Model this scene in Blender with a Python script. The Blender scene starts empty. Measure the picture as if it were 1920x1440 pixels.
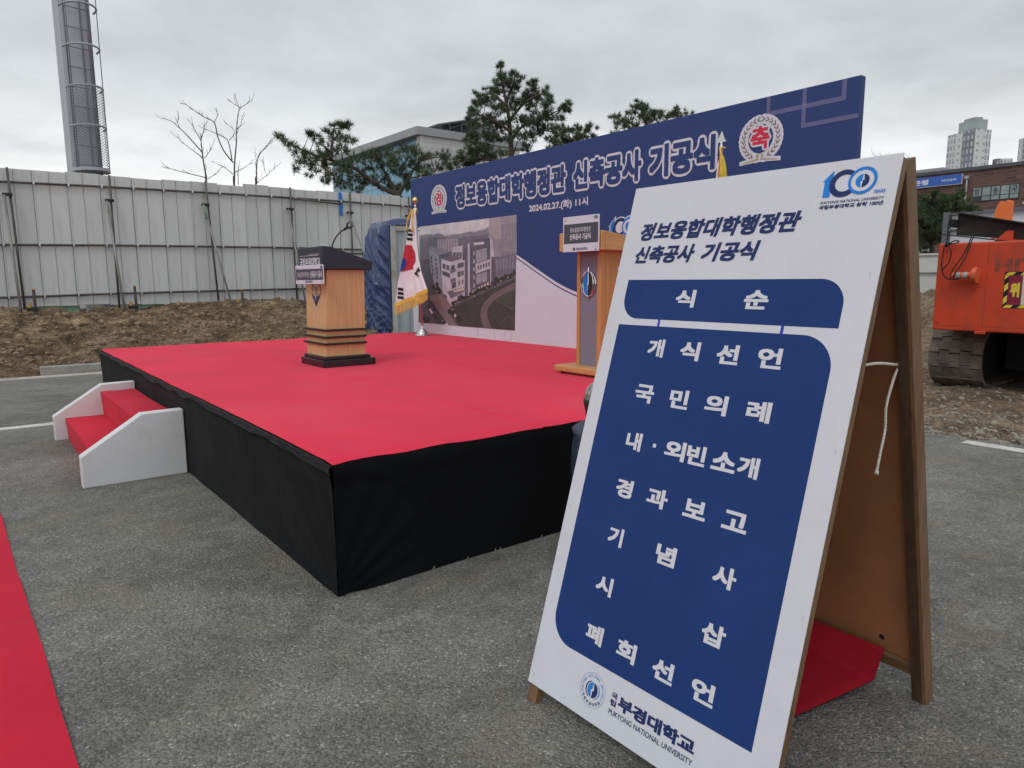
import bpy, bmesh, math, random
import numpy as np
from mathutils import Vector, Matrix, noise, geometry
random.seed(7)
rng = np.random.default_rng(7)
sc = bpy.context.scene
COL = sc.collection
rad = math.radians

# ---------------------------------------------------------------- camera
cam = bpy.data.cameras.new("camera")
cam_ob = bpy.data.objects.new("camera", cam)
COL.objects.link(cam_ob)
cam.sensor_width = 36.0
cam.lens = 36.0 * 1310.378 / 1920.0
cam.clip_start = 0.05
cam.clip_end = 3000
def cam_basis():
    pitch, roll, yaw = rad(8.344025), rad(-0.238863), rad(37.730898)
    f = Vector((0, math.cos(pitch), -math.sin(pitch)))
    r = Vector((1, 0, 0)); u = Vector((0, math.sin(pitch), math.cos(pitch)))
    r2 = r*math.cos(roll)+u*math.sin(roll); u2 = u*math.cos(roll)-r*math.sin(roll)
    T = Matrix(((math.cos(yaw), math.sin(yaw), 0), (-math.sin(yaw), math.cos(yaw), 0), (0, 0, 1)))
    return T@r2, T@u2, T@f
R_, U_, F_ = cam_basis()
CAM = Vector((-1.232, -2.914, 1.44))
m = Matrix((R_, U_, -F_)).transposed().to_4x4()
m.translation = CAM
cam_ob.matrix_world = m
sc.camera = cam_ob

# ---------------------------------------------------------------- sky and sun (overcast)
SUN_DIR = Vector((-0.60, -0.28, 0.75)).normalized()
world = bpy.data.worlds.new("World"); sc.world = world
world.use_nodes = True
nt = world.node_tree; N = nt.nodes; Lk = nt.links
bg = N["Background"]
sky = N.new("ShaderNodeTexSky"); sky.sky_type = 'NISHITA'; sky.sun_disc = False
sky.sun_elevation = math.asin(SUN_DIR.z); sky.sun_rotation = math.atan2(SUN_DIR.x, SUN_DIR.y)
tc = N.new("ShaderNodeTexCoord")
sep = N.new("ShaderNodeSeparateXYZ"); Lk.new(tc.outputs["Generated"], sep.inputs[0])
# cloud deck: project the view direction on a flat layer so that the clouds flatten towards the horizon
mx = N.new("ShaderNodeMath"); mx.operation = 'ADD'; mx.inputs[1].default_value = 0.16; Lk.new(sep.outputs["Z"], mx.inputs[0])
mm = N.new("ShaderNodeMath"); mm.operation = 'MAXIMUM'; mm.inputs[1].default_value = 0.05; Lk.new(mx.outputs[0], mm.inputs[0])
dv = N.new("ShaderNodeVectorMath"); dv.operation = 'DIVIDE'
cmb = N.new("ShaderNodeCombineXYZ")
for i in range(3): Lk.new(mm.outputs[0], cmb.inputs[i])
Lk.new(tc.outputs["Generated"], dv.inputs[0]); Lk.new(cmb.outputs[0], dv.inputs[1])
def wnoise(scale, detail, rough, off):
    mp = N.new("ShaderNodeMapping"); mp.inputs["Location"].default_value = off
    Lk.new(dv.outputs[0], mp.inputs[0])
    n = N.new("ShaderNodeTexNoise"); n.inputs["Scale"].default_value = scale; n.inputs["Detail"].default_value = detail
    n.inputs["Roughness"].default_value = rough; n.inputs["Distortion"].default_value = 0.3
    Lk.new(mp.outputs[0], n.inputs["Vector"]); return n
n1 = wnoise(0.85, 5, 0.5, (3.1, 1.7, 0.0))
n2 = wnoise(2.2, 6, 0.55, (8.1, 2.7, 0.0))
# height above the horizon decides how bright the deck is: luminous near the horizon, grey above, brighter overhead
el = N.new("ShaderNodeValToRGB"); Lk.new(sep.outputs["Z"], el.inputs[0])
cr = el.color_ramp
cr.elements[0].position = 0.0; cr.elements[0].color = (1.0, 1.0, 0.98, 1)
cr.elements[1].position = 1.0; cr.elements[1].color = (0.90, 0.92, 0.95, 1)
for p, c in ((0.12, (0.95, 0.96, 0.95)), (0.18, (0.76, 0.78, 0.785)), (0.26, (0.55, 0.575, 0.60)), (0.5, (0.58, 0.605, 0.635))):
    e = cr.elements.new(p); e.color = (*c, 1)
mixn = N.new("ShaderNodeMix"); mixn.data_type = 'FLOAT'; mixn.inputs[0].default_value = 0.45
Lk.new(n1.outputs["Fac"], mixn.inputs[2]); Lk.new(n2.outputs["Fac"], mixn.inputs[3])
mr = N.new("ShaderNodeMapRange"); mr.inputs["From Min"].default_value = 0.33; mr.inputs["From Max"].default_value = 0.67
mr.inputs["To Min"].default_value = 0.76; mr.inputs["To Max"].default_value = 1.20
Lk.new(mixn.outputs[0], mr.inputs[0])
mul = N.new("ShaderNodeVectorMath"); mul.operation = 'SCALE'
Lk.new(el.outputs[0], mul.inputs[0]); Lk.new(mr.outputs[0], mul.inputs["Scale"])
s10 = N.new("ShaderNodeVectorMath"); s10.operation = 'SCALE'; s10.inputs["Scale"].default_value = 10.0
Lk.new(mul.outputs[0], s10.inputs[0])
mxc = N.new("ShaderNodeMix"); mxc.data_type = 'RGBA'; mxc.inputs[0].default_value = 0.95
Lk.new(sky.outputs[0], mxc.inputs[6]); Lk.new(s10.outputs[0], mxc.inputs[7])
Lk.new(mxc.outputs[2], bg.inputs[0]); bg.inputs[1].default_value = 0.1
sun = bpy.data.lights.new("sun", 'SUN'); sun.energy = 0.75; sun.angle = rad(25); sun.color = (1.0, 0.97, 0.93)
sun_ob = bpy.data.objects.new("sun", sun); COL.objects.link(sun_ob)
sun_ob.rotation_euler = SUN_DIR.to_track_quat('Z', 'Y').to_euler()
sc.view_settings.view_transform = 'Standard'; sc.view_settings.look = 'None'
sc.view_settings.exposure = 0.17; sc.view_settings.gamma = 1.0

# ---------------------------------------------------------------- materials
def s2l(v):
    v /= 255.0
    return v/12.92 if v <= 0.04045 else ((v+0.055)/1.055)**2.4
def rgb(r, g, b, k=1.0): return (min(1, s2l(r)*k), min(1, s2l(g)*k), min(1, s2l(b)*k))
def sn(node, name, val):
    if name in node.inputs: node.inputs[name].default_value = val
def mat(name, color, rough=0.6, var=0.0, vscale=3.0, bump=0.0, bscale=40.0, metal=0.0, sheen=0.0, spec=0.5,
        stain=None, stain_amt=0.0, stain_scale=1.5, stretch=(1, 1, 1), bstretch=(1, 1, 1), bdist=0.01, detail=5, coat=0.0, objvar=0.0):
    mt = bpy.data.materials.new(name); mt.use_nodes = True
    t = mt.node_tree; nd = t.nodes; lk = t.links
    b = nd["Principled BSDF"]
    sn(b, "Base Color", (*color, 1)); sn(b, "Roughness", rough); sn(b, "Metallic", metal); sn(b, "Specular IOR Level", spec)
    if sheen: sn(b, "Sheen Weight", sheen); sn(b, "Sheen Roughness", 0.4)
    if coat: sn(b, "Coat Weight", coat); sn(b, "Coat Roughness", 0.15)
    c = nd.new("ShaderNodeTexCoord")
    def mapped(st):
        mp = nd.new("ShaderNodeMapping"); mp.inputs["Scale"].default_value = st
        lk.new(c.outputs["Object"], mp.inputs[0]); return mp.outputs[0]
    colout = None
    if var:
        n = nd.new("ShaderNodeTexNoise"); n.inputs["Scale"].default_value = vscale; n.inputs["Detail"].default_value = detail
        n.inputs["Roughness"].default_value = 0.6
        lk.new(mapped(stretch), n.inputs["Vector"])
        r = nd.new("ShaderNodeMapRange"); r.inputs["From Min"].default_value = 0.3; r.inputs["From Max"].default_value = 0.7
        r.inputs["To Min"].default_value = 1-var; r.inputs["To Max"].default_value = 1+var
        lk.new(n.outputs["Fac"], r.inputs[0])
        v = nd.new("ShaderNodeVectorMath"); v.operation = 'SCALE'; v.inputs[0].default_value = color
        lk.new(r.outputs[0], v.inputs["Scale"]); colout = v.outputs[0]
    if stain:
        n = nd.new("ShaderNodeTexNoise"); n.inputs["Scale"].default_value = stain_scale; n.inputs["Detail"].default_value = 7
        n.inputs["Roughness"].default_value = 0.65
        lk.new(mapped(stretch), n.inputs["Vector"])
        r = nd.new("ShaderNodeMapRange"); r.inputs["From Min"].default_value = 0.52; r.inputs["From Max"].default_value = 0.72
        r.inputs["To Max"].default_value = stain_amt
        lk.new(n.outputs["Fac"], r.inputs[0])
        mx = nd.new("ShaderNodeMix"); mx.data_type = 'RGBA'
        lk.new(r.outputs[0], mx.inputs[0])
        if colout: lk.new(colout, mx.inputs[6])
        else: mx.inputs[6].default_value = (*color, 1)
        mx.inputs[7].default_value = (*stain, 1); colout = mx.outputs[2]
    if objvar:
        oi = nd.new("ShaderNodeObjectInfo"); r = nd.new("ShaderNodeMapRange"); r.inputs["To Min"].default_value = 1-objvar; r.inputs["To Max"].default_value = 1+objvar
        lk.new(oi.outputs["Random"], r.inputs[0]); v = nd.new("ShaderNodeVectorMath"); v.operation = 'SCALE'; lk.new(colout, v.inputs[0]); lk.new(r.outputs[0], v.inputs["Scale"]); colout = v.outputs[0]
    if colout: lk.new(colout, b.inputs["Base Color"])
    if bump:
        n = nd.new("ShaderNodeTexNoise"); n.inputs["Scale"].default_value = bscale; n.inputs["Detail"].default_value = 4
        lk.new(mapped(bstretch), n.inputs["Vector"])
        bp = nd.new("ShaderNodeBump"); bp.inputs["Strength"].default_value = bump; bp.inputs["Distance"].default_value = bdist
        lk.new(n.outputs["Fac"], bp.inputs["Height"]); lk.new(bp.outputs[0], b.inputs["Normal"])
    return mt
def wood(name, c1, c2, axis='z', rough=0.45, scale=30, coat=0.0, spec=0.5):
    mt = bpy.data.materials.new(name); mt.use_nodes = True
    t = mt.node_tree; nd = t.nodes; lk = t.links; b = nd["Principled BSDF"]
    sn(b, "Roughness", rough); sn(b, "Specular IOR Level", spec)
    c = nd.new("ShaderNodeTexCoord"); mp = nd.new("ShaderNodeMapping")
    s = {'x': (0.04, 1, 1), 'y': (1, 0.04, 1), 'z': (1, 1, 0.04)}[axis]
    mp.inputs["Scale"].default_value = s; lk.new(c.outputs["Object"], mp.inputs[0])
    n = nd.new("ShaderNodeTexNoise"); n.inputs["Scale"].default_value = scale; n.inputs["Detail"].default_value = 6; n.inputs["Roughness"].default_value = 0.7
    lk.new(mp.outputs[0], n.inputs["Vector"])
    n2 = nd.new("ShaderNodeTexNoise"); n2.inputs["Scale"].default_value = scale*5; n2.inputs["Detail"].default_value = 2
    lk.new(mp.outputs[0], n2.inputs["Vector"])
    ad = nd.new("ShaderNodeMix"); ad.data_type = 'FLOAT'; ad.inputs[0].default_value = 0.4
    lk.new(n.outputs["Fac"], ad.inputs[2]); lk.new(n2.outputs["Fac"], ad.inputs[3])
    r = nd.new("ShaderNodeValToRGB"); r.color_ramp.elements[0].position = 0.36; r.color_ramp.elements[1].position = 0.66
    r.color_ramp.elements[0].color = (*c1, 1); r.color_ramp.elements[1].color = (*c2, 1)
    lk.new(ad.outputs[0], r.inputs[0]); lk.new(r.outputs[0], b.inputs["Base Color"])
    bp = nd.new("ShaderNodeBump"); bp.inputs["Strength"].default_value = 0.15; bp.inputs["Distance"].default_value = 0.003
    lk.new(n2.outputs["Fac"], bp.inputs["Height"]); lk.new(bp.outputs[0], b.inputs["Normal"])
    return mt
def asphalt_mat():
    mt = bpy.data.materials.new("asphalt"); mt.use_nodes = True
    t = mt.node_tree; nd = t.nodes; lk = t.links; b = nd["Principled BSDF"]
    sn(b, "Roughness", 0.85); sn(b, "Specular IOR Level", 0.35)
    c = nd.new("ShaderNodeTexCoord")
    vo = nd.new("ShaderNodeTexVoronoi"); vo.inputs["Scale"].default_value = 120; vo.inputs["Randomness"].default_value = 1.0
    wp = nd.new("ShaderNodeTexNoise"); wp.inputs["Scale"].default_value = 60; wp.inputs["Detail"].default_value = 2; lk.new(c.outputs["Object"], wp.inputs["Vector"])
    wm = nd.new("ShaderNodeVectorMath"); wm.operation = 'MULTIPLY_ADD'; wm.inputs[1].default_value = (0.006, 0.006, 0.0)
    lk.new(wp.outputs["Color"], wm.inputs[0]); lk.new(c.outputs["Object"], wm.inputs[2]); lk.new(wm.outputs[0], vo.inputs["Vector"])
    sp = nd.new("ShaderNodeSeparateColor"); lk.new(vo.outputs["Color"], sp.inputs[0])
    r = nd.new("ShaderNodeValToRGB"); cr = r.color_ramp
    cr.elements[0].position = 0; cr.elements[0].color = (0.142, 0.140, 0.126, 1)
    cr.elements[1].position = 1; cr.elements[1].color = (0.50, 0.48, 0.43, 1)
    for p, cc in ((0.5, (0.224, 0.221, 0.200)), (0.90, (0.276, 0.270, 0.242)), (0.975, (0.36, 0.35, 0.31))):
        e = cr.elements.new(p); e.color = (*cc, 1)
    lk.new(sp.outputs[0], r.inputs[0])
    def field(scale, off, lo, hi, det=7, ro=0.62, a0=0.3, a1=0.7, st=(1, 1, 1)):
        n = nd.new("ShaderNodeTexNoise"); n.inputs["Scale"].default_value = scale; n.inputs["Detail"].default_value = det; n.inputs["Roughness"].default_value = ro
        mp = nd.new("ShaderNodeMapping"); mp.inputs["Location"].default_value = off; mp.inputs["Scale"].default_value = st
        lk.new(c.outputs["Object"], mp.inputs[0]); lk.new(mp.outputs[0], n.inputs["Vector"])
        q = nd.new("ShaderNodeMapRange"); q.inputs["From Min"].default_value = a0; q.inputs["From Max"].default_value = a1
        q.inputs["To Min"].default_value = lo; q.inputs["To Max"].default_value = hi; lk.new(n.outputs["Fac"], q.inputs[0]); return q.outputs[0]
    f1_ = field(0.75, (0, 0, 0), 0.74, 1.28)
    f2_ = field(6.0, (2, 5, 0), 0.80, 1.20, 5)
    f3_ = field(0.5, (9, 3, 0), 0.88, 1.10, 3, 0.5, 0.35, 0.65, (0.35, 2.2, 1))       # faint roller lanes
    k1 = nd.new("ShaderNodeMath"); k1.operation = 'MULTIPLY'; lk.new(f1_, k1.inputs[0]); lk.new(f2_, k1.inputs[1])
    k2 = nd.new("ShaderNodeMath"); k2.operation = 'MULTIPLY'; lk.new(k1.outputs[0], k2.inputs[0]); lk.new(f3_, k2.inputs[1])
    v = nd.new("ShaderNodeVectorMath"); v.operation = 'SCALE'; lk.new(r.outputs[0], v.inputs[0]); lk.new(k2.outputs[0], v.inputs["Scale"])
    # pale sandy dust in patches, and a few darker oil marks
    dr = field(1.5, (4.3, 7.7, 0), 0.0, 0.55, 9, 0.72, 0.52, 0.76)
    mx = nd.new("ShaderNodeMix"); mx.data_type = 'RGBA'; lk.new(dr, mx.inputs[0]); lk.new(v.outputs[0], mx.inputs[6])
    mx.inputs[7].default_value = (0.325, 0.288, 0.205, 1)
    ol = field(1.1, (1.7, 12.3, 0), 0.0, 0.55, 4, 0.5, 0.66, 0.80)
    mo = nd.new("ShaderNodeMix"); mo.data_type = 'RGBA'; lk.new(ol, mo.inputs[0]); lk.new(mx.outputs[2], mo.inputs[6]); mo.inputs[7].default_value = (0.075, 0.075, 0.076, 1)
    lk.new(mo.outputs[2], b.inputs["Base Color"])
    nb = nd.new("ShaderNodeTexNoise"); nb.inputs["Scale"].default_value = 95; nb.inputs["Detail"].default_value = 5; nb.inputs["Roughness"].default_value = 0.6; lk.new(c.outputs["Object"], nb.inputs["Vector"])
    nb2 = nd.new("ShaderNodeTexNoise"); nb2.inputs["Scale"].default_value = 30; nb2.inputs["Detail"].default_value = 3; lk.new(c.outputs["Object"], nb2.inputs["Vector"])
    mb = nd.new("ShaderNodeMath"); mb.operation = 'MULTIPLY_ADD'; mb.inputs[1].default_value = 1.6; lk.new(nb.outputs["Fac"], mb.inputs[0]); lk.new(nb2.outputs["Fac"], mb.inputs[2])
    ms = nd.new("ShaderNodeMath"); ms.operation = 'SUBTRACT'; lk.new(mb.outputs[0], ms.inputs[0]); lk.new(vo.outputs["Distance"], ms.inputs[1])
    bp = nd.new("ShaderNodeBump"); bp.inputs["Strength"].default_value = 1.0; bp.inputs["Distance"].default_value = 0.010
    lk.new(ms.outputs[0], bp.inputs["Height"]); lk.new(bp.outputs[0], b.inputs["Normal"])
    return mt
def dirt_mat(name, c1, c2, c3, scale=6):
    mt = bpy.data.materials.new(name); mt.use_nodes = True
    t = mt.node_tree; nd = t.nodes; lk = t.links; b = nd["Principled BSDF"]
    sn(b, "Roughness", 0.95); sn(b, "Specular IOR Level", 0.15)
    c = nd.new("ShaderNodeTexCoord")
    n = nd.new("ShaderNodeTexNoise"); n.inputs["Scale"].default_value = scale*0.25; n.inputs["Detail"].default_value = 9; n.inputs["Roughness"].default_value = 0.68
    lk.new(c.outputs["Object"], n.inputs["Vector"])
    r = nd.new("ShaderNodeValToRGB"); cr = r.color_ramp
    cr.elements[0].position = 0.33; cr.elements[0].color = (*c1, 1); cr.elements[1].position = 0.70; cr.elements[1].color = (*c3, 1)
    e = cr.elements.new(0.5); e.color = (*c2, 1)
    lk.new(n.outputs["Fac"], r.inputs[0])
    vo = nd.new("ShaderNodeTexVoronoi"); vo.inputs["Scale"].default_value = scale*5; lk.new(c.outputs["Object"], vo.inputs["Vector"])
    sp = nd.new("ShaderNodeSeparateColor"); lk.new(vo.outputs["Color"], sp.inputs[0])
    mr = nd.new("ShaderNodeMapRange"); mr.inputs["To Min"].default_value = 0.6; mr.inputs["To Max"].default_value = 1.4; lk.new(sp.outputs[0], mr.inputs[0])
    v = nd.new("ShaderNodeVectorMath"); v.operation = 'SCALE'; lk.new(r.outputs[0], v.inputs[0]); lk.new(mr.outputs[0], v.inputs["Scale"])
    lk.new(v.outputs[0], b.inputs["Base Color"])
    n2 = nd.new("ShaderNodeTexNoise"); n2.inputs["Scale"].default_value = scale*5; n2.inputs["Detail"].default_value = 6; lk.new(c.outputs["Object"], n2.inputs["Vector"])
    bp = nd.new("ShaderNodeBump"); bp.inputs["Strength"].default_value = 0.9; bp.inputs["Distance"].default_value = 0.04
    lk.new(n2.outputs["Fac"], bp.inputs["Height"]); lk.new(bp.outputs[0], b.inputs["Normal"])
    return mt
def grid_mat(name, wall, pane, bw, bh, mortar, axes, rough=0.3, frac=None, off=(0, 0, 0), metal=0.0, panevar=0.25):
    """regular panes on a far facade: axes picks which object axes run along the rows and up"""
    mt = bpy.data.materials.new(name); mt.use_nodes = True
    t = mt.node_tree; nd = t.nodes; lk = t.links; b = nd["Principled BSDF"]
    c = nd.new("ShaderNodeTexCoord"); s = nd.new("ShaderNodeSeparateXYZ"); lk.new(c.outputs["Object"], s.inputs[0])
    cb = nd.new("ShaderNodeCombineXYZ"); lk.new(s.outputs[axes[0]], cb.inputs[0]); lk.new(s.outputs[axes[1]], cb.inputs[1])
    br = nd.new("ShaderNodeTexBrick"); br.offset = 0.0; br.squash = 1.0
    br.inputs["Scale"].default_value = 1.0; br.inputs["Brick Width"].default_value = bw; br.inputs["Row Height"].default_value = bh
    br.inputs["Mortar Size"].default_value = mortar; br.inputs["Mortar Smooth"].default_value = 0.0; br.inputs["Bias"].default_value = 0.0
    br.inputs["Color1"].default_value = (*[x*(1-panevar) for x in pane], 1); br.inputs["Color2"].default_value = (*[min(1, x*(1+panevar)) for x in pane], 1)
    br.inputs["Mortar"].default_value = (*wall, 1)
    lk.new(cb.outputs[0], br.inputs["Vector"]); lk.new(br.outputs["Color"], b.inputs["Base Color"])
    sn(b, "Roughness", rough); sn(b, "Metallic", metal)
    return mt

M = {}
M['asphalt'] = asphalt_mat()
M['dirt'] = dirt_mat("dirt", (0.052, 0.035, 0.022), (0.150, 0.105, 0.066), (0.34, 0.255, 0.165))
M['soil'] = dirt_mat("soil", (0.085, 0.062, 0.040), (0.175, 0.130, 0.088), (0.30, 0.245, 0.18), 5)
M['base_ground'] = dirt_mat("base_ground", (0.10, 0.085, 0.06), (0.16, 0.13, 0.09), (0.22, 0.18, 0.13), 2)
M['stone'] = mat("stone", (0.27, 0.24, 0.195), 0.9, 0.45, 9, 0.5, 60)
M['clod'] = mat("clod", (0.22, 0.155, 0.10), 0.95, 0.5, 5, 0.6, 50)
M['concrete'] = mat("concrete", (0.30, 0.29, 0.27), 0.9, 0.2, 6, 0.3, 90)
M['gutter'] = mat("gutter", (0.42, 0.39, 0.34), 0.9, 0.2, 4, 0.2, 60, stain=(0.2, 0.17, 0.12), stain_amt=0.7, stain_scale=3)
M['road_paint'] = mat("road_paint", (0.62, 0.61, 0.57), 0.7, 0.15, 12, 0.3, 120, stain=(0.18, 0.18, 0.17), stain_amt=0.8, stain_scale=9)
M['carpet'] = mat("carpet", (0.70, 0.026, 0.066), 0.95, 0.09, 1.1, 0.35, 220, sheen=0.10, spec=0.1, bdist=0.003, stain=(0.66, 0.065, 0.10), stain_amt=0.5, stain_scale=0.9)
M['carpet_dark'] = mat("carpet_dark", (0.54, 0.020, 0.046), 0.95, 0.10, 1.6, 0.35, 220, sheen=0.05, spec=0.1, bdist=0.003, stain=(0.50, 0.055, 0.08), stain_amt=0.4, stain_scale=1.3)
M['skirt'] = mat("skirt", (0.0048, 0.0056, 0.0068), 0.85, 0.25, 2.0, 0.12, 14, sheen=0.05, spec=0.10, bdist=0.02)
M['white_paint'] = mat("white_paint", (0.64, 0.65, 0.66), 0.6, 0.04, 3, 0.12, 45, stain=(0.50, 0.49, 0.47), stain_amt=0.35, stain_scale=9, bdist=0.006)
M['navy'] = mat("navy", (0.025, 0.053, 0.185), 0.55, 0.05, 2, 0.10, 9, spec=0.3, bdist=0.02)
M['lilac'] = mat("lilac", (0.125, 0.135, 0.285), 0.55, 0.05, 2, spec=0.3)
M['lilac_light'] = mat("lilac_light", (0.17, 0.18, 0.33), 0.55, 0.05, 2, spec=0.3)
M['print_white'] = mat("print_white", (0.625, 0.66, 0.735), 0.55, 0.03, 2, 0.10, 9, spec=0.3, bdist=0.02)
M['print_grey'] = mat("print_grey", (0.50, 0.48, 0.54), 0.55)
M['banner_white'] = mat("banner_white", (0.62, 0.645, 0.70), 0.5, 0.03, 3, 0.22, 7, spec=0.35, bdist=0.03, bstretch=(1, 1, 0.6))
M['sign_blue'] = mat("sign_blue", (0.0115, 0.042, 0.172), 0.5, 0.07, 3, 0.22, 7, spec=0.18, bdist=0.03, bstretch=(1, 1, 0.6))
M['ink_white'] = mat("ink_white", (0.63, 0.65, 0.70), 0.5, spec=0.3)
M['ink_navy'] = mat("ink_navy", (0.012, 0.026, 0.12), 0.5, spec=0.3)
M['ink_blue'] = mat("ink_blue", (0.015, 0.20, 0.62), 0.5, spec=0.3)
M['ink_violet'] = mat("ink_violet", (0.022, 0.04, 0.45), 0.5, spec=0.3)
M['ink_red'] = mat("ink_red", (0.60, 0.035, 0.075), 0.5, spec=0.3)
M['ink_gold'] = mat("ink_gold", (0.42, 0.33, 0.17), 0.5, 0.2, 6)
M['ink_brown'] = mat("ink_brown", (0.22, 0.14, 0.10), 0.5, 0.3, 6)
M['frame_wood'] = wood("frame_wood", (0.115, 0.060, 0.030), (0.235, 0.135, 0.065), 'z', 0.55, 22)
M['frame_wood_flat'] = wood("frame_wood_flat", (0.115, 0.060, 0.030), (0.235, 0.135, 0.065), 'y', 0.55, 22)
M['plywood'] = mat("plywood", (0.29, 0.135, 0.058), 0.5, 0.28, 2.2, 0.15, 30, stain=(0.17, 0.07, 0.03), stain_amt=0.6, stain_scale=1.6, stretch=(1, 1, 0.6))
M['oak'] = wood("oak", (0.50, 0.31, 0.135), (0.66, 0.45, 0.22), 'z', 0.4, 38)
M['beech'] = wood("beech", (0.46, 0.20, 0.06), (0.62, 0.31, 0.11), 'z', 0.4, 26)
M['beech_flat'] = wood("beech_flat", (0.46, 0.22, 0.07), (0.66, 0.36, 0.14), 'x', 0.4, 26)
M['black_gloss'] = mat("black_gloss", (0.011, 0.012, 0.016), 0.35, 0.1, 4, spec=0.5)
M['slate'] = mat("slate", (0.018, 0.025, 0.040), 0.5, 0.1, 4)
M['grey_felt'] = mat("grey_felt", (0.21, 0.21, 0.27), 0.95, 0.12, 90, 0.3, 200)
M['placard_dark'] = mat("placard_dark", (0.055, 0.062, 0.085), 0.5)
M['chrome'] = mat("chrome", (0.72, 0.72, 0.70), 0.10, metal=1.0)
M['steel'] = mat("steel", (0.55, 0.56, 0.57), 0.30, metal=1.0, var=0.1)
M['gold'] = mat("gold", (0.85, 0.62, 0.22), 0.18, metal=1.0)
M['gold_cloth'] = mat("gold_cloth", (0.75, 0.47, 0.06), 0.6, 0.25, 14, 0.3, 60, sheen=0.3)
M['flag_white'] = mat("flag_white", (0.78, 0.75, 0.78), 0.8, 0.04, 5, 0.2, 20, sheen=0.2, stretch=(1, 1, 0.2))
M['flag_red'] = mat("flag_red", (0.50, 0.022, 0.045), 0.8, 0.06, 6)
M['flag_blue'] = mat("flag_blue", (0.022, 0.040, 0.26), 0.8, 0.06, 6)
M['flag_black'] = mat("flag_black", (0.010, 0.010, 0.012), 0.8)
M['flag_yellow'] = mat("flag_yellow", (0.62, 0.47, 0.05), 0.6, 0.2, 8, 0.2, 30, sheen=0.3)
M['flag_orange'] = mat("flag_orange", (0.62, 0.28, 0.03), 0.6, 0.2, 8, 0.2, 30, sheen=0.3)
M['container_steel'] = mat("container_steel", (0.34, 0.40, 0.42), 0.55, 0.12, 3, 0.1, 20, stain=(0.22, 0.2, 0.18), stain_amt=0.45, stain_scale=3)
M['container_frame'] = mat("container_frame", (0.42, 0.43, 0.40), 0.55, 0.15, 4, 0.1, 30, stain=(0.2, 0.12, 0.07), stain_amt=0.7, stain_scale=5)
M['tarp'] = mat("tarp", (0.026, 0.046, 0.135), 0.27, 0.25, 2, 0.15, 14, spec=0.6, bdist=0.02)
M['fence_sheet'] = mat("fence_sheet", (0.565, 0.58, 0.58), 0.55, 0.05, 2, 0.05, 12, stain=(0.42, 0.40, 0.36), stain_amt=0.45, objvar=0.07, stain_scale=2.4, stretch=(3, 3, 0.4))
M['pipe'] = mat("pipe", (0.085, 0.080, 0.075), 0.55, 0.3, 5, metal=0.2, stain=(0.12, 0.07, 0.04), stain_amt=0.8, stain_scale=6)
M['pipe_light'] = mat("pipe_light", (0.24, 0.24, 0.23), 0.5, 0.2, 5, metal=0.4, stain=(0.15, 0.11, 0.07), stain_amt=0.6, stain_scale=6)
M['pipe_green'] = mat("pipe_green", (0.13, 0.28, 0.16), 0.5, 0.2, 5)
M['stake_yellow'] = mat("stake_yellow", (0.50, 0.33, 0.08), 0.7, 0.2, 8)
M['green_mesh'] = mat("green_mesh", (0.30, 0.52, 0.33), 0.7, 0.3, 20, 0.4, 80)
M['spray_blue'] = mat("spray_blue", (0.02, 0.20, 0.62), 0.6, 0.2, 9)
M['galv'] = mat("galv", (0.46, 0.49, 0.53), 0.5, 0.06, 2, stain=(0.38, 0.40, 0.43), stain_amt=0.5, stain_scale=0.8)
M['galv_light'] = mat("galv_light", (0.36, 0.38, 0.41), 0.45, 0.06, 2)
M['galv_dark'] = mat("galv_dark", (0.19, 0.205, 0.225), 0.5, 0.1, 4, metal=0.2)
M['bark'] = mat("bark", (0.065, 0.05, 0.038), 0.9, 0.35, 8, 0.6, 25)
M['bark_grey'] = mat("bark_grey", (0.10, 0.088, 0.078), 0.9, 0.3, 8)
M['needles'] = mat("needles", (0.080, 0.112, 0.062), 0.6, 0.55, 1.6, spec=0.25)
M['needles_far'] = mat("needles_far", (0.055, 0.085, 0.038), 0.6, 0.5, 1.3, spec=0.25)
M['curtain_glass'] = grid_mat("curtain_glass", (0.10, 0.17, 0.24), (0.11, 0.31, 0.46), 1.5, 1.9, 0.09, (1, 2), 0.12)
M['stone_panel'] = grid_mat("stone_panel", (0.36, 0.365, 0.37), (0.50, 0.505, 0.51), 2.4, 0.62, 0.03, (0, 2), 0.6, panevar=0.06)
M['roof_grey'] = mat("roof_grey", (0.30, 0.31, 0.32), 0.5, 0.1, 1)
M['dark_metal'] = mat("dark_metal", (0.07, 0.08, 0.09), 0.5, 0.15, 2)
def brick_mat():
    mt = grid_mat("brick_wall", (0.125, 0.095, 0.085), (0.125, 0.062, 0.050), 0.5, 0.16, 0.018, (1, 2), 0.85, panevar=0.35)
    for n in mt.node_tree.nodes:
        if n.type == 'TEX_BRICK': n.offset = 0.5
    return mt
M['brick'] = brick_mat()
M['window_glass'] = mat("window_glass", (0.24, 0.30, 0.29), 0.15, 0.25, 1.2, spec=0.6)
M['window_dark'] = mat("window_dark", (0.045, 0.055, 0.060), 0.15, 0.25, 1.2, spec=0.6)
M['window_frame'] = mat("window_frame", (0.035, 0.038, 0.040), 0.5)
M['shop_sign_blue'] = mat("shop_sign_blue", (0.030, 0.115, 0.47), 0.4, 0.05, 2)
M['excavator_paint'] = mat("excavator_paint", (0.62, 0.068, 0.025), 0.45, 0.10, 1.6, 0.08, 8, stain=(0.30, 0.055, 0.03), stain_amt=0.75, stain_scale=2.3)
M['orange_paint'] = mat("orange_paint", (0.80, 0.20, 0.045), 0.5, 0.15, 4, stain=(0.35, 0.09, 0.03), stain_amt=0.6, stain_scale=4)
M['faded_print'] = mat("faded_print", (0.28, 0.060, 0.032), 0.6, 0.3, 12)
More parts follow.
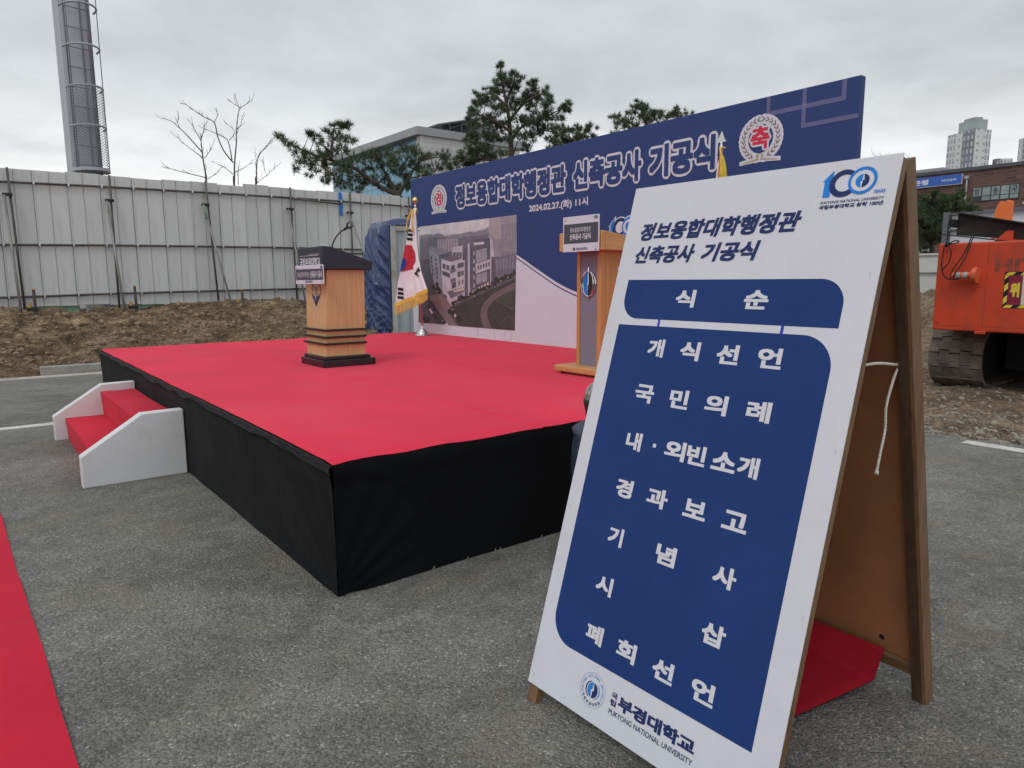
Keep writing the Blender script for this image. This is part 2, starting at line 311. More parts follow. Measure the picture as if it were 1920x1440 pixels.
M['rusty'] = mat("rusty", (0.022, 0.017, 0.015), 0.65, 0.5, 3, 0.3, 25, stain=(0.09, 0.055, 0.036), stain_amt=0.8, stain_scale=1.6)
M['black_steel'] = mat("black_steel", (0.012, 0.012, 0.013), 0.6, 0.3, 3)
M['track_steel'] = mat("track_steel", (0.175, 0.15, 0.122), 0.85, 0.35, 6, 0.5, 22, stain=(0.24, 0.2, 0.15), stain_amt=0.8, stain_scale=3)
M['under_black'] = mat("under_black", (0.012, 0.012, 0.012), 0.8, 0.3, 4)
M['warn_yellow'] = mat("warn_yellow", (0.78, 0.60, 0.05), 0.5, 0.1, 5)
M['warn_maroon'] = mat("warn_maroon", (0.24, 0.018, 0.045), 0.5, 0.1, 5)
M['warn_white'] = mat("warn_white", (0.66, 0.63, 0.52), 0.5, 0.1, 5)
M['reflector'] = mat("reflector", (0.36, 0.37, 0.38), 0.4, 0.2, 20)
M['rope_white'] = mat("rope_white", (0.62, 0.60, 0.55), 0.9, 0.1, 30, 0.6, 120)
M['rope_black'] = mat("rope_black", (0.008, 0.008, 0.009), 0.8)
M['white_sheet'] = mat("white_sheet", (0.58, 0.60, 0.58), 0.55, 0.06, 2, stain=(0.4, 0.38, 0.34), stain_amt=0.5, stain_scale=2)
M['tower_light'] = grid_mat("tower_light", (0.58, 0.60, 0.61), (0.27, 0.295, 0.32), 1.55, 2.9, 0.42, (0, 2), 0.4)
M['tower_plain'] = grid_mat("tower_plain", (0.60, 0.62, 0.63), (0.34, 0.36, 0.385), 3.2, 2.9, 1.05, (0, 2), 0.4)
M['tower_dark'] = grid_mat("tower_dark", (0.17, 0.19, 0.235), (0.42, 0.44, 0.47), 2.0, 2.9, 0.55, (0, 2), 0.4)
M['tower_glass'] = grid_mat("tower_glass", (0.36, 0.41, 0.40), (0.26, 0.33, 0.33), 3.0, 2.2, 0.12, (0, 2), 0.3)
M['mat_red'] = mat("mat_red", (0.28, 0.009, 0.020), 0.95, 0.08, 2.5, 0.3, 200, spec=0.1)
M['delineator'] = mat("delineator", (0.72, 0.13, 0.05), 0.5, 0.15, 5, stain=(0.3, 0.08, 0.04), stain_amt=0.5, stain_scale=6)
M['frame_wood_shaded'] = wood("frame_wood_shaded", (0.040, 0.024, 0.013), (0.085, 0.050, 0.026), 'z', 0.6, 22)  # frame wood darkened in colour to carry the shade between the leaves
M['skirt_hem'] = mat("skirt_hem", (0.010, 0.0115, 0.0135), 0.9, 0.3, 6, 0.3, 30, sheen=0.12, spec=0.08, bdist=0.01)
M['post_grey'] = mat("post_grey", (0.12, 0.13, 0.15), 0.5, 0.1, 4)
M['skin'] = mat("skin", (0.52, 0.31, 0.22), 0.5)
M['puffer'] = mat("puffer", (0.030, 0.040, 0.075), 0.45, 0.15, 6, 0.5, 14, bdist=0.03, bstretch=(0.4, 0.4, 2.2))
M['knit'] = mat("knit", (0.30, 0.29, 0.28), 0.95, 0.75, 60, 0.8, 70, bdist=0.01, stretch=(1, 1, 0.5))
M['hair'] = mat("hair", (0.010, 0.009, 0.008), 0.5)
M['trousers'] = mat("trousers", (0.020, 0.021, 0.025), 0.9, 0.2, 8)
M['shoe'] = mat("shoe", (0.03, 0.03, 0.03), 0.6)

# ---------------------------------------------------------------- building helpers
def tag(o, label=None, cat=None, group=None, kind=None):
    if label: o['label'] = label
    if cat: o['category'] = cat
    if group: o['group'] = group
    if kind: o['kind'] = kind
    return o
def thing(name, label, cat, loc=(0, 0, 0), group=None):
    o = bpy.data.objects.new(name, None); COL.objects.link(o); o.location = loc
    o.empty_display_size = 0.2
    return tag(o, label, cat, group)
class Frame:
    """a flat working plane in the world: (u, v, w) -> o + u*ex + v*ey + w*n"""
    def __init__(s, o, ex, ey):
        s.o = Vector(o); s.ex = Vector(ex).normalized(); s.ey = Vector(ey).normalized(); s.n = s.ex.cross(s.ey).normalized()
    def __call__(s, u, v, w=0.0): return s.o+s.ex*u+s.ey*v+s.n*w
class MB:
    def __init__(s): s.v = []; s.f = []; s.mi = []; s.cur = 0; s.mats = []
    def use(s, mname):
        if mname not in s.mats: s.mats.append(mname)
        s.cur = s.mats.index(mname); return s
    def add(s, verts, faces):
        b = len(s.v); s.v += [tuple(p) for p in verts]
        for f in faces: s.f.append(tuple(i+b for i in f)); s.mi.append(s.cur)
        return s
    def box(s, x0, x1, y0, y1, z0, z1, fr=None):
        P = [(x0, y0, z0), (x1, y0, z0), (x1, y1, z0), (x0, y1, z0), (x0, y0, z1), (x1, y0, z1), (x1, y1, z1), (x0, y1, z1)]
        if fr: P = [fr(*p) for p in P]
        return s.add(P, [(3, 2, 1, 0), (4, 5, 6, 7), (0, 1, 5, 4), (1, 2, 6, 5), (2, 3, 7, 6), (3, 0, 4, 7)])
    def hexa(s, P):
        return s.add(P, [(3, 2, 1, 0), (4, 5, 6, 7), (0, 1, 5, 4), (1, 2, 6, 5), (2, 3, 7, 6), (3, 0, 4, 7)])
    def prism(s, pts, a, b):
        """pts: list of 3D points (one cap, counter-clockwise seen from outside); b-a: extrude vector"""
        d = Vector(b)-Vector(a); n = len(pts)
        P = [Vector(p) for p in pts]+[Vector(p)+d for p in pts]
        F = [tuple(range(n)), tuple(range(2*n-1, n-1, -1))]+[((i+1) % n, i, n+i, n+(i+1) % n) for i in range(n)]
        return s.add(P, F)
    def tube(s, pts, r, n=8, cap=True):
        pts = [Vector(p) for p in pts]
        if not hasattr(r, '__len__'): r = [r]*len(pts)
        base = len(s.v); prev = None
        for i, p in enumerate(pts):
            d = (pts[min(i+1, len(pts)-1)]-pts[max(i-1, 0)])
            d = d.normalized() if d.length > 1e-9 else Vector((0, 0, 1))
            if prev is None:
                a = d.orthogonal().normalized()
            else:
                a = prev-d*prev.dot(d); a = a.normalized() if a.length > 1e-6 else d.orthogonal().normalized()
            prev = a; b = d.cross(a)
            for k in range(n):
                t = 2*math.pi*k/n; q = p+(a*math.cos(t)+b*math.sin(t))*r[i]; s.v.append(tuple(q))
        for i in range(len(pts)-1):
            for k in range(n):
                s.f.append((base+i*n+k, base+i*n+(k+1) % n, base+(i+1)*n+(k+1) % n, base+(i+1)*n+k)); s.mi.append(s.cur)
        if cap:
            s.f.append(tuple(base+k for k in reversed(range(n)))); s.mi.append(s.cur)
            e = base+(len(pts)-1)*n; s.f.append(tuple(e+k for k in range(n))); s.mi.append(s.cur)
        return s
    def lathe(s, prof, c=(0, 0, 0), n=24):
        base = len(s.v)
        for r, z in prof:
            for k in range(n):
                t = 2*math.pi*k/n; s.v.append((c[0]+r*math.cos(t), c[1]+r*math.sin(t), c[2]+z))
        for i in range(len(prof)-1):
            for k in range(n):
                s.f.append((base+i*n+k, base+i*n+(k+1) % n, base+(i+1)*n+(k+1) % n, base+(i+1)*n+k)); s.mi.append(s.cur)
        return s
    def grid(s, fn, nu, nv, flip=False):
        P = [fn(i/nu, j/nv) for j in range(nv+1) for i in range(nu+1)]
        F = []
        for j in range(nv):
            for i in range(nu):
                q = (j*(nu+1)+i, j*(nu+1)+i+1, (j+1)*(nu+1)+i+1, (j+1)*(nu+1)+i)
                F.append(q[::-1] if flip else q)
        return s.add(P, F)
    def poly(s, pts, fr, w=0.0):
        """filled flat polygon, may be concave"""
        pts = [(float(a), float(b)) for a, b in pts]
        tri = geometry.tessellate_polygon([[Vector((a, b, 0)) for a, b in pts]])
        A = sum(pts[i][0]*pts[(i+1) % len(pts)][1]-pts[(i+1) % len(pts)][0]*pts[i][1] for i in range(len(pts)))
        F = []
        for t in tri:
            (ax, ay), (bx, by), (cx, cy) = (pts[i] for i in t)
            F.append(tuple(t) if (bx-ax)*(cy-ay)-(cx-ax)*(by-ay) > 0 else tuple(reversed(t)))
        return s.add([fr(a, b, w) for a, b in pts], F)
    def ring(s, cx, cy, rx, ry, ix, iy, fr, w=0.0, n=48, icx=None, icy=None):
        icx = cx if icx is None else icx; icy = cy if icy is None else icy
        P = []
        for k in range(n):
            t = 2*math.pi*k/n
            P.append(fr(cx+rx*math.cos(t), cy+ry*math.sin(t), w)); P.append(fr(icx+ix*math.cos(t), icy+iy*math.sin(t), w))
        return s.add(P, [(2*k, 2*((k+1) % n), 2*((k+1) % n)+1, 2*k+1) for k in range(n)])
    def disc(s, cx, cy, rx, ry, fr, w=0.0, n=40, rot=0.0):
        P = []
        for k in range(n):
            t = 2*math.pi*k/n; a, b = rx*math.cos(t), ry*math.sin(t)
            P.append(fr(cx+a*math.cos(rot)-b*math.sin(rot), cy+a*math.sin(rot)+b*math.cos(rot), w))
        return s.add(P, [tuple(range(n))])
    def text(s, txt, box, fr, w=0.0, bold=0.0, shear=0.0, space=1.0, rings=1, rot=None, keep=False, rim=None):
        """lettering fitted to box (u0, v0, u1, v1); bold is the stroke growth in em; rim = growth that the box refers to"""
        V, F = glyphs(txt, space)
        offs = [(0.0, 0.0)]
        for q in range(1, rings+1):
            if rings == 1:     # square pen: keeps the stroke ends crisp
                offs += [(bold*a, bold*b) for a in (-1, 0, 1) for b in (-1, 0, 1) if a or b]; continue
            for k in range(14):
                t = 2*math.pi*(k+0.5*(q % 2))/14; offs.append((bold*q/rings*math.cos(t), bold*q/rings*math.sin(t)))
        if not bold: offs = offs[:1]
        g = bold if rim is None else rim
        x0, y0 = V.min(0)-g; x1, y1 = V.max(0)+g
        u0, v0, u1, v1 = box
        su = (u1-u0)/(x1-x0); sv = (v1-v0)/(y1-y0)
        if keep: su = sv = min(su, sv)
        cu, cv = (u0+u1)/2, (v0+v1)/2; mx_, my_ = (x0+x1)/2, (y0+y1)/2
        for i, (dx, dy) in enumerate(offs):
            wi = w+i*4e-5
            pts = []
            for x, y in V:
                a = (x+dx-mx_)*su; b = (y+dy-my_)*sv; a += b*shear
                if rot is not None: a, b = a*math.cos(rot)-b*math.sin(rot), a*math.sin(rot)+b*math.cos(rot)
                pts.append(fr(cu+a, cv+b, wi))
            s.add(pts, F)
        return s
    def build(s, name, parent=None, smooth=False, bevel=0.0, loc=None, sub=0, auto=None):
        me = bpy.data.meshes.new(name); me.from_pydata(s.v, [], s.f)
        for mn in s.mats: me.materials.append(M[mn])
        me.polygons.foreach_set("material_index", s.mi)
        if smooth: me.polygons.foreach_set("use_smooth", [True]*len(s.f))
        me.update()
        if auto is not None: me.set_sharp_from_angle(angle=rad(auto))
        o = bpy.data.objects.new(name, me); COL.objects.link(o)
        if parent is not None:
            o.parent = parent
            o.matrix_parent_inverse = Matrix.Translation(parent_loc(parent)).inverted()
        if bevel:
            b = o.modifiers.new("bevel", 'BEVEL'); b.width = bevel; b.segments = 2; b.limit_method = 'ANGLE'; b.angle_limit = rad(40)
        if sub:
            b = o.modifiers.new("sub", 'SUBSURF'); b.levels = sub; b.render_levels = sub
        return o
def parent_loc(p):
    return Vector(p.location) if p.parent is None else Vector((0, 0, 0))
_g = {}
def glyphs(txt, space=1.0):
    key = (txt, space)
    if key in _g: return _g[key]
    c = bpy.data.curves.new("glyphs", 'FONT'); c.body = txt; c.size = 1; c.space_character = space; c.resolution_u = 3
    o = bpy.data.objects.new("glyphs", c); COL.objects.link(o); bpy.context.view_layer.update()
    me = bpy.data.meshes.new_from_object(o.evaluated_get(bpy.context.evaluated_depsgraph_get()))
    V = np.array([(v.co.x, v.co.y) for v in me.vertices])
    F = []
    for p in me.polygons:
        t = tuple(p.vertices); a, b, c_ = V[t[0]], V[t[1]], V[t[2]]
        F.append(t if (b[0]-a[0])*(c_[1]-a[1])-(c_[0]-a[0])*(b[1]-a[1]) > 0 else t[::-1])
    bpy.data.objects.remove(o); bpy.data.curves.remove(c); bpy.data.meshes.remove(me)
    _g[key] = (V, F); return _g[key]
def nz(x, y, z=0.0, s=1.0, o=4):
    return noise.fractal(Vector((x*s, y*s, z*s)), 1.0, 2.0, o)
def arc(cx, cy, rx, ry, a0, a1, n=12):
    return [(cx+rx*math.cos(rad(a0+(a1-a0)*i/n)), cy+ry*math.sin(rad(a0+(a1-a0)*i/n))) for i in range(n+1)]
def rocks(name, spots, mname, label, cat=None, kind='stuff'):
    mb = MB().use(mname)
    base = bmesh.new(); bmesh.ops.create_icosphere(base, subdivisions=1, radius=1.0)
    bv = [v.co.copy() for v in base.verts]; bf = [tuple(v.index for v in f.verts) for f in base.faces]; base.free()
    for (x, y, z, r) in spots:
        sx, sy, sz = (r*random.uniform(0.6, 1.3) for _ in range(3)); a = random.uniform(0, 6.28); sd = random.uniform(0, 99)
        P = []
        for v in bv:
            k = 1+0.35*noise.noise(v*1.3+Vector((sd, sd, 0)))
            q = Vector((v.x*sx*k, v.y*sy*k, v.z*sz*0.7*k))
            P.append((x+q.x*math.cos(a)-q.y*math.sin(a), y+q.x*math.sin(a)+q.y*math.cos(a), z+q.z))
        mb.add(P, bf)
    o = mb.build(name); tag(o, label, cat, kind=kind); return o
H, W, D = 0.642, 6.90, 4.48      # stage height, length, depth
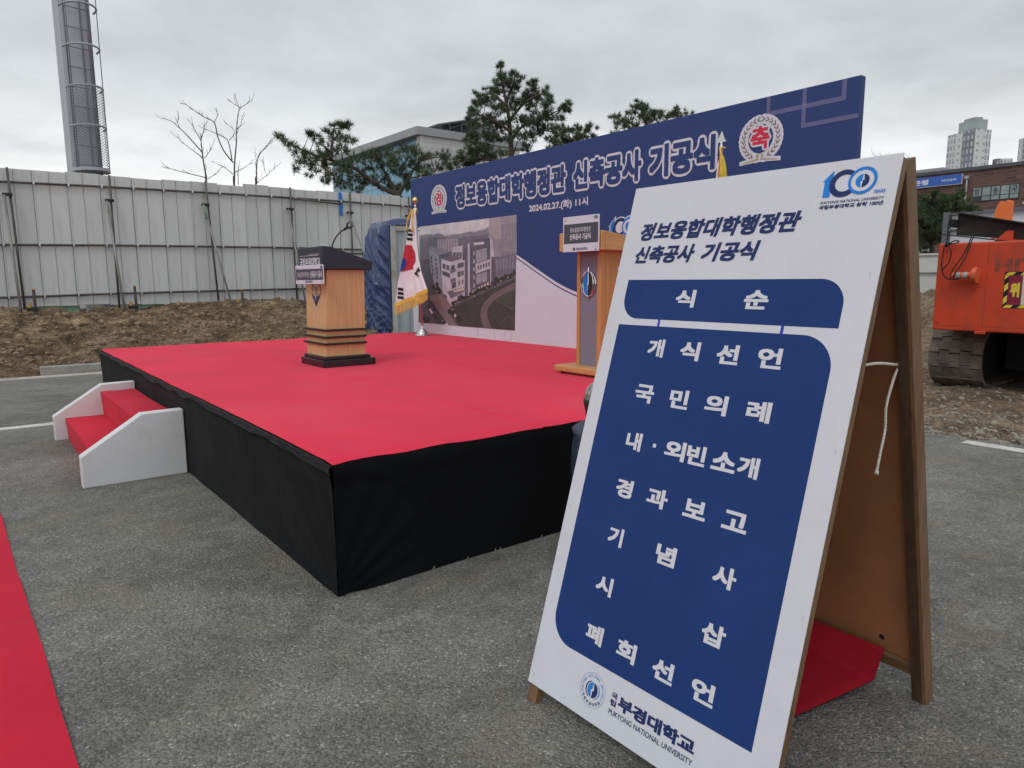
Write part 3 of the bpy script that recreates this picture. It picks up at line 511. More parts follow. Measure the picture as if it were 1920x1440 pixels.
PICTURE=[('sky',[(6.825,2.294),(4.349,2.29),(4.361,1.746),(6.854,1.734)]),('skyl',[(6.825,2.294),(4.965,2.291),(4.967,2.18),(5.53,2.129),(6.145,2.15),(6.822,2.18)]),('hill',[(6.823,2.16),(6.58,2.167),(6.398,2.15),(6.295,2.169),(6.17,2.151),(6.072,2.11),(5.854,2.121),(5.736,2.125),(5.621,2.124),(5.529,2.138),(5.417,2.141),(5.308,2.122),(5.22,2.14),(5.093,2.14),(4.977,2.178),(4.949,1.965),(5.446,1.876),(6.84,1.789)]),('hilld',[(6.826,2.091),(6.504,2.109),(6.297,2.116),(6.147,2.085),(5.856,2.064),(5.531,2.076),(5.222,2.075),(4.968,2.091),(4.951,1.858),(6.158,1.771),(6.843,1.734)]),('towr',[(4.965,2.291),(4.349,2.287),(4.37,1.78),(4.85,1.76),(4.887,1.998),(4.964,2.073)]),('towrl',[(4.961,2.289),(4.683,2.289),(4.696,2.006),(4.826,2.007),(4.956,2.073)]),('towrd',[(4.685,2.186),(4.355,2.192),(4.369,1.78),(4.689,1.778)]),('towrl',[(4.654,2.287),(4.642,2.288),(4.647,1.835),(4.659,1.836)]),('towrl',[(4.621,2.287),(4.609,2.287),(4.613,1.834),(4.625,1.835)]),('towrl',[(4.588,2.287),(4.576,2.287),(4.58,1.833),(4.592,1.834)]),('towrl',[(4.555,2.287),(4.544,2.287),(4.547,1.832),(4.559,1.832)]),('towrl',[(4.523,2.287),(4.511,2.287),(4.515,1.831),(4.526,1.831)]),('towrl',[(4.49,2.287),(4.479,2.287),(4.482,1.83),(4.493,1.83)]),('towrl',[(4.458,2.287),(4.447,2.287),(4.45,1.828),(4.461,1.829)]),('towrl',[(4.426,2.286),(4.415,2.287),(4.417,1.827),(4.429,1.828)]),('towrl',[(4.394,2.286),(4.383,2.287),(4.385,1.826),(4.397,1.827)]),('hill',[(4.806,1.994),(4.369,1.996),(4.369,1.989),(4.806,1.987)]),('hill',[(4.807,1.961),(4.369,1.964),(4.37,1.957),(4.807,1.954)]),('hill',[(4.807,1.928),(4.37,1.932),(4.37,1.926),(4.807,1.921)]),('hill',[(4.808,1.895),(4.37,1.901),(4.37,1.894),(4.808,1.888)]),('hill',[(4.808,1.862),(4.37,1.869),(4.37,1.862),(4.808,1.855)]),('grnd',[(6.851,1.789),(4.365,1.768),(4.399,0.797),(6.914,0.794)]),('bk1',[(6.291,2.072),(5.738,2.061),(5.731,1.887),(6.293,1.881)]),('hill',[(6.243,2.066),(6.218,2.066),(6.224,1.891),(6.249,1.892)]),('hill',[(6.168,2.062),(6.143,2.062),(6.149,1.889),(6.174,1.89)]),('hill',[(6.094,2.059),(6.069,2.059),(6.075,1.886),(6.099,1.887)]),('hill',[(6.02,2.055),(5.996,2.055),(6.001,1.884),(6.026,1.884)]),('hill',[(5.947,2.052),(5.923,2.052),(5.929,1.881),(5.953,1.882)]),('hill',[(5.876,2.048),(5.852,2.048),(5.857,1.878),(5.881,1.879)]),('hill',[(5.804,2.045),(5.781,2.045),(5.786,1.876),(5.809,1.877)]),('lowr',[(4.83,1.759),(4.368,1.803),(4.374,1.528),(4.813,1.473)]),('hill',[(4.799,1.734),(4.759,1.738),(4.761,1.591),(4.801,1.58)]),('hill',[(4.727,1.741),(4.687,1.744),(4.689,1.599),(4.729,1.587)]),('hill',[(4.656,1.747),(4.616,1.751),(4.618,1.606),(4.657,1.595)]),('hill',[(4.585,1.753),(4.546,1.757),(4.547,1.613),(4.586,1.602)]),('hill',[(4.515,1.759),(4.477,1.763),(4.478,1.62),(4.516,1.609)]),('hill',[(4.446,1.765),(4.408,1.769),(4.409,1.626),(4.447,1.616)]),('lb',[(6.537,1.929),(6.268,1.86),(6.175,1.294),(6.365,1.319),(6.51,1.618)]),('lbd',[(6.268,1.86),(5.977,1.87),(5.992,1.4),(6.175,1.28)]),('roof',[(6.535,1.977),(6.152,1.935),(5.97,1.869),(6.256,1.842),(6.537,1.929)]),('win',[(6.502,1.834),(6.458,1.824),(6.454,1.779),(6.496,1.788)]),('win',[(6.373,1.803),(6.329,1.794),(6.321,1.748),(6.364,1.758)]),('win',[(6.494,1.772),(6.45,1.762),(6.446,1.717),(6.488,1.726)]),('win',[(6.365,1.736),(6.322,1.727),(6.313,1.682),(6.356,1.69)]),('win',[(6.486,1.709),(6.442,1.7),(6.438,1.654),(6.48,1.663)]),('win',[(6.357,1.669),(6.314,1.66),(6.305,1.615),(6.349,1.623)]),('win',[(6.478,1.647),(6.434,1.638),(6.43,1.592),(6.472,1.601)]),('win',[(6.35,1.602),(6.306,1.593),(6.298,1.548),(6.341,1.556)]),('win',[(6.47,1.585),(6.426,1.576),(6.422,1.53),(6.464,1.538)]),('win',[(6.342,1.535),(6.298,1.526),(6.29,1.481),(6.333,1.489)]),('md',[(5.618,2.033),(5.309,2.031),(4.938,2.024),(4.916,1.389),(5.438,1.237),(5.598,1.196),(5.621,1.655)]),('mdl',[(5.618,2.033),(5.353,2.037),(5.32,2.025),(5.322,1.939),(5.489,1.921),(5.614,1.926)]),('mw',[(5.879,1.937),(5.614,1.955),(5.615,1.731),(5.879,1.712)]),('win',[(5.857,1.866),(5.795,1.869),(5.798,1.787),(5.86,1.782)]),('win',[(5.777,1.863),(5.716,1.866),(5.718,1.784),(5.779,1.78)]),('win',[(5.697,1.86),(5.637,1.863),(5.639,1.782),(5.699,1.778)]),('mtop',[(5.321,1.982),(5.085,1.986),(5.075,1.953),(5.318,1.943)]),('glass',[(5.28,1.87),(5.013,1.899),(5.011,1.74),(5.273,1.698)]),('glassd',[(5.15,1.884),(5.137,1.886),(5.14,1.719),(5.153,1.717)]),('mw',[(5.29,1.688),(4.928,1.744),(4.924,1.618),(5.286,1.55)]),('win',[(5.243,1.658),(5.204,1.664),(5.205,1.61),(5.244,1.602)]),('win',[(5.178,1.669),(5.139,1.675),(5.14,1.622),(5.179,1.614)]),('win',[(5.113,1.68),(5.075,1.686),(5.076,1.633),(5.114,1.625)]),('win',[(5.05,1.69),(5.012,1.697),(5.013,1.644),(5.051,1.636)]),('win',[(4.987,1.701),(4.949,1.707),(4.95,1.654),(4.987,1.647)]),('glass',[(5.28,1.537),(5.018,1.577),(5.016,1.45),(5.274,1.401)]),('glassd',[(5.156,1.555),(5.143,1.557),(5.146,1.419),(5.159,1.417)]),('strip',[(5.477,1.977),(5.43,1.98),(5.442,1.249),(5.487,1.236)]),('strip',[(4.932,2.012),(4.904,2.013),(4.921,1.389),(4.941,1.387)]),('strip',[(5.339,1.86),(5.313,1.862),(5.314,1.81),(5.34,1.806)]),('win',[(5.414,1.776),(5.39,1.778),(5.391,1.738),(5.415,1.735)]),('strip',[(5.342,1.749),(5.315,1.751),(5.316,1.699),(5.343,1.695)]),('win',[(5.417,1.676),(5.392,1.678),(5.393,1.638),(5.417,1.635)]),('strip',[(5.344,1.637),(5.318,1.639),(5.319,1.587),(5.345,1.583)]),('win',[(5.419,1.576),(5.394,1.579),(5.395,1.539),(5.42,1.535)]),('strip',[(5.346,1.526),(5.32,1.528),(5.321,1.476),(5.348,1.471)]),('win',[(5.421,1.476),(5.396,1.479),(5.397,1.438),(5.422,1.435)]),('strip',[(5.349,1.413),(5.322,1.416),(5.323,1.363),(5.35,1.358)]),('win',[(5.423,1.376),(5.399,1.378),(5.399,1.338),(5.424,1.334)]),('mwl',[(6.195,1.785),(5.95,1.733),(5.946,1.085),(6.164,1.227),(6.197,1.533)]),('mw',[(5.95,1.733),(5.562,1.749),(5.571,1.196),(5.946,1.078)]),('win',[(6.16,1.718),(6.074,1.7),(6.076,1.624),(6.163,1.642)]),('win',[(6.049,1.696),(5.969,1.68),(5.971,1.603),(6.052,1.619)]),('win',[(5.928,1.674),(5.82,1.685),(5.821,1.62),(5.93,1.602)]),('win',[(5.748,1.702),(5.585,1.718),(5.587,1.654),(5.75,1.632)]),('shade',[(5.954,1.609),(5.798,1.626),(5.799,1.588),(5.956,1.557)]),('win',[(6.164,1.612),(5.956,1.557),(5.958,1.492),(6.166,1.546)]),('win',[(5.752,1.581),(5.669,1.592),(5.671,1.516),(5.749,1.501)]),('win',[(5.653,1.592),(5.588,1.601),(5.59,1.534),(5.655,1.523)]),('shade',[(5.941,1.479),(5.801,1.501),(5.803,1.452),(5.943,1.427)]),('win',[(5.911,1.427),(5.798,1.45),(5.8,1.362),(5.914,1.335)]),('win',[(5.732,1.452),(5.696,1.457),(5.698,1.388),(5.734,1.381)]),('win',[(5.638,1.471),(5.603,1.476),(5.605,1.407),(5.64,1.401)]),('shade',[(6.038,1.295),(5.571,1.362),(5.573,1.299),(5.943,1.19)]),('warm',[(5.879,1.309),(5.583,1.356),(5.584,1.318),(5.855,1.283)]),('win',[(6.15,1.267),(6.052,1.228),(6.054,1.155),(6.153,1.2)]),('warm',[(5.932,1.158),(5.81,1.186),(5.812,1.114),(5.929,1.085)]),('win',[(5.761,1.232),(5.643,1.266),(5.645,1.189),(5.763,1.154)]),('top',[(6.195,1.798),(5.839,1.826),(5.63,1.769),(5.938,1.732)]),('shade',[(6.157,1.797),(6.137,1.799),(6.138,1.77),(6.158,1.771)]),('shade',[(6.108,1.78),(6.088,1.782),(6.089,1.769),(6.108,1.769)]),('shade',[(6.059,1.763),(6.039,1.765),(6.039,1.768),(6.059,1.768)]),('shade',[(6.009,1.785),(5.99,1.787),(5.99,1.766),(6.01,1.767)]),('shade',[(5.961,1.768),(5.942,1.77),(5.942,1.765),(5.961,1.766)]),('shade',[(5.912,1.79),(5.893,1.792),(5.894,1.764),(5.913,1.764)]),('shade',[(5.865,1.773),(5.846,1.775),(5.846,1.762),(5.865,1.763)]),('shade',[(5.818,1.757),(5.798,1.759),(5.798,1.761),(5.817,1.762)]),('shade',[(5.77,1.778),(5.751,1.78),(5.751,1.76),(5.77,1.76)]),('shade',[(5.723,1.762),(5.704,1.764),(5.704,1.759),(5.723,1.759)]),('warm',[(5.369,1.313),(5.324,1.326),(5.325,1.276),(5.37,1.265)]),('warm',[(5.297,1.336),(5.253,1.349),(5.254,1.299),(5.298,1.289)]),('warm',[(5.227,1.359),(5.183,1.371),(5.184,1.322),(5.228,1.312)]),('warm',[(5.157,1.381),(5.114,1.394),(5.115,1.344),(5.158,1.334)]),('warm',[(5.088,1.403),(5.046,1.416),(5.047,1.367),(5.089,1.357)]),('warm',[(5.02,1.425),(4.978,1.437),(4.979,1.389),(5.021,1.379)]),('plaza',[(6.539,1.235),(6.176,1.267),(5.934,1.085),(6.059,1.002),(5.773,0.794),(6.066,0.794),(6.543,1.139)]),('plazar',[(6.332,1.184),(6.202,1.226),(5.934,1.078),(6.009,1.037),(6.183,1.052)]),('road',[(6.692,1.122),(6.516,1.16),(6.041,0.802),(6.346,0.802)]),('strip',[(6.652,1.095),(6.598,1.103),(6.59,1.098),(6.644,1.09)]),('strip',[(6.542,1.034),(6.489,1.043),(6.481,1.037),(6.534,1.029)]),('strip',[(6.433,0.974),(6.381,0.983),(6.373,0.977),(6.426,0.969)]),('strip',[(6.326,0.915),(6.274,0.923),(6.267,0.918),(6.318,0.91)]),('strip',[(6.22,0.856),(6.169,0.865),(6.162,0.86),(6.213,0.851)]),('white',[(6.58,1.014),(6.534,1.029),(6.457,0.969),(6.503,0.944)]),('white',[(6.116,0.812),(6.04,0.822),(6.036,0.796),(6.104,0.794)]),('field',[(5.935,1.059),(5.553,1.158),(4.897,1.341),(4.378,1.471),(4.399,0.797),(5.75,0.792)]),('trk',[(5.154,1.079),(5.045,1.181),(4.856,1.281),(4.378,1.436),(4.38,1.35),(4.694,1.259),(4.899,1.171),(5.005,1.083),(5.017,0.972),(4.925,0.804),(5.116,0.794),(5.189,0.966)]),('trkl',[(5.15,1.079),(5.035,1.175),(4.846,1.275),(4.378,1.429),(4.378,1.425),(4.842,1.27),(5.026,1.171),(5.141,1.077),(5.145,0.968),(5.073,0.799),(5.081,0.798),(5.156,0.967)]),('trkl',[(5.111,1.073),(4.997,1.168),(4.809,1.264),(4.378,1.408),(4.378,1.404),(4.805,1.26),(4.989,1.165),(5.103,1.071),(5.106,0.969),(5.034,0.801),(5.043,0.8),(5.117,0.969)]),('trkl',[(5.073,1.067),(4.959,1.161),(4.773,1.254),(4.378,1.388),(4.378,1.383),(4.769,1.249),(4.951,1.158),(5.064,1.064),(5.068,0.97),(4.996,0.802),(5.005,0.802),(5.079,0.97)]),('trkl',[(5.035,1.06),(4.922,1.155),(4.737,1.244),(4.378,1.367),(4.378,1.362),(4.733,1.239),(4.914,1.151),(5.026,1.058),(5.03,0.972),(4.958,0.804),(4.967,0.804),(5.04,0.971)]),('fieldl',[(4.806,1.179),(4.382,1.344),(4.391,1.059),(4.422,1.069)]),('line',[(4.806,1.181),(4.382,1.346),(4.382,1.341),(4.798,1.179),(4.422,1.071),(4.428,1.066)]),('line',[(4.719,0.874),(4.539,0.983),(4.396,0.936),(4.396,0.932),(4.539,0.978),(4.713,0.871)]),('tree',[(5.83,1.117),(5.859,1.093),(5.897,1.092),(5.922,1.097),(5.937,1.127),(5.895,1.155),(5.843,1.147)]),('tree',[(5.768,1.149),(5.789,1.13),(5.83,1.127),(5.862,1.133),(5.852,1.161),(5.829,1.167),(5.785,1.164)]),('tree',[(5.714,1.163),(5.72,1.145),(5.76,1.134),(5.789,1.149),(5.784,1.172),(5.761,1.188),(5.723,1.181)]),('tree',[(5.641,1.197),(5.653,1.164),(5.698,1.155),(5.738,1.183),(5.742,1.211),(5.698,1.229),(5.655,1.225)]),('tree',[(5.568,1.212),(5.585,1.192),(5.631,1.177),(5.662,1.196),(5.667,1.227),(5.633,1.244),(5.584,1.231)]),('tree',[(5.507,1.211),(5.525,1.18),(5.568,1.181),(5.592,1.197),(5.607,1.227),(5.57,1.239),(5.515,1.232)]),('tree',[(5.461,1.226),(5.468,1.206),(5.5,1.204),(5.52,1.215),(5.525,1.232),(5.502,1.243),(5.472,1.238)]),('tree',[(5.398,1.268),(5.404,1.251),(5.438,1.245),(5.467,1.258),(5.466,1.276),(5.437,1.291),(5.408,1.286)]),('tree',[(5.346,1.264),(5.353,1.252),(5.373,1.248),(5.397,1.254),(5.393,1.271),(5.374,1.284),(5.346,1.282)]),('tree',[(5.263,1.291),(5.282,1.264),(5.317,1.259),(5.35,1.279),(5.349,1.3),(5.314,1.32),(5.277,1.318)]),('tree',[(5.203,1.319),(5.216,1.297),(5.255,1.292),(5.286,1.308),(5.285,1.331),(5.253,1.351),(5.215,1.345)]),('tree',[(5.15,1.327),(5.167,1.31),(5.196,1.307),(5.225,1.317),(5.212,1.336),(5.194,1.351),(5.159,1.346)]),('tree',[(5.076,1.344),(5.097,1.327),(5.133,1.322),(5.154,1.33),(5.159,1.353),(5.132,1.363),(5.104,1.363)]),('tree',[(5.004,1.351),(5.033,1.32),(5.076,1.313),(5.111,1.334),(5.109,1.366),(5.078,1.376),(5.029,1.381)]),('tree',[(4.962,1.371),(4.98,1.353),(5.016,1.349),(5.034,1.362),(5.036,1.379),(5.016,1.393),(4.99,1.386)]),('tree',[(4.921,1.374),(4.935,1.36),(4.958,1.36),(4.972,1.364),(4.98,1.382),(4.957,1.391),(4.927,1.394)]),('tree',[(4.859,1.415),(4.865,1.393),(4.9,1.392),(4.927,1.405),(4.931,1.428),(4.9,1.439),(4.873,1.434)]),('tree',[(4.796,1.406),(4.811,1.383),(4.843,1.383),(4.878,1.395),(4.879,1.414),(4.845,1.43),(4.812,1.429)]),('tree',[(4.746,1.445),(4.751,1.426),(4.789,1.427),(4.824,1.431),(4.817,1.454),(4.788,1.465),(4.757,1.46)]),('tree',[(4.698,1.462),(4.707,1.444),(4.728,1.447),(4.744,1.452),(4.755,1.468),(4.732,1.478),(4.707,1.478)]),('tree',[(4.623,1.473),(4.637,1.451),(4.681,1.435),(4.714,1.463),(4.719,1.489),(4.679,1.507),(4.642,1.496)]),('tree',[(4.585,1.48),(4.599,1.463),(4.62,1.465),(4.641,1.47),(4.644,1.489),(4.619,1.499),(4.596,1.491)]),('tree',[(4.522,1.49),(4.542,1.474),(4.57,1.469),(4.589,1.482),(4.59,1.501),(4.566,1.512),(4.539,1.506)]),('tree',[(4.449,1.502),(4.484,1.48),(4.517,1.474),(4.554,1.487),(4.557,1.516),(4.515,1.539),(4.471,1.522)]),('tree',[(4.406,1.533),(4.434,1.516),(4.461,1.507),(4.494,1.522),(4.489,1.544),(4.462,1.56),(4.422,1.55)]),('tree',[(4.37,1.55),(4.383,1.531),(4.409,1.535),(4.436,1.543),(4.427,1.56),(4.407,1.569),(4.377,1.57)]),('tree',[(4.763,1.467),(4.77,1.446),(4.803,1.425),(4.842,1.443),(4.856,1.467),(4.835,1.487),(4.802,1.506),(4.775,1.498)]),('tree',[(4.557,1.507),(4.565,1.485),(4.603,1.477),(4.634,1.487),(4.642,1.507),(4.632,1.53),(4.603,1.542),(4.563,1.527)]),('tree',[(4.39,1.569),(4.391,1.548),(4.396,1.546),(4.423,1.544),(4.437,1.569),(4.421,1.593),(4.396,1.593),(4.39,1.59)]),('tree',[(6.558,0.848),(6.616,0.802),(6.665,0.796),(6.729,0.788),(6.733,0.841),(6.712,0.889),(6.661,0.893),(6.586,0.883)]),('tree',[(6.677,0.885),(6.708,0.854),(6.745,0.843),(6.798,0.851),(6.824,0.88),(6.796,0.905),(6.742,0.918),(6.698,0.914)]),('tree',[(6.282,1.4),(6.287,1.376),(6.325,1.363),(6.363,1.377),(6.372,1.4),(6.364,1.422),(6.322,1.441),(6.292,1.42)]),('tree',[(6.378,1.359),(6.389,1.335),(6.43,1.332),(6.477,1.333),(6.482,1.359),(6.462,1.39),(6.428,1.388),(6.392,1.385)]),('tree',[(5.932,0.999),(5.937,0.976),(5.987,0.958),(6.028,0.964),(6.029,0.996),(6.025,1.024),(5.985,1.028),(5.944,1.027)]),('tree',[(5.662,0.897),(5.68,0.859),(5.725,0.84),(5.759,0.862),(5.791,0.892),(5.772,0.933),(5.722,0.932),(5.663,0.932)]),('tree',[(5.792,0.971),(5.807,0.927),(5.866,0.92),(5.903,0.928),(5.939,0.966),(5.921,1.002),(5.863,1.025),(5.825,0.999)]),('tree',[(6.201,1.307),(6.255,1.256),(6.303,1.255),(6.358,1.274),(6.37,1.305),(6.363,1.349),(6.299,1.374),(6.24,1.35)]),('warm',[(5.795,0.945),(5.813,0.921),(5.838,0.914),(5.857,0.929),(5.858,0.955),(5.834,0.972),(5.811,0.967)]),('warm',[(6.311,1.292),(6.316,1.28),(6.332,1.277),(6.344,1.285),(6.345,1.299),(6.331,1.307),(6.319,1.304)]),('warm',[(5.313,1.238),(5.316,1.229),(5.328,1.226),(5.337,1.233),(5.338,1.243),(5.328,1.25),(5.32,1.248)]),('warm',[(5.009,1.352),(5.016,1.343),(5.024,1.341),(5.031,1.347),(5.03,1.357),(5.024,1.364),(5.012,1.362)]),('warm',[(4.683,1.449),(4.684,1.44),(4.695,1.438),(4.704,1.444),(4.703,1.454),(4.695,1.46),(4.684,1.458)]),('warm',[(5.87,1.034),(5.88,1.024),(5.891,1.021),(5.897,1.028),(5.901,1.039),(5.889,1.046),(5.879,1.044)]),('warm',[(5.729,1.142),(5.731,1.132),(5.743,1.13),(5.753,1.136),(5.75,1.147),(5.743,1.154),(5.73,1.152)]),('warm',[(4.523,1.495),(4.528,1.486),(4.537,1.484),(4.547,1.49),(4.544,1.5),(4.537,1.506),(4.529,1.504)])]
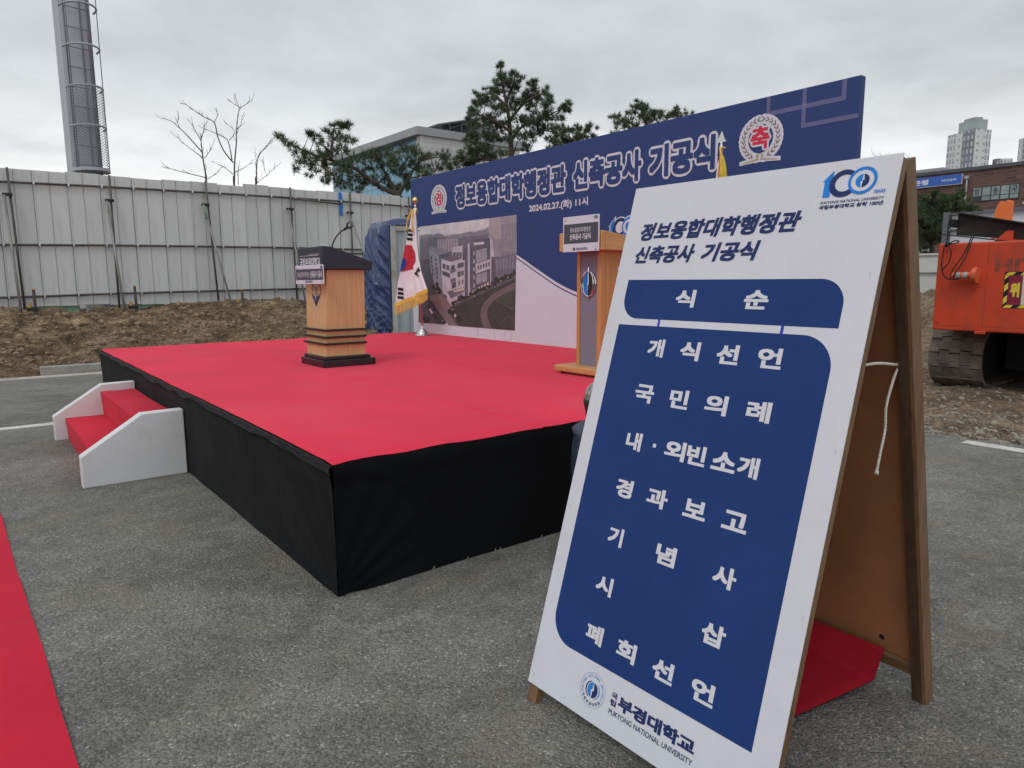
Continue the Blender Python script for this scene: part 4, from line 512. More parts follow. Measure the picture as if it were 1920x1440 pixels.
PINES=[('pine1',[(7.32,20.6,6.21,0.15),(7.28,19.95,5.94,0.17),(7.2,19.16,5.65,0.21),(7.49,19.25,5.48,0.25),(7.79,19.67,5.35,0.29),(7.61,18.5,5.28,0.3),(7.49,18.53,4.96,0.22),(8.1,19.27,5.22,0.29),(8.24,19.14,5.54,0.26),(7.84,18.85,5.94,0.22),(7.71,18.94,6.05,0.14),(7.6,17.76,5.59,0.24),(8.53,19.26,5.7,0.29),(8.32,18.58,6.06,0.25),(8.07,17.87,6.18,0.19),(8.4,17.83,6.21,0.22),(8.54,17.89,6.19,0.16),(8.93,19.41,6.16,0.26),(8.99,18.61,5.93,0.2),(8.19,17.7,5.44,0.27),(8.6,19.59,5.19,0.29),(8.35,19.35,4.8,0.23),(8.05,17.86,4.61,0.3),(7.9,16.87,4.73,0.29),(8.65,18.8,4.54,0.26),(8.61,17.86,5.19,0.3),(8.76,17.98,4.73,0.28),(8.63,17.73,4.32,0.22),(9.45,18.57,5.48,0.29),(9.56,18.58,5.15,0.29),(9.21,18.28,4.64,0.26),(9.35,17.64,5.39,0.25),(9.52,17.74,5.1,0.28),(9.83,17.83,5.52,0.28),(9.29,16.61,4.98,0.27),(9.83,18.13,4.79,0.29),(9.78,17.17,5.32,0.25),(9.95,17.38,4.93,0.25),(10.11,17.29,5.58,0.22),(10.43,17.53,5.32,0.26),(10.33,17.62,4.77,0.26),(11.03,18.09,5.86,0.21),(10.18,16.86,5.42,0.19),(10.19,16.44,5.26,0.22),(10.81,16.64,4.97,0.28),(10.34,16.41,4.74,0.28),(10.67,17.28,5.09,0.23),(10.74,16.1,5.32,0.22),(11.16,16.45,5.41,0.17),(10.95,17.19,5.44,0.17),(10.12,17.71,4.49,0.26),(10.15,17.09,4.37,0.17),(10.05,18.06,4.57,0.23)],[[(10.14,16.69,3.02),(10.03,16.9,3.69),(9.8,17.16,4.13),(9.53,17.4,4.3),(9.3,17.61,4.48),(9.06,17.84,4.69),(8.82,18.08,5.02)],[(9.95,17.43,4.17),(9.72,17.73,4.79),(9.56,17.94,5.24),(9.36,18.14,5.52)],[(9.26,17.52,4.46),(8.77,17.98,4.95),(8.18,18.49,5.23),(7.67,18.92,5.45),(7.09,19.45,5.84)],[(9.9,17.34,4.16),(10.22,17.2,4.71),(10.54,17.05,5.21),(11.09,16.65,5.38)],[(8.14,18.39,5.21),(8.23,18.42,5.76),(8.32,18.44,6.26)]]),('pine2',[(15.84,19.8,9.66,0.12),(14.49,18.0,8.71,0.18),(15.25,19.29,8.94,0.19),(15.42,18.97,8.77,0.21),(15.51,18.53,9.06,0.16),(15.43,18.23,8.73,0.2),(15.56,18.71,8.54,0.24),(15.38,19.14,8.48,0.24),(15.08,19.29,8.59,0.19),(15.15,20.2,8.53,0.19),(14.81,20.07,8.19,0.2),(14.46,18.89,7.98,0.25),(14.63,18.58,7.82,0.29),(15.65,19.27,8.1,0.3),(15.28,18.15,7.95,0.29),(16.21,18.36,8.76,0.17),(16.3,18.52,8.56,0.21),(16.4,18.91,8.39,0.26),(16.54,18.34,8.37,0.24),(17.19,18.74,8.74,0.21),(16.34,17.58,8.12,0.2),(16.42,18.5,7.99,0.28),(16.11,17.51,7.76,0.26),(16.58,17.87,7.58,0.23),(14.47,19.48,7.71,0.24),(13.8,18.97,7.28,0.19),(13.18,17.86,6.77,0.25),(15.01,19.78,7.58,0.33),(15.06,19.17,7.42,0.32),(15.27,18.78,7.25,0.3),(15.28,18.04,7.37,0.31),(15.75,18.0,7.3,0.32),(16.44,18.21,7.49,0.28),(16.53,17.7,7.22,0.24),(17.32,18.2,7.74,0.2),(17.05,17.49,7.83,0.17),(16.65,16.95,7.8,0.13),(17.06,17.8,7.18,0.24),(16.33,17.17,6.74,0.23),(16.62,17.71,6.73,0.2),(13.52,18.25,6.51,0.28),(14.45,18.89,6.79,0.31),(15.09,19.22,6.85,0.3),(14.06,18.81,6.23,0.29),(14.64,18.94,6.31,0.26),(14.32,19.76,6.46,0.27),(14.06,19.4,5.93,0.3),(14.38,20.72,6.07,0.31),(13.28,19.65,5.63,0.23),(13.71,19.46,5.97,0.26),(14.24,19.06,5.97,0.3),(14.09,17.55,5.93,0.22),(14.9,17.45,6.67,0.29),(16.14,18.38,6.91,0.27),(15.65,17.88,6.33,0.16),(16.82,18.67,7.17,0.25),(15.07,18.63,6.69,0.2),(14.71,18.71,6.09,0.16),(14.66,19.59,4.87,0.31),(15.99,17.95,5.2,0.23),(15.4,19.43,4.28,0.28),(14.78,17.63,4.83,0.27),(15.61,18.34,4.9,0.29),(16.11,18.16,4.9,0.27),(14.41,19.39,5.03,0.22),(14.48,19.93,5.33,0.33),(16.19,18.37,4.6,0.32),(14.31,18.98,4.85,0.28),(15.79,17.25,4.53,0.22),(14.39,19.87,5.39,0.31),(16.23,17.57,5.13,0.31),(14.28,19.74,4.26,0.3),(15.66,19.12,4.79,0.25),(16.38,17.57,4.97,0.24),(15.42,17.23,4.46,0.27),(15.26,18.07,5.15,0.22),(16.74,17.73,4.42,0.29),(15.23,18.09,4.98,0.23),(15.95,18.88,5.44,0.22),(14.74,18.64,4.53,0.32),(15.1,18.51,4.92,0.33),(14.35,18.36,4.62,0.26),(13.96,19.24,5.18,0.21),(16.44,18.34,4.9,0.3),(14.86,18.23,4.62,0.31),(14.78,18.4,5.16,0.29),(13.59,18.8,4.56,0.25),(15.26,18.87,4.39,0.32),(15.6,16.5,4.14,0.3),(15.99,17.08,4.74,0.25),(14.28,19.81,4.79,0.22),(15.0,19.73,4.89,0.27)],[[(15.08,18.15,3.95),(15.27,18.39,5.98),(15.31,18.49,6.7),(15.33,18.59,7.35),(15.3,18.75,8.07),(15.25,18.97,9.05),(15.25,19.02,9.32)],[(15.43,18.64,6.67),(15.84,18.43,7.2),(16.39,18.05,7.46),(17.06,17.6,7.85)],[(15.2,18.36,6.92),(14.77,18.77,7.31),(14.22,19.24,7.57)],[(15.07,18.13,5.86),(14.47,18.6,5.86),(13.96,19.01,5.93),(13.32,19.47,5.74)],[(15.33,18.59,7.35),(15.9,18.29,8.07),(16.5,17.88,8.39)],[(15.3,18.71,7.88),(14.93,19.09,8.34),(14.56,19.36,8.27)],[(15.36,18.84,8.1),(15.66,18.73,8.75),(15.72,18.75,9.15)]]),('pine3',[(18.85,19.6,7.28,0.26),(19.52,19.91,7.7,0.23),(18.04,19.02,6.89,0.21),(19.35,19.83,7.3,0.22),(19.76,19.29,7.7,0.26),(19.4,18.6,7.67,0.2),(18.93,18.51,7.19,0.21),(19.21,19.12,7.25,0.21),(20.08,18.98,7.47,0.19),(19.37,19.52,7.04,0.26),(19.7,19.11,7.09,0.26),(18.67,20.3,6.94,0.22),(19.76,19.23,6.01,0.28),(17.97,19.2,5.52,0.28),(18.34,19.65,6.08,0.27),(18.42,19.4,5.48,0.3),(19.89,19.31,5.83,0.29),(19.52,18.52,5.28,0.24),(19.75,19.53,6.53,0.31),(18.58,19.8,6.2,0.27),(19.57,20.47,6.2,0.25),(19.35,19.05,5.88,0.29),(19.28,19.09,5.62,0.21),(19.29,18.95,5.36,0.22),(19.55,18.95,5.55,0.22),(20.18,20.08,6.36,0.26),(19.64,18.51,5.78,0.25),(19.25,18.61,5.98,0.22),(19.78,18.7,6.34,0.3),(20.05,18.99,6.0,0.22),(18.73,18.91,5.78,0.28),(20.16,19.04,6.31,0.21),(20.15,19.08,6.63,0.31),(19.58,18.7,5.37,0.25)],[[(18.96,19.04,4.23),(19.13,19.36,6.71),(19.15,19.5,7.51)],[(19.13,19.36,6.71),(19.62,19.14,7.51),(19.82,19.04,7.8)]]),('pine4',[(23.06,19.16,9.21,0.17),(22.63,18.97,8.96,0.19),(22.76,19.3,8.82,0.22),(22.86,18.77,8.88,0.22),(24.1,19.66,9.07,0.23),(23.13,20.73,8.9,0.21),(22.22,19.62,8.35,0.22),(22.61,19.57,8.55,0.22),(21.78,18.48,8.17,0.23),(22.85,18.96,8.62,0.23),(23.71,19.11,8.84,0.22),(23.79,18.96,8.67,0.22),(23.85,18.82,8.88,0.16),(24.38,19.06,8.92,0.19),(24.19,18.49,8.71,0.21),(24.19,18.09,8.87,0.19),(25.39,18.98,9.04,0.2),(23.65,17.08,8.53,0.17),(22.73,18.44,8.36,0.22),(22.08,19.27,8.13,0.16),(22.44,18.98,8.05,0.23),(22.91,18.58,8.04,0.26),(23.72,18.48,8.27,0.27),(23.94,17.87,8.27,0.26),(22.59,19.22,6.75,0.26),(24.23,18.69,7.62,0.27),(24.32,17.96,6.77,0.31),(24.08,18.41,7.67,0.28),(22.17,18.93,7.65,0.27),(21.66,19.14,7.66,0.25),(22.4,19.12,6.59,0.25),(23.22,19.64,6.96,0.28),(24.32,18.19,6.35,0.31),(23.08,20.08,7.97,0.3),(23.73,19.49,7.96,0.28),(23.58,19.67,7.66,0.29),(23.48,17.96,7.3,0.28),(23.28,19.75,6.33,0.27),(23.75,19.21,7.7,0.27),(23.88,20.09,6.62,0.24),(23.76,18.96,7.2,0.31),(23.88,18.58,6.86,0.24),(22.31,19.36,6.73,0.31),(22.45,19.59,7.12,0.26),(21.32,18.73,6.51,0.25),(23.1,18.56,6.27,0.28),(22.62,19.08,6.04,0.31),(24.42,18.92,7.82,0.29),(21.85,19.35,7.28,0.26),(23.27,18.79,6.4,0.27),(24.72,19.34,7.27,0.3),(22.24,18.94,6.11,0.3),(24.72,18.26,6.14,0.3),(22.48,18.75,6.08,0.29),(23.29,18.81,7.71,0.31),(22.97,19.55,7.65,0.28),(24.74,18.53,7.51,0.25),(23.72,17.95,6.75,0.27)],[[(23.17,18.51,5.19),(23.35,18.86,7.84),(23.24,19.1,8.62),(23.17,19.26,9.17)],[(23.35,18.86,7.84),(23.97,18.5,8.46),(24.45,18.21,8.85)],[(23.36,18.87,7.92),(22.72,19.46,8.39),(22.3,19.81,8.55)]]),('pine5',[(26.85,8.25,3.7,0.12),(26.11,8.34,3.69,0.12),(27.74,8.51,4.36,0.21),(29.32,9.61,4.58,0.18),(29.36,9.74,4.72,0.21),(26.13,8.59,2.73,0.19),(25.96,9.23,4.19,0.2),(29.21,9.21,4.2,0.21),(28.31,9.45,4.01,0.21),(28.76,9.19,3.43,0.15),(28.41,9.55,2.67,0.15),(26.73,9.35,3.93,0.18),(28.42,9.19,3.79,0.17),(28.25,8.73,2.92,0.17),(29.58,9.53,4.25,0.14),(28.79,8.54,4.27,0.19),(26.23,8.63,2.96,0.21),(29.33,9.64,3.61,0.18),(29.76,9.74,2.93,0.17),(28.45,9.91,3.05,0.17),(28.06,9.01,3.87,0.17),(27.57,8.6,3.12,0.15),(28.62,9.85,3.22,0.18),(28.37,8.68,4.49,0.19),(29.42,8.77,3.48,0.22),(28.25,10.0,3.78,0.14),(28.18,9.03,3.42,0.21),(26.24,8.46,2.75,0.2),(30.24,8.19,3.95,0.19),(27.8,8.65,4.68,0.15),(28.16,7.73,4.37,0.16),(29.1,8.51,3.97,0.18),(29.05,8.87,4.65,0.13),(28.62,8.74,3.45,0.18),(28.08,9.83,3.01,0.22),(26.68,8.35,3.48,0.18),(29.4,8.94,4.0,0.21),(31.28,8.58,4.07,0.21),(27.96,9.27,3.52,0.17),(27.48,9.39,4.54,0.2),(28.35,8.95,3.9,0.16),(30.04,9.02,3.54,0.21),(27.97,9.15,3.52,0.18),(26.86,9.27,2.89,0.18),(27.1,8.28,3.61,0.17),(29.7,9.54,3.84,0.22),(29.57,9.54,3.23,0.14),(28.16,9.15,3.2,0.19),(29.47,10.49,4.27,0.18),(29.21,8.19,4.65,0.14),(28.83,9.54,4.05,0.2),(27.18,8.54,3.18,0.15),(27.36,8.69,3.07,0.17),(28.71,8.85,3.95,0.14),(28.16,9.66,3.25,0.2),(29.03,9.36,4.52,0.15),(27.16,8.91,2.76,0.17),(28.27,8.61,3.69,0.14),(28.99,8.61,4.39,0.22),(28.76,8.5,3.76,0.14),(27.92,9.27,4.27,0.22),(29.46,9.11,3.8,0.18),(29.3,9.53,3.44,0.18),(27.12,8.03,3.17,0.18),(28.91,9.88,2.86,0.15),(30.14,7.98,4.12,0.18),(29.43,8.74,4.42,0.17),(29.33,8.85,4.49,0.2),(30.31,8.59,3.84,0.18),(28.25,10.03,4.38,0.14),(27.38,8.2,3.3,0.16),(28.83,9.74,4.25,0.15),(26.93,8.96,3.29,0.19),(27.86,9.9,3.75,0.16),(29.53,8.51,4.19,0.14),(26.89,8.68,3.94,0.16),(28.7,8.73,3.01,0.22),(28.43,8.88,4.22,0.22),(28.74,8.19,4.11,0.15),(30.72,9.41,3.81,0.17),(29.55,8.51,4.57,0.14),(27.92,8.87,2.69,0.14),(29.13,10.49,4.64,0.16),(28.99,8.77,4.65,0.2),(28.77,8.62,3.53,0.21),(26.41,8.34,2.64,0.16),(28.83,9.24,3.04,0.14),(29.68,9.14,3.78,0.14),(30.98,9.18,4.35,0.2),(27.49,8.63,3.13,0.17),(29.25,9.56,3.98,0.23),(30.58,8.88,3.88,0.23),(29.73,8.79,3.66,0.2),(28.58,9.06,4.36,0.22),(27.85,7.94,4.51,0.14),(27.6,9.78,3.1,0.2),(27.84,9.08,4.5,0.15),(27.43,8.16,4.46,0.13),(28.25,9.77,3.41,0.22),(28.45,8.82,3.21,0.21),(28.17,8.99,3.62,0.18),(29.05,10.49,3.0,0.22),(27.54,9.19,3.74,0.16),(26.1,8.83,4.36,0.17),(25.5,8.81,2.58,0.12),(28.31,9.6,3.22,0.19),(27.48,9.54,3.56,0.21),(28.25,8.52,4.31,0.16),(25.94,8.93,4.53,0.21),(27.57,8.87,3.78,0.19),(27.03,8.83,2.96,0.13),(28.62,8.88,4.22,0.17),(27.88,8.75,4.65,0.14),(28.2,8.25,3.34,0.2),(28.31,9.05,3.54,0.16),(28.68,8.19,4.58,0.16),(29.01,8.95,3.82,0.14),(24.49,8.36,2.73,0.14),(27.85,8.31,4.33,0.21),(29.98,9.22,4.4,0.2),(28.52,9.32,4.49,0.14),(27.64,8.55,3.88,0.17),(27.34,9.53,2.88,0.19),(27.82,8.94,3.93,0.21),(28.63,8.57,4.14,0.14),(30.48,8.99,4.08,0.17),(27.61,9.24,3.74,0.21),(27.65,9.84,3.67,0.18),(28.04,8.47,3.87,0.19),(28.23,8.46,3.98,0.18),(27.62,8.12,4.13,0.15),(27.45,8.94,2.84,0.16),(27.51,9.44,4.41,0.15),(29.05,8.33,4.27,0.21),(27.76,9.65,3.97,0.2),(28.43,9.21,4.2,0.13),(28.49,9.85,4.75,0.2),(29.26,8.37,4.81,0.18),(28.63,10.28,4.02,0.23),(28.62,9.5,3.67,0.17),(28.9,9.94,2.87,0.23),(28.36,9.13,4.28,0.2),(28.69,10.28,4.73,0.14),(28.76,8.75,3.05,0.14),(26.87,8.54,3.78,0.16),(28.1,9.32,4.06,0.18),(28.55,8.77,3.84,0.19),(27.27,8.44,3.85,0.13),(26.82,9.35,4.24,0.18),(29.23,7.87,4.19,0.21),(29.82,10.31,3.67,0.16),(28.8,9.18,4.34,0.13),(29.96,9.91,4.68,0.17),(29.01,9.59,3.91,0.18),(28.88,10.01,4.84,0.2),(29.07,9.55,4.6,0.16),(26.58,8.87,3.37,0.15),(29.29,9.59,3.31,0.18),(26.57,9.31,3.03,0.19),(30.09,8.22,3.8,0.19),(27.88,9.46,4.26,0.14),(28.89,10.52,4.58,0.16),(28.34,10.16,2.7,0.21),(29.87,10.01,4.72,0.16),(29.47,8.84,4.19,0.14),(28.78,8.68,3.12,0.18),(28.5,9.6,2.67,0.18),(29.7,10.75,4.88,0.18),(29.14,9.15,4.33,0.18),(28.69,9.03,4.43,0.21),(27.28,8.68,3.7,0.13),(26.76,9.54,3.53,0.15),(28.19,9.14,3.69,0.17),(30.04,8.6,4.24,0.21),(29.75,8.7,3.88,0.16),(27.49,9.51,2.8,0.2),(29.96,8.04,3.88,0.17),(28.73,10.43,3.86,0.2),(30.2,9.62,3.92,0.19),(28.85,10.16,4.76,0.21),(29.54,9.87,4.22,0.15),(28.66,10.32,4.58,0.21),(30.63,9.29,4.0,0.21),(28.06,8.17,4.36,0.13),(28.48,8.64,4.47,0.19),(27.7,9.83,3.51,0.17),(28.5,9.27,2.98,0.2),(29.93,9.3,3.8,0.19),(27.83,7.72,4.18,0.18),(28.52,8.98,2.79,0.14),(28.32,9.31,3.12,0.21),(28.93,8.06,4.1,0.17),(27.88,9.22,3.01,0.22),(30.07,9.0,4.66,0.19),(29.04,9.0,3.3,0.2),(28.06,9.15,3.31,0.18),(28.96,8.93,4.06,0.17),(28.3,8.98,3.38,0.18),(29.79,9.13,4.51,0.2),(28.57,9.05,4.72,0.17),(28.77,9.74,3.33,0.15),(27.14,9.56,4.08,0.14),(27.6,9.76,4.2,0.16),(26.73,9.14,3.17,0.2),(28.36,8.88,3.51,0.15),(28.83,9.61,3.62,0.14),(27.9,8.38,3.39,0.16),(29.34,8.07,4.05,0.16),(28.6,8.97,3.29,0.2),(27.64,9.34,3.8,0.14),(29.58,9.07,3.83,0.23),(27.86,8.14,3.18,0.13),(29.74,9.03,4.2,0.19),(29.36,9.84,4.39,0.2),(29.98,9.59,3.7,0.21),(27.56,9.84,4.56,0.16),(26.93,9.58,4.6,0.2),(26.4,9.02,3.67,0.16),(29.47,9.16,4.7,0.16),(30.08,8.82,4.62,0.17),(29.6,8.6,4.36,0.14),(27.63,9.85,2.64,0.13),(28.5,9.62,3.21,0.15),(27.26,9.51,3.13,0.22),(27.52,8.22,3.44,0.19),(26.87,8.73,3.23,0.18),(26.83,9.38,3.01,0.18),(27.2,8.98,3.12,0.15),(27.17,8.33,3.22,0.16),(29.01,8.22,3.91,0.19),(26.64,9.36,3.53,0.2),(27.92,10.01,2.97,0.16),(28.04,9.3,3.68,0.19),(30.16,8.64,4.11,0.17),(28.6,7.6,3.81,0.13),(27.89,8.37,3.74,0.13),(26.86,8.73,4.12,0.2),(29.39,8.78,4.52,0.17),(31.26,10.16,4.01,0.19),(27.98,9.74,4.14,0.2),(28.24,8.91,4.39,0.17),(28.31,9.31,3.26,0.18),(27.9,9.49,3.86,0.21),(30.24,8.71,3.91,0.14),(29.49,8.25,3.63,0.15),(26.82,9.58,4.56,0.14),(27.03,8.27,4.03,0.19),(29.18,8.79,3.26,0.18),(29.63,9.07,3.06,0.22),(27.57,9.81,3.21,0.15),(28.29,8.24,3.52,0.14),(28.81,8.43,4.2,0.2),(29.4,8.02,3.83,0.14),(28.67,9.4,3.22,0.2),(28.4,9.19,4.51,0.16),(29.13,9.68,3.34,0.19),(28.56,8.71,3.35,0.16),(28.13,8.81,4.58,0.15),(30.58,9.51,4.68,0.23),(27.64,8.61,3.43,0.16),(28.18,8.55,4.14,0.22),(29.71,10.23,3.65,0.18),(29.31,8.68,3.6,0.19),(30.12,9.48,2.97,0.2),(25.9,8.52,3.99,0.15),(29.1,9.8,3.39,0.15),(27.87,9.53,3.78,0.2),(27.52,9.74,2.83,0.15),(28.28,9.55,2.85,0.15),(25.59,8.23,2.58,0.13),(27.25,9.16,4.2,0.17),(29.03,9.2,4.39,0.18),(30.87,10.58,4.01,0.21),(27.57,8.94,3.56,0.21),(29.62,10.57,3.58,0.19),(29.04,9.38,4.33,0.18),(28.96,9.59,2.93,0.21),(28.93,7.79,4.16,0.18),(28.36,9.82,3.98,0.18),(26.96,9.37,3.9,0.13),(26.66,9.1,3.15,0.19),(30.46,8.82,3.64,0.15),(28.71,8.3,4.53,0.19),(29.35,7.92,4.11,0.18),(29.34,9.06,3.52,0.23),(26.98,9.42,3.99,0.17),(27.84,8.35,4.32,0.17),(27.82,9.8,3.77,0.19),(28.92,8.89,3.23,0.15),(29.51,9.7,3.09,0.16),(26.69,9.2,3.34,0.22),(29.51,8.91,3.29,0.16),(28.62,9.56,3.13,0.22)],[[(28.38,8.77,1.97),(28.42,8.88,2.7),(28.47,9.05,3.81),(28.59,9.08,4.47)],[(28.46,8.92,3.07),(29.0,8.64,3.81),(29.48,8.4,4.54)],[(28.46,8.98,3.44),(28.13,9.34,3.96),(27.99,9.52,4.36)]])]
BARE=[[[(4.769,19.798,4.244),(4.802,19.886,4.568),(4.792,20.047,5.105),(4.806,20.189,5.644),(4.83,20.266,5.866)],[(4.775,19.99,5.302),(4.53,20.502,5.816),(4.388,20.895,6.123),(4.239,21.286,6.379),(4.009,21.716,6.52)],[(4.781,19.956,5.143),(4.388,20.199,5.496),(4.174,20.278,5.713)],[(4.767,20.065,5.672),(4.634,20.245,6.044),(4.548,20.355,6.231)],[(4.767,20.065,5.672),(4.811,19.882,5.904),(4.803,19.719,6.028)],[(4.802,19.94,5.143),(4.892,19.658,5.318),(4.941,19.413,5.516)],[(4.79,19.841,4.561),(4.438,20.018,4.655),(4.089,20.193,4.748),(3.804,20.315,4.83)],[(4.83,19.805,4.535),(5.069,19.899,4.696),(5.295,20.013,4.913)],[(4.295,20.5,6.045),(4.293,20.661,6.226),(4.35,20.768,6.355)]],[[(5.745,20.345,4.374),(5.747,20.312,4.561),(5.795,20.319,5.159),(5.881,20.302,5.783),(5.9,20.29,6.156),(6.01,20.258,6.801)],[(6.097,20.535,6.865),(6.049,20.6,7.111),(6.013,20.634,7.246)],[(6.097,20.535,6.865),(6.357,20.458,7.048),(6.502,20.457,7.166)],[(6.093,20.549,6.921),(5.967,20.622,6.997),(5.877,20.668,7.073)],[(5.793,20.457,5.177),(5.573,20.593,5.524),(5.436,20.68,5.95),(5.366,20.714,6.373),(5.118,20.835,6.521),(4.855,20.977,6.722),(4.675,21.044,6.866),(4.494,21.09,6.891)],[(5.436,20.965,6.426),(5.514,20.87,6.633),(5.494,20.84,6.785)],[(5.77,20.49,5.26),(5.76,20.713,5.832),(5.669,20.926,6.017),(5.42,21.262,6.204),(5.231,21.541,6.335)],[(5.761,20.611,5.87),(5.896,20.463,6.131),(5.656,20.605,6.392)],[(5.751,20.423,4.817),(5.583,20.733,5.057),(5.362,21.072,5.233)],[(5.8,20.395,4.873),(5.937,19.93,4.962),(6.049,19.488,5.075)],[(5.853,20.283,4.484),(5.853,20.197,4.907),(5.885,20.065,5.215)],[(5.968,20.511,6.201),(6.068,20.362,6.349),(6.09,20.293,6.607)],[(5.208,21.172,6.593),(5.169,21.313,6.667),(5.218,21.385,6.74)]],[[(5.772,18.37,4.172),(5.744,18.216,4.279),(5.754,18.117,4.842),(5.785,17.939,5.068),(5.915,17.684,5.29),(5.974,17.466,5.419)],[(5.807,18.371,4.326),(6.022,18.124,4.543),(6.259,17.868,4.808)],[(6.056,18.222,4.557),(6.023,18.325,4.744),(6.031,18.397,4.93)],[(5.86,18.436,4.894),(5.844,18.438,5.043),(5.851,18.412,5.141)]],[[(30.051,12.016,5.743),(29.712,12.264,6.201),(29.31,12.54,6.544)],[(30.051,12.016,5.743),(30.26,11.865,6.103),(30.367,11.773,6.349)],[(30.051,12.016,5.743),(30.023,11.992,6.204),(29.947,11.982,6.55)],[(30.051,12.016,5.743),(30.316,12.01,6.325),(30.484,12.058,6.796)],[(30.051,12.016,5.743),(30.461,11.825,6.191),(30.778,11.686,6.527)],[(30.503,11.666,5.741),(30.546,11.832,6.287),(30.519,12.032,6.722)],[(30.503,11.666,5.741),(30.948,11.684,6.198),(31.354,11.712,6.546)],[(30.503,11.666,5.741),(30.58,11.846,6.224),(30.594,12.055,6.596)],[(30.503,11.666,5.741),(30.38,11.924,6.329),(30.155,12.24,6.805)],[(30.503,11.666,5.741),(30.387,11.819,6.194),(30.248,11.968,6.533)],[(30.956,11.315,5.738),(31.297,11.417,6.187),(31.682,11.467,6.526)],[(30.956,11.315,5.738),(31.087,11.343,6.304),(31.138,11.413,6.757)],[(30.956,11.315,5.738),(30.759,11.532,6.264),(30.521,11.759,6.676)],[(30.956,11.315,5.738),(31.287,11.336,6.36),(31.63,11.328,6.872)],[(30.956,11.315,5.738),(30.885,11.531,6.321),(30.711,11.805,6.792)],[(30.324,11.447,3.815),(30.475,11.653,5.737)],[(30.408,11.55,4.721),(30.097,12.038,5.75)],[(30.408,11.55,4.721),(31.168,11.409,5.767)]]]
# ================================================================ SETTING
def struct(name, mb, smooth=False, bevel=0.0): return tag(mb.build(name, smooth=smooth, bevel=bevel), kind='structure')
mb = MB().use('base_ground'); mb.grid(lambda a, b: (-900+1800*a, -900+1800*b, -0.06), 4, 4); struct('ground', mb)
mb = MB().use('asphalt'); mb.grid(lambda a, b: (-30+(35.93+0.07*math.sin(b*260)+0.05*math.sin(b*610+1))*a, -30+39.92*b, 0.0), 8, 400); struct('asphalt_lot', mb)
# concrete gutter and kerb at the foot of the dirt bank
mb = MB().use('gutter'); mb.box(-30, 14, 9.92, 10.22, -0.05, 0.006); struct('gutter_strip', mb)
for i, (a, b) in enumerate(((-0.42, 0.57), (0.58, 1.57), (1.58, 2.57), (2.58, 3.57), (3.58, 4.57))):
    mb = MB().use('concrete'); mb.box(a, b, 10.25, 10.42, -0.05, 0.135); struct('kerb', mb, bevel=0.012)
# painted bay lines
for (x0, x1, y0, y1) in ((-3.4, -0.02, 5.56, 5.70), (5.66, 5.80, -3.4, -0.55)):
    mb = MB().use('road_paint'); mb.box(x0, x1, y0, y1, -0.01, 0.004); struct('parking_line', mb)
# dirt bank up to the hoarding
def bank_z(x, y):
    z = float(np.interp(y, [10.2, 10.6, 11.2, 12.0, 13.0, 14.5, 15.6, 16.0, 18, 22], [0.0, 0.06, 0.14, 0.30, 0.44, 0.73, 0.89, 0.82, 0.80, 0.8]))
    k = min(1, max(0, (y-10.2)/1.0))
    z += k*(0.16*nz(x, y, 0, 0.55, 3)+0.09*nz(x, y, 3, 1.7, 4)+0.065*nz(x, y, 7, 4.5, 4)+0.040*abs(nz(x, y, 9, 11.0, 2))-0.012)
    if x < -0.42: z += 0.05*min(1, max(0, (y-10.2)/0.3))
    if y < 10.45 and x > -0.42: z = min(z, -0.01 if y < 10.43 else 0.07)
    return z
mb = MB().use('dirt')
mb.grid(lambda a, b: (lambda x, y: (x, y, bank_z(x, y)))(-3.5+13.0*a, 10.2+7.0*b), 400, 230); struct('dirt_bank', mb, smooth=True)
mb = MB().use('dirt')
mb.grid(lambda a, b: (lambda x, y: (x, y, bank_z(x, y)-0.03))(-30+75*a, 10.25+40*b), 90, 60); struct('dirt_slope', mb, smooth=True)
sp = []
for _ in range(4200):
    x = random.uniform(-3, 8.5); y = 10.5+5.2*random.random()
    sp.append((x, y, bank_z(x, y)+0.005, random.choice((0.010, 0.012, 0.016, 0.022, 0.030, 0.045, 0.075))*random.uniform(0.7, 1.2)))
rocks('dirt_clods', sp, 'clod', 'brown dirt clods strewn over the bare bank below the hoarding')
# soil yard on the right with its gravel fringe
def yard_z(x, y):
    k = min(1, max(0, (x-5.85)/0.5))
    z = -0.012+k*(0.035+0.03*nz(x, y, 0, 1.4, 3)+0.035*nz(x, y, 5, 5.0, 3))
    d = math.hypot((x-22.5)/2.6, (y-7.0)/2.2); z += max(0, 1-d*d)*1.15*(1+0.35*nz(x, y, 2, 1.6, 3))
    return z
mb = MB().use('soil'); mb.grid(lambda a, b: (lambda x, y: (x, y, yard_z(x, y)))(5.75+7.5*a**1.3, -4+8*b), 170, 150); struct('soil_yard', mb, smooth=True)
mb = MB().use('soil'); mb.grid(lambda a, b: (lambda x, y: (x, y, yard_z(x, y)-0.02))(5.8+62*a**1.4, -30+40*b), 150, 150); struct('soil_field', mb, smooth=True)
sp = []
for _ in range(1900):
    x = 5.82+abs(random.gauss(0, 0.55)); y = random.uniform(-2.4, 1.6)
    sp.append((x, y, yard_z(x, y)+0.003, random.choice((0.006, 0.008, 0.011, 0.015, 0.026))*random.uniform(0.7, 1.3)))
for _ in range(500):
    x = random.uniform(6.5, 9.2); y = random.uniform(-2.4, 1.8)
    sp.append((x, y, yard_z(x, y)+0.003, random.uniform(0.008, 0.035)))
rocks('gravel', sp, 'stone', 'loose pale gravel along the edge of the asphalt')

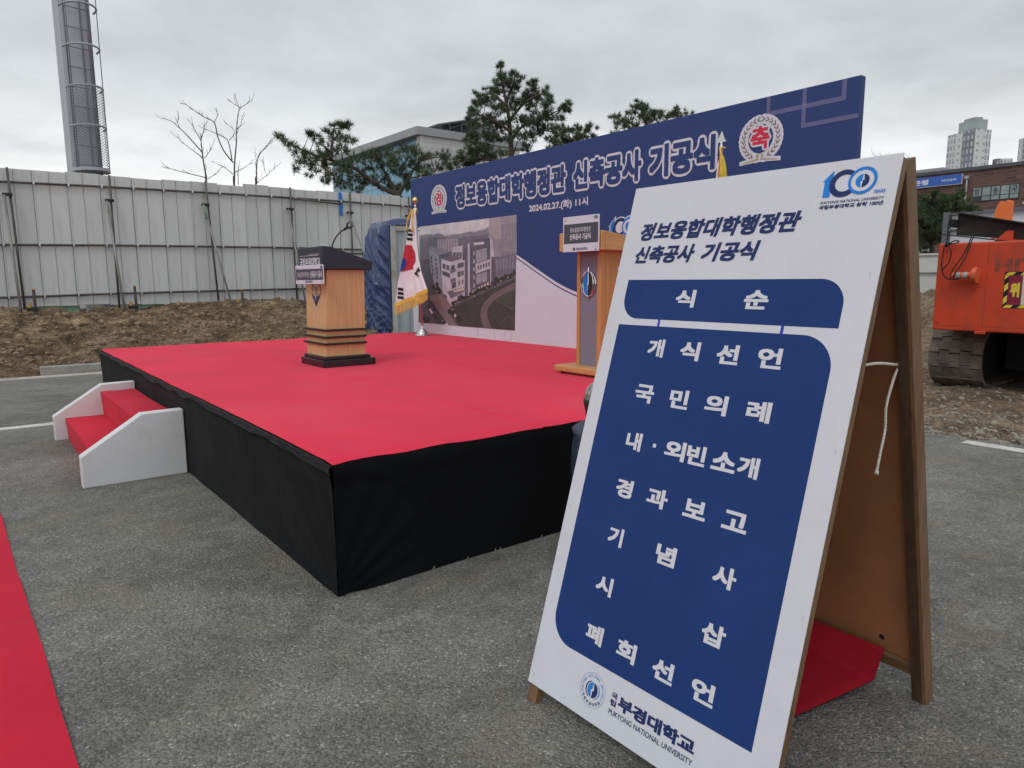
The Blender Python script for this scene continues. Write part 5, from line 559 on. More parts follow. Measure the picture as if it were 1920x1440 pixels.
gs = []
for _ in range(900):
    x, y = random.uniform(-1.0, 3.0), random.uniform(-2.6, 4.0)
    if -0.75 < x and y > -0.05 and not (x < -0.02 and not 2.6 < y < 4.8): continue
    gs.append((x, y, 0.002, random.choice((0.0018, 0.0022, 0.003, 0.0045))))
rocks('grit', gs, 'stone', 'fine loose grit scattered over the asphalt in front of the stage')

# ================================================================ STAGE
stage = thing('stage', 'large low stage with red carpet top and black cloth skirt', 'stage', (0, 0, 0))
def edge_sag(x, y):
    s = 0.0
    if y < 0.10: s += (0.10-y)/0.10*(0.010+0.014*nz(x*1.0, 3.3, 0, 2.1, 3))
    if x < 0.08: s += (0.08-x)/0.08*(0.006+0.008*nz(y, 9.3, 0, 1.7, 3))
    return s
def top_z(x, y):
    z = H+0.004*nz(x, y, 0, 1.1, 3)-edge_sag(x, y)
    for s in (1.25, 2.5, 3.75):
        d = (x-s)/0.012
        z += 0.004/(1+math.exp(-max(-30, min(30, (x-s)/0.003))))-0.004*(x > s+0.4)*min(1, (x-s-0.4)/0.4)+(0.003*math.exp(-d*d) if abs(d) < 3 else 0)
    return z
xs = np.unique(np.concatenate([np.linspace(0, D+0.02, 60), [0.02, 0.04, 0.06]]+[np.linspace(s-0.03, s+0.03, 9) for s in (1.25, 2.5, 3.75)]))
ys = np.unique(np.concatenate([np.linspace(0, W, 70), np.linspace(0, 0.12, 7)]))
mb = MB().use('carpet')
V = [(x, y, top_z(x, y)) for y in ys for x in xs]; n = len(xs)
mb.add(V, [(j*n+i, j*n+i+1, (j+1)*n+i+1, (j+1)*n+i) for j in range(len(ys)-1) for i in range(n-1)])
mb.build('carpet_top', stage, smooth=True)
def wrinkle(s, z, k):
    """fabric relief of the skirt: fine undulation plus drawn folds at the corner"""
    t = z/H
    w = 0.006*nz(s*1.3, z*2.5, k, 1.6, 3)
    c = max(0, 1-s/0.75)
    w += c*0.013*math.sin(22*math.atan2(z+0.02, s+0.05))*max(0, 1-t*0.8)*(1 if k == 0 else 0.25)
    w += max(0, 1-abs(t-0.90)/0.10)*(0.010+0.006*math.sin(s*3.1+math.sin(s*1.7)*2)+0.005*nz(s*4, z*3, k, 2.0, 2))
    if k == 0: w += max(0, 1-s/0.9)*0.008*math.sin(18*math.atan2(H-z+0.03, s+0.05))*t
    return w
mb = MB().use('skirt')
def sk_front(a, b):
    x = -0.004+(D+0.03)*a; z = 0.003+(H-0.004)*b
    if b == 1: z = top_z(max(0, x), 0)-0.001
    return (x, -0.006-wrinkle(max(0, x), z, 0)*(0 if b == 1 else 1), z)
mb.grid(sk_front, 160, 26)
def sk_left(a, b):
    y = -0.006+(W+0.006)*a; z = 0.003+(H-0.004)*b
    if b == 1: z = top_z(0, max(0, y))-0.001
    return (-0.006-wrinkle(max(0, y), z, 4)*(0 if b in (1,) else 1), y, z)
mb.grid(sk_left, 180, 26, flip=True)
mb.grid(lambda a, b: (D*a, W, 0.003+(H-0.006)*b), 8, 2, flip=True)
mb.build('skirt', stage, smooth=True, auto=50)
for nm, L, fn_ in (('left', W, lambda s, o, z: (-0.012-o, s, z)),):
    mb = MB().use('skirt_hem')
    def hem(a, b, L=L, fn_=fn_, nm=nm):
        s = -0.014+(L+0.012)*a; d = 0.040+0.030*nz(s*1.3, 2.0, len(nm), 1.5, 3); zt = (top_z(max(0, s), 0) if nm == 'front' else top_z(0, max(0, s)))-0.001
        o = 0.004+0.011*math.sin(b*math.pi)**0.7+0.006*nz(s*5, b*2, len(nm), 1.8, 3)*math.sin(b*math.pi)-(0.004 if b in (0, 1) else 0)
        return fn_(s, o, zt-d*(1-b))
    mb.grid(hem, 260, 8, flip=(nm == 'left')); mb.build('skirt_hem', stage, smooth=True)
mb = MB().use('rope_white')
for _ in range(12):
    x = random.uniform(0.25, 2.6); a = random.uniform(-0.5, 0.5); mb.tube([(x, -0.016, 0.006), (x+0.012*a, -0.024, 0.022)], 0.0012, 5)
mb.build('hem_threads', stage)
mb = MB().use('black_steel'); mb.box(0.02, D-0.02, 0.02, W-0.02, 0.01, H-0.05); mb.build('deck_frame', stage)
# ---- steps
st = thing('stage_steps', 'two red carpeted steps between low white side walls', 'steps', (-0.35, 3.7, 0))
prof = [(-0.705, 0.0), (-0.015, 0.0), (-0.015, 0.497), (-0.30, 0.492), (-0.705, 0.228)]
for y0, y1 in ((2.72, 2.82), (4.65, 4.75)):
    mb = MB().use('white_paint'); mb.prism([(x, y0, z) for x, z in prof], (0, 0, 0), (0, y1-y0, 0)); mb.build('side_wall', st, bevel=0.008)
def tread(x0, x1, z1, zf, name):
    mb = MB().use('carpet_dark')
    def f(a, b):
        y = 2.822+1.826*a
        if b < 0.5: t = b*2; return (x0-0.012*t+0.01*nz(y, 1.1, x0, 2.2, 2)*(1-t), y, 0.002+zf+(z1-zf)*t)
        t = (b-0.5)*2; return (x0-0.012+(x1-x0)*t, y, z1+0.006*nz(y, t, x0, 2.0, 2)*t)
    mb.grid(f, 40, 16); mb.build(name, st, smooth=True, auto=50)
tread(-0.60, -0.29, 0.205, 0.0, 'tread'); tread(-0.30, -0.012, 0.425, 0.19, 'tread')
# ---- red carpet runner on the left
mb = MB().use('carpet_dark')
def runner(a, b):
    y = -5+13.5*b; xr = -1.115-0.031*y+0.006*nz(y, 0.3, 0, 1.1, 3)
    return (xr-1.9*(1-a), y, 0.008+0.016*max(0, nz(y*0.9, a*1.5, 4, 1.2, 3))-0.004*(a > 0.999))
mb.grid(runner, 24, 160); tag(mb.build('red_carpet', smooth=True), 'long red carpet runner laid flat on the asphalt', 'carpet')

# ================================================================ BACKDROP
PZ = H+2.393
bk = thing('backdrop_banner', 'tall navy and white printed backdrop wall behind the stage', 'backdrop', (D, 3.5, 0))
BF = Frame((D, 0, 0), (0, -1, 0), (0, 0, 1))           # u = -y, v = z, n = -x (towards the viewer)
def Yp(pts): return [(-y, z) for y, z in pts]
mb = MB().use('navy'); mb.box(D+0.001, D+0.075, -0.03, 7.07, 0.02, PZ); mb.build('fabric_wall', bk, bevel=0.006)
mb = MB().use('galv_dark')
for y in (0.3, 2.3, 4.3, 6.4):
    mb.tube([(D+0.12, y, 0.0), (D+0.12, y, PZ-0.1)], 0.024); mb.tube([(D+0.14, y, 2.4), (D+1.3, y, 0.02)], 0.024)
for z in (0.6, 1.7, 2.8): mb.tube([(D+0.1, 0.05, z), (D+0.1, 7.0, z)], 0.024)
mb.build('back_frame', bk, smooth=True, auto=50)
# print layers (each a flat print on the fabric)
mb = MB().use('print_white')
curve = [(7.07, 2.30), (6.4, 2.23), (5.6, 2.12), (5.0, 2.0), (4.36, 1.783), (3.99, 1.617), (3.573, 1.431), (3.211, 1.312), (2.8, 1.22), (2.3, 1.17), (1.7, 1.20), (1.0, 1.33), (0.4, 1.52), (-0.03, 1.72)]
def smooth_curve(P, n=8):
    o = []
    for i in range(len(P)-1):
        p0, p1, p2, p3 = (Vector((*P[max(0, min(len(P)-1, i+k))], 0)) for k in (-1, 0, 1, 2))
        for j in range(n):
            t = j/n; q = 0.5*((2*p1)+(p2-p0)*t+(2*p0-5*p1+4*p2-p3)*t*t+(-p0+3*p1-3*p2+p3)*t**3); o.append((q.x, q.y))
    return o+[P[-1]]
cv = smooth_curve(curve)
mb.poly(Yp(cv+[(-0.03, 0.03), (7.07, 0.03)]), BF, 0.001)
mb.build('printed_white_area', bk)
mb = MB().use('navy')
mb.poly(Yp([(y, z-0.036) for y, z in cv]+[(y, z-0.052) for y, z in reversed(cv)]), BF, 0.0016); mb.build('printed_curve_line', bk)
mb = MB().use('print_grey')
for y in (5.264, 4.864, 4.622, 4.485): mb.poly([(-y-0.008, 0.66), (-y+0.008, 0.66), (-y+0.008, 0.775), (-y-0.008, 0.775)], BF, 0.0018)
mb.build('printed_bars', bk)
# translucent looking square brackets in the upper corner
def bracket(mb, u0, u1, vb, t, w):
    mb.poly([(u0, PZ-0.004), (u0, vb), (u1, vb), (u1, PZ-0.004), (u1-t, PZ-0.004), (u1-t, vb+t), (u0+t, vb+t), (u0+t, PZ-0.004)], BF, w)
mb = MB().use('lilac'); bracket(mb, -0.795, -0.082, 2.867, 0.037, 0.0012)
mb.poly([(-0.458, PZ-0.004), (-0.458, 2.712), (0.028, 2.712), (0.028, 2.748), (-0.421, 2.748), (-0.421, PZ-0.004)], BF, 0.0016)
mb.use('lilac_light'); mb.poly([(-0.458, 2.867), (-0.421, 2.867), (-0.421, 2.904), (-0.458, 2.904)], BF, 0.0020)
mb.build('printed_brackets', bk)
# headline: white halo behind navy letters
for txt, y0, y1 in (('정보융합대학행정관', 5.775, 3.41), ('신축공사', 3.285, 2.235), ('기공식', 2.125, 1.315)):
    mb = MB().use('print_white'); mb.text(txt, (-y0, 2.487, -y1, 2.808), BF, 0.0012, bold=0.135, rings=4, rim=0.048)
    mb.build('headline_outline', bk)
    mb = MB().use('navy'); mb.text(txt, (-y0, 2.487, -y1, 2.808), BF, 0.0070, bold=0.048, rim=0.048); mb.build('headline', bk)
mb = MB().use('print_white'); mb.text('2024.02.27.(화) 11시', (-4.10, 2.285, -3.035, 2.398), BF, 0.0012, bold=0.028); mb.build('date_line', bk)
def emblem(cu, cv_, rx, ry, ch, cbox):
    """laurel wreath badge with one red character"""
    mb = MB().use('print_white'); w = 0.0012; k = 0
    for sgn in (-1, 1):
        for i in range(15):
            a = rad(-78+i*11.3); u = cu+sgn*rx*0.80*math.cos(a); v = cv_+ry*0.06+ry*0.82*math.sin(a)
            mb.disc(u, v, rx*0.235, ry*0.215, BF, w+k*4e-5, 18); k += 1
    mb.poly([(cu-rx*0.95, cv_-ry*0.98), (cu-rx*0.15, cv_-ry*0.92), (cu+rx*0.15, cv_-ry*0.92), (cu+rx*0.95, cv_-ry*0.98), (cu+rx*0.95, cv_-ry*0.80), (cu+rx*0.2, cv_-ry*0.70), (cu-rx*0.2, cv_-ry*0.70), (cu-rx*0.95, cv_-ry*0.80)], BF, w+k*4e-5)
    mb.text(ch, cbox, BF, w+0.002, bold=0.12, rings=3, rim=0.055)
    mb.build('wreath_badge', bk)
    mb = MB().use('ink_red'); mb.text(ch, cbox, BF, 0.0052, bold=0.036, rim=0.055); mb.build('badge_character', bk)
    mb = MB().use('ink_brown')
    for sgn in (-1, 1):
        for i in range(11):
            a = rad(-62+i*14.2); u = cu+sgn*rx*0.80*math.cos(a); v = cv_+ry*0.06+ry*0.82*math.sin(a)
            ta = math.atan2(ry*math.cos(a), -sgn*rx*math.sin(a))
            for d in (-0.55, 0.55):
                mb.disc(u+rx*0.06*math.cos(ta+d*1.6), v+rx*0.06*math.sin(ta+d*1.6), rx*0.105, rx*0.022, BF, 0.0046+(0.0002 if d > 0 else 0), 10, ta+d)
    mb.use('ink_gold')
    for sgn in (-1, 1):
        mb.poly([(cu+sgn*rx*0.04, cv_-ry*0.82), (cu+sgn*rx*0.8, cv_-ry*0.92), (cu+sgn*rx*0.8, cv_-ry*0.89), (cu+sgn*rx*0.04, cv_-ry*0.76)][::sgn], BF, 0.0046)
        mb.disc(cu+sgn*rx*0.11, cv_-ry*0.66, rx*0.06, ry*0.09, BF, 0.0046, 12)
    mb.build('wreath_leaves', bk)
emblem(-0.84, 2.675, 0.217, 0.203, '축', (-0.943, 2.592, -0.745, 2.800))
emblem(-6.236, 2.651, 0.217, 0.203, '경', (-6.325, 2.558, -6.150, 2.768))
# 100 mark
def logo100(fr, o, s, w, parent, halo=None, shear=0.0):
    def q(u, v): return (o[0]+u*s+shear*v*s, o[1]+v*s)
    class S:  # frame wrapper
        def __call__(z, u, v, ww=0.0): a, b = q(u, v); return fr(a, b, ww)
    fs = S()
    one = [(0.0, 0.60), (0.075, 0.60), (0.0, -0.0)]
    one = [(0.00, 0.62), (0.345, 1.0), (0.345, 0.03), (0.095, 0.03), (0.075, 0.61)]
    if halo:
        mb = MB().use(halo)
        mb.poly([(-0.08, 0.57), (0.40, 1.13), (0.42, -0.04), (0.03, -0.04), (0.02, 0.57)], fs, w-0.0008)
        mb.disc(0.77, 0.49, 0.57, 0.555, fs, w-0.0007); mb.disc(1.41, 0.52, 0.55, 0.55, fs, w-0.0006); mb.build('logo_outline', parent)
    mb = MB().use('ink_blue'); mb.poly(one, fs, w); mb.build('logo_one', parent)
    mb = MB().use('ink_navy'); mb.ring(0.77, 0.49, 0.505, 0.495, 0.325, 0.305, fs, w+0.0003, icx=0.79, icy=0.50); mb.build('logo_zero', parent)
    mb = MB().use('ink_white' if not halo else 'print_white'); mb.disc(1.41, 0.52, 0.48, 0.48, fs, w+0.0005)
    mb.use('ink_blue'); mb.ring(1.41, 0.52, 0.485, 0.485, 0.385, 0.372, fs, w+0.0008, icx=1.405, icy=0.515)
    L = arc(1.41, 0.51, 0.235, 0.24, 90, 270, 16); mb.poly(L, fs, w+0.0008)
    mb.use('ink_navy'); mb.poly(arc(1.41, 0.51, 0.235, 0.24, -90, 90, 16), fs, w+0.0008)
    mb.use('ink_white' if not halo else 'print_white'); mb.poly([(1.415, 0.85), (1.47, 0.53), (1.42, 0.53), (1.405, 0.18), (1.35, 0.49), (1.40, 0.49)], fs, w+0.0011)
    mb.build('logo_zero', parent)
logo100(BF, (-2.705, 1.92), 0.205, 0.0026, bk, halo='print_white', shear=0.16)
# artist's impression print
PC = {'sky': (0.43, 0.40, 0.41), 'skyl': (0.52, 0.48, 0.47), 'hill': (0.20, 0.18, 0.20), 'hilld': (0.14, 0.13, 0.15), 'towr': (0.25, 0.21, 0.235),
      'towrl': (0.32, 0.27, 0.27), 'towrd': (0.185, 0.16, 0.195), 'grnd': (0.105, 0.088, 0.098), 'bk1': (0.30, 0.25, 0.26), 'lowr': (0.15, 0.13, 0.16),
      'lb': (0.30, 0.27, 0.30), 'lbd': (0.10, 0.09, 0.12), 'roof': (0.22, 0.20, 0.24), 'win': (0.10, 0.085, 0.095), 'md': (0.105, 0.09, 0.11),
      'mdl': (0.14, 0.12, 0.14), 'mw': (0.42, 0.37, 0.385), 'mwl': (0.50, 0.44, 0.46), 'mtop': (0.46, 0.42, 0.43), 'glass': (0.27, 0.245, 0.26), 'glassd': (0.13, 0.11, 0.13),
      'strip': (0.43, 0.39, 0.42), 'shade': (0.15, 0.125, 0.15), 'warm': (0.50, 0.38, 0.32), 'top': (0.14, 0.11, 0.13), 'plaza': (0.20, 0.155, 0.155),
      'plazar': (0.25, 0.16, 0.155), 'road': (0.065, 0.055, 0.065), 'white': (0.60, 0.56, 0.58), 'field': (0.055, 0.052, 0.046), 'trk': (0.125, 0.092, 0.10),
      'trkl': (0.19, 0.15, 0.16), 'fieldl': (0.062, 0.062, 0.05), 'line': (0.17, 0.15, 0.155), 'tree': (0.040, 0.040, 0.034)}
for k, c in PC.items(): M['pic_'+k] = mat('pic_'+k, (c[0]*1.16, c[1]*1.26, c[2]*1.34), 0.55, 0.14, 9, spec=0.3)
mb = MB()
for i, (k, pts) in enumerate(PICTURE): mb.use('pic_'+k).poly(Yp(pts), BF, 0.0024+i*3e-5)
mb.build('printed_picture', bk)

# ================================================================ SIGN BOARD (A-frame)
SO = Vector((0.194, -1.154, 0.060)); SEX = Vector((0.0208, -0.9998, -0.0)).normalized(); SEY = Vector((0.287, 0.006, 0.958)).normalized()
SF = Frame(SO, SEX, SEY)
sb = thing('notice_board', 'tall white and blue folding notice board on wooden frame', 'notice board', (0.6, -1.6, 0))
SW, SH = 0.908, 1.783
mb = MB().use('banner_white'); mb.box(0, SW, 0, SH, -0.006, 0.0, SF); mb.build('printed_sheet', sb, bevel=0.002)
mb = MB().use('frame_wood')
for u0, u1 in ((0.006, 0.05), (SW-0.05, SW-0.004)):
    mb = MB().use('frame_wood'); mb.box(u0, u1, -0.062, SH-0.004, -0.042, -0.0065, SF); mb.build('front_stile', sb, bevel=0.003)
mb = MB().use('frame_wood_flat')
for v0, v1 in ((-0.004, 0.045), (0.88, 0.92), (SH-0.05, SH-0.004)):
    mb = MB().use('frame_wood_flat'); mb.box(0.051, SW-0.051, v0, v1, -0.040, -0.0112, SF); mb.build('front_rail', sb, bevel=0.003)
mb = MB().use('plywood'); mb.box(0.03, SW-0.03, 0.045, SH-0.05, -0.011, -0.0066, SF); mb.build('front_ply', sb)
# rear leaf
REY = Vector((-0.258, 0.0, 1.0)).normalized()
RF = Frame((1.262, -2.035, -0.004), (0.02, 1.0, 0), REY)     # n points away from the viewer's side
if RF.n.x < 0: pass
RN = RF.n
sg = 1 if RN.x > 0 else -1
RH = 1.825
def rbox(mb, u0, u1, v0, v1, d0, d1): mb.box(u0, u1, v0, v1, min(d0*sg, d1*sg), max(d0*sg, d1*sg), RF)
mb = MB().use('frame_wood'); rbox(mb, 0, 0.013, 0, RH, -0.03, 0.027); mb.use('frame_wood_shaded'); rbox(mb, 0.0132, 0.046, 0, RH, -0.030, 0.027); mb.build('rear_stile', sb, bevel=0.002)  # near stile: plain wood edge, inner lamina with its shade painted in
mb = MB().use('frame_wood'); rbox(mb, SW-0.045, SW, 0, RH, -0.03, 0.027); mb.build('rear_stile', sb, bevel=0.003)
mb = MB().use('frame_wood_flat')
for v0 in (0.10, RH-0.05):
    mb = MB().use('frame_wood_flat'); rbox(mb, 0.046, SW-0.046, v0, v0+0.042, -0.012, 0.024); mb.build('rear_rail', sb, bevel=0.003)
mb = MB().use('plywood'); rbox(mb, 0.02, SW-0.02, 0.115, RH-0.01, 0.0245, 0.030); rbox(mb, 0.05, SW-0.05, 0.145, RH-0.055, 0.004, 0.0085); mb.build('rear_ply', sb)
mb = MB().use('black_steel'); p = RF(0.20, 0.205, 0.004*sg-0.0015*sg)
mb.tube([RF(0.155, 0.20, 0.0035*sg), RF(0.155, 0.20, 0.0028*sg)], 0.010, 12)
mb.build('knot_hole', sb)
mb = MB().use('steel')
for u in (0.15, SW-0.15): mb.tube([SF(u-0.03, SH+0.004, -0.045), SF(u+0.03, SH+0.004, -0.045)], 0.008, 8)
mb.build('hinge', sb, smooth=True)
# tie rope
def rope_path(P, n=10): return [Vector(q) for q in smooth3(P, n)]
def smooth3(P, n=8):
    o = []; P = [Vector(p) for p in P]
    for i in range(len(P)-1):
        p0, p1, p2, p3 = (P[max(0, min(len(P)-1, i+k))] for k in (-1, 0, 1, 2))
        for j in range(n):
            t = j/n; o.append(0.5*((2*p1)+(p2-p0)*t+(2*p0-5*p1+4*p2-p3)*t*t+(-p0+3*p1-3*p2+p3)*t**3))
    return o+[P[-1]]
kn = RF(0.048, 1.237, -0.016*sg)
mb = MB().use('rope_white')
mb.tube(smooth3([(0.635, -2.02, 1.213), (0.75, -2.012, 1.211), kn]), 0.0042, 8)
mb.tube(smooth3([kn+Vector((0.002, 0, 0.015)), kn+Vector((-0.008, -0.004, 0.004)), kn+Vector((0.003, -0.004, -0.012)), kn]), 0.0058, 8)
mb.tube(smooth3([kn, kn+Vector((-0.03, 0.0, -0.045)), kn+Vector((-0.050, 0.005, -0.12)), kn+Vector((-0.044, 0.006, -0.19)), kn+Vector((-0.064, 0.006, -0.26)), kn+Vector((-0.078, 0.006, -0.315))]), [0.0040]*41, 8)
mb.tube([kn+Vector((-0.077, 0.006, -0.310)), kn+Vector((-0.079, 0.006, -0.322))], [0.0052, 0.0072], 8)
mb.build('rope', sb, smooth=True)
# prints on the sheet
def blk(u0, u1, v0, v1, r): return [(u0, v1)]+arc(u1-r, v1-r, r, r, 90, 0)+[(u1, v0)]+arc(u0+r, v0+r, r, r, 270, 180)
mb = MB().use('sign_blue'); mb.poly(blk(0.060, 0.832, 1.308, 1.4445, 0.074), SF, 0.0006)
mb.poly(blk(0.060, 0.834, 0.180, 1.285, 0.095), SF, 0.0006); mb.build('printed_block', sb)
mb = MB().use('ink_violet')
for u in (0.2285, 0.6690): mb.poly([(u, 1.284), (u+0.009, 1.284), (u+0.009, 1.309), (u, 1.309)], SF, 0.0009)
mb.build('printed_connector', sb)
mb = MB().use('ink_white')
def ch(c, u, v, s=0.083, h=0.062, sh=0.0): mb.text(c, (u-s/2, v-h/2, u+s/2, v+h/2), SF, 0.0010, bold=0.036, shear=sh)
wide = {'기': 0.062, '시': 0.070, '사': 0.074, '개': 0.066, '내': 0.064, '례': 0.076, '폐': 0.072, '식': 0.074, '경': 0.070, '의': 0.078, '국': 0.078, '민': 0.072, '선': 0.076, '언': 0.076, '회': 0.076, '념': 0.074, '빈': 0.068, '외': 0.078, '삽': 0.076}
ch('식', 0.3195, 1.381, 0.076, 0.058); ch('순', 0.573, 1.382, 0.080, 0.058)
rows = (('개식선언', (0.245, 0.380, 0.517, 0.655), 1.212), ('국민의례', (0.238, 0.378, 0.514, 0.655), 1.057), ('경과보고', (0.240, 0.376, 0.517, 0.653), 0.740),
        ('기념사', (0.247, 0.451, 0.657), 0.582), ('시삽', (0.244, 0.660), 0.420), ('폐회선언', (0.247, 0.383, 0.525, 0.664), 0.261))
mb.build('programme_heading', sb)
for t, us, v in rows:
    mb = MB().use('ink_white')
    for c, u in zip(t, us): ch(c, u, v, wide.get(c, 0.080), 0.054 if c in '보고' else 0.060)
    mb.build('programme_line', sb)
mb = MB().use('ink_white')
for c, u in (('내', 0.237), ('외', 0.404), ('빈', 0.483), ('소', 0.579), ('개', 0.659)): ch(c, u, 0.897, wide.get(c, 0.080), 0.056 if c == '소' else 0.060)
mb.poly([(0.3165, 0.892), (0.3285, 0.892), (0.3285, 0.904), (0.3165, 0.904)], SF, 0.0010)
mb.build('programme_line', sb)
mb = MB().use('ink_navy')
mb.text('정보융합대학행정관', (0.070, 1.584, 0.660, 1.648), SF, 0.0010, bold=0.040, shear=0.22)
mb.text('신축공사', (0.069, 1.5025, 0.315, 1.5645), SF, 0.0010, bold=0.040, shear=0.22); mb.text('기공식', (0.347, 1.5025, 0.542, 1.5645), SF, 0.0010, bold=0.040, shear=0.22)
mb.build('title_lettering', sb)
logo100(SF, (0.7035, 1.676), 0.0795, 0.0010, sb)
mb = MB().use('ink_blue'); mb.text('YEARS', (0.850, 1.6775, 0.881, 1.6875), SF, 0.0010, bold=0.02, shear=0.15); mb.build('logo_lettering', sb)
mb = MB().use('ink_navy'); mb.text('PUKYONG NATIONAL UNIVERSITY', (0.709, 1.6597, 0.881, 1.6672), SF, 0.0010, bold=0.012, shear=0.15)
mb.text('국립부경대학교 창학 100년', (0.708, 1.6440, 0.881, 1.6560), SF, 0.0010, bold=0.035, shear=0.1); mb.build('logo_lettering', sb)
# seal
cu, cv_ = 0.287, 0.0965
mb = MB().use('ink_blue'); mb.ring(cu, cv_, 0.0530, 0.0530, 0.0522, 0.0522, SF, 0.0010, 64)
mb.poly(arc(cu, cv_, 0.0215, 0.0235, 90, 270, 16), SF, 0.0010)
mb.poly([(cu+0.0245*math.cos(a)+0.002, cv_+0.0265*math.sin(a)) for a in np.linspace(-1.3, 1.0, 14)]+[(cu+0.0285*math.cos(a)+0.0015, cv_+0.0275*math.sin(a)) for a in np.linspace(1.0, -1.3, 14)], SF, 0.0010)
mb.use('ink_navy'); mb.poly(arc(cu, cv_, 0.0215, 0.0235, -90, 90, 16), SF, 0.0010)
mb.poly([(cu+0.0245*math.cos(a)-0.001, cv_+0.0255*math.sin(a)) for a in np.linspace(1.9, 4.3, 14)]+[(cu+0.0285*math.cos(a)-0.0015, cv_+0.0275*math.sin(a)) for a in np.linspace(4.3, 1.9, 14)], SF, 0.0010)
mb.use('ink_white'); mb.poly([(cu+0.001, cv_+0.029), (cu+0.0065, cv_-0.001), (cu+0.001, cv_-0.001), (cu-0.001, cv_-0.029), (cu-0.0065, cv_+0.001), (cu-0.001, cv_+0.001)], SF, 0.0014)
mb.use('ink_blue')
word = 'PUKYONG NATIONAL UNIVERSITY'
for i, c in enumerate(word):
    a = rad(202-i*(244/(len(word)-1)))
    if c != ' ': mb.text(c, (cu+0.0425*math.cos(a)-0.0035, cv_+0.0425*math.sin(a)-0.0038, cu+0.0425*math.cos(a)+0.0035, cv_+0.0425*math.sin(a)+0.0038), SF, 0.0010, rot=a-math.pi/2, keep=True)
mb.use('ink_navy')
for i, c in enumerate('국립부경대학교'):
    a = rad(218+i*(104/6)); mb.text(c, (cu+0.0425*math.cos(a)-0.005, cv_+0.0425*math.sin(a)-0.005, cu+0.0425*math.cos(a)+0.005, cv_+0.0425*math.sin(a)+0.005), SF, 0.0010, bold=0.02, rot=a+math.pi/2, keep=True)
mb.build('seal', sb)
mb = MB().use('ink_navy')
mb.text('국', (0.364, 0.1090, 0.388, 0.1275), SF, 0.0010, bold=0.035); mb.text('립', (0.364, 0.0875, 0.387, 0.1060), SF, 0.0010, bold=0.035)
mb.text('부경대학교', (0.394, 0.0865, 0.676, 0.1290), SF, 0.0010, bold=0.045, space=0.96)
mb.text('PUKYONG NATIONAL UNIVERSITY', (0.365, 0.0605, 0.676, 0.0765), SF, 0.0010, bold=0.008); mb.build('footer_lettering', sb)
mb = MB().use('steel')
for u, v in ((0.885, 1.45), (0.89, 0.98), (0.893, 0.55), (0.02, 1.25), (0.018, 0.62), (0.02, 0.03)): mb.box(u, u+0.0012, v, v+0.012, 0.0, 0.001, SF)
mb.build('staple', sb)
# red mat held between the two leaves
mb = MB().use('mat_red')
def mat_pt(a, b):
    A = Vector((0.30, -1.20, 0.045)).lerp(Vector((1.200, -1.20, 0.162)), a)       # far edge (hidden)
    Bq = [Vector(p) for p in ((0.33, -1.735, 0.035), (0.55, -1.765, 0.020), (0.80, -1.802, 0.014), (1.02, -1.85, 0.030), (1.17, -1.885, 0.045), (1.203, -1.900, 0.160))]
    t = a*5; i = min(4, int(t)); C = Bq[i].lerp(Bq[i+1], t-i)
    p = A.lerp(C, b); p.z += 0.012*math.sin(b*3.14)*math.sin(a*3.14); return p
mb.grid(mat_pt, 40, 20, flip=True); mt = mb.build('red_mat', smooth=True)
sol = mt.modifiers.new("thick", 'SOLIDIFY'); sol.thickness = 0.005; sol.offset = 1
tag(mt, 'red carpet mat lying inside the folding notice board', 'mat')
# ================================================================ LECTERNS
def xbox(mb, B, T, z0, z1):
    """tapered box: B, T = (x0, x1, y0, y1) at z0 and z1"""
    P = [(B[0], B[2], z0), (B[1], B[2], z0), (B[1], B[3], z0), (B[0], B[3], z0), (T[0], T[2], z1), (T[1], T[2], z1), (T[1], T[3], z1), (T[0], T[3], z1)]
    return mb.hexa(P)
l1 = thing('lectern', 'oak veneer lectern with black top and microphone gooseneck', 'lectern', (1.6, 3.58, H), 'lecterns on the stage')
mb = MB().use('oak'); xbox(mb, (1.395, 1.800, 3.345, 3.800), (1.435, 1.815, 3.335, 3.855), 0.742, 1.556); mb.build('body', l1, bevel=0.004)
for z in (0.862, 0.926, 0.992):
    t = (z-0.742)/0.814; d = 0.028
    x0, x1, y0, y1 = 1.395+0.04*t, 1.800+0.015*t, 3.345-0.01*t, 3.800+0.055*t
    mb = MB().use('black_gloss'); mb.box(x0-d, x1+d*0.3, y0-d, y1+d, z-0.010, z+0.010); mb.build('band', l1, bevel=0.003)
mb = MB().use('black_gloss'); mb.box(1.345, 1.885, 3.295, 3.845, H+0.002, 0.712); mb.build('plinth', l1, bevel=0.008)
mb = MB().use('black_gloss'); mb.box(1.368, 1.842, 3.318, 3.822, 0.713, 0.744); mb.build('plinth_step', l1, bevel=0.006)
mb = MB().use('slate'); mb.prism([(1.380, 3.293, 1.557), (1.877, 3.293, 1.557), (1.877, 3.293, 1.637), (1.470, 3.293, 1.766), (1.380, 3.293, 1.770)], (0, 0, 0), (0, 0.597, 0)); mb.build('desk_top', l1, bevel=0.006)
F1 = Frame((1.3795, 3.89, 0), (0, -1, 0), (0, 0, 1))
mb = MB().use('ink_white'); mb.text('국립부경대학교', (0.045, 1.588, 0.545, 1.672), F1, 0.001, bold=0.035)
mb.poly([(0.045, 1.688), (0.50, 1.688), (0.50, 1.692), (0.045, 1.692)], F1, 0.001); mb.text('PUKYONG NATIONAL UNIVERSITY', (0.28, 1.694, 0.53, 1.706), F1, 0.001); mb.build('lettering', l1)
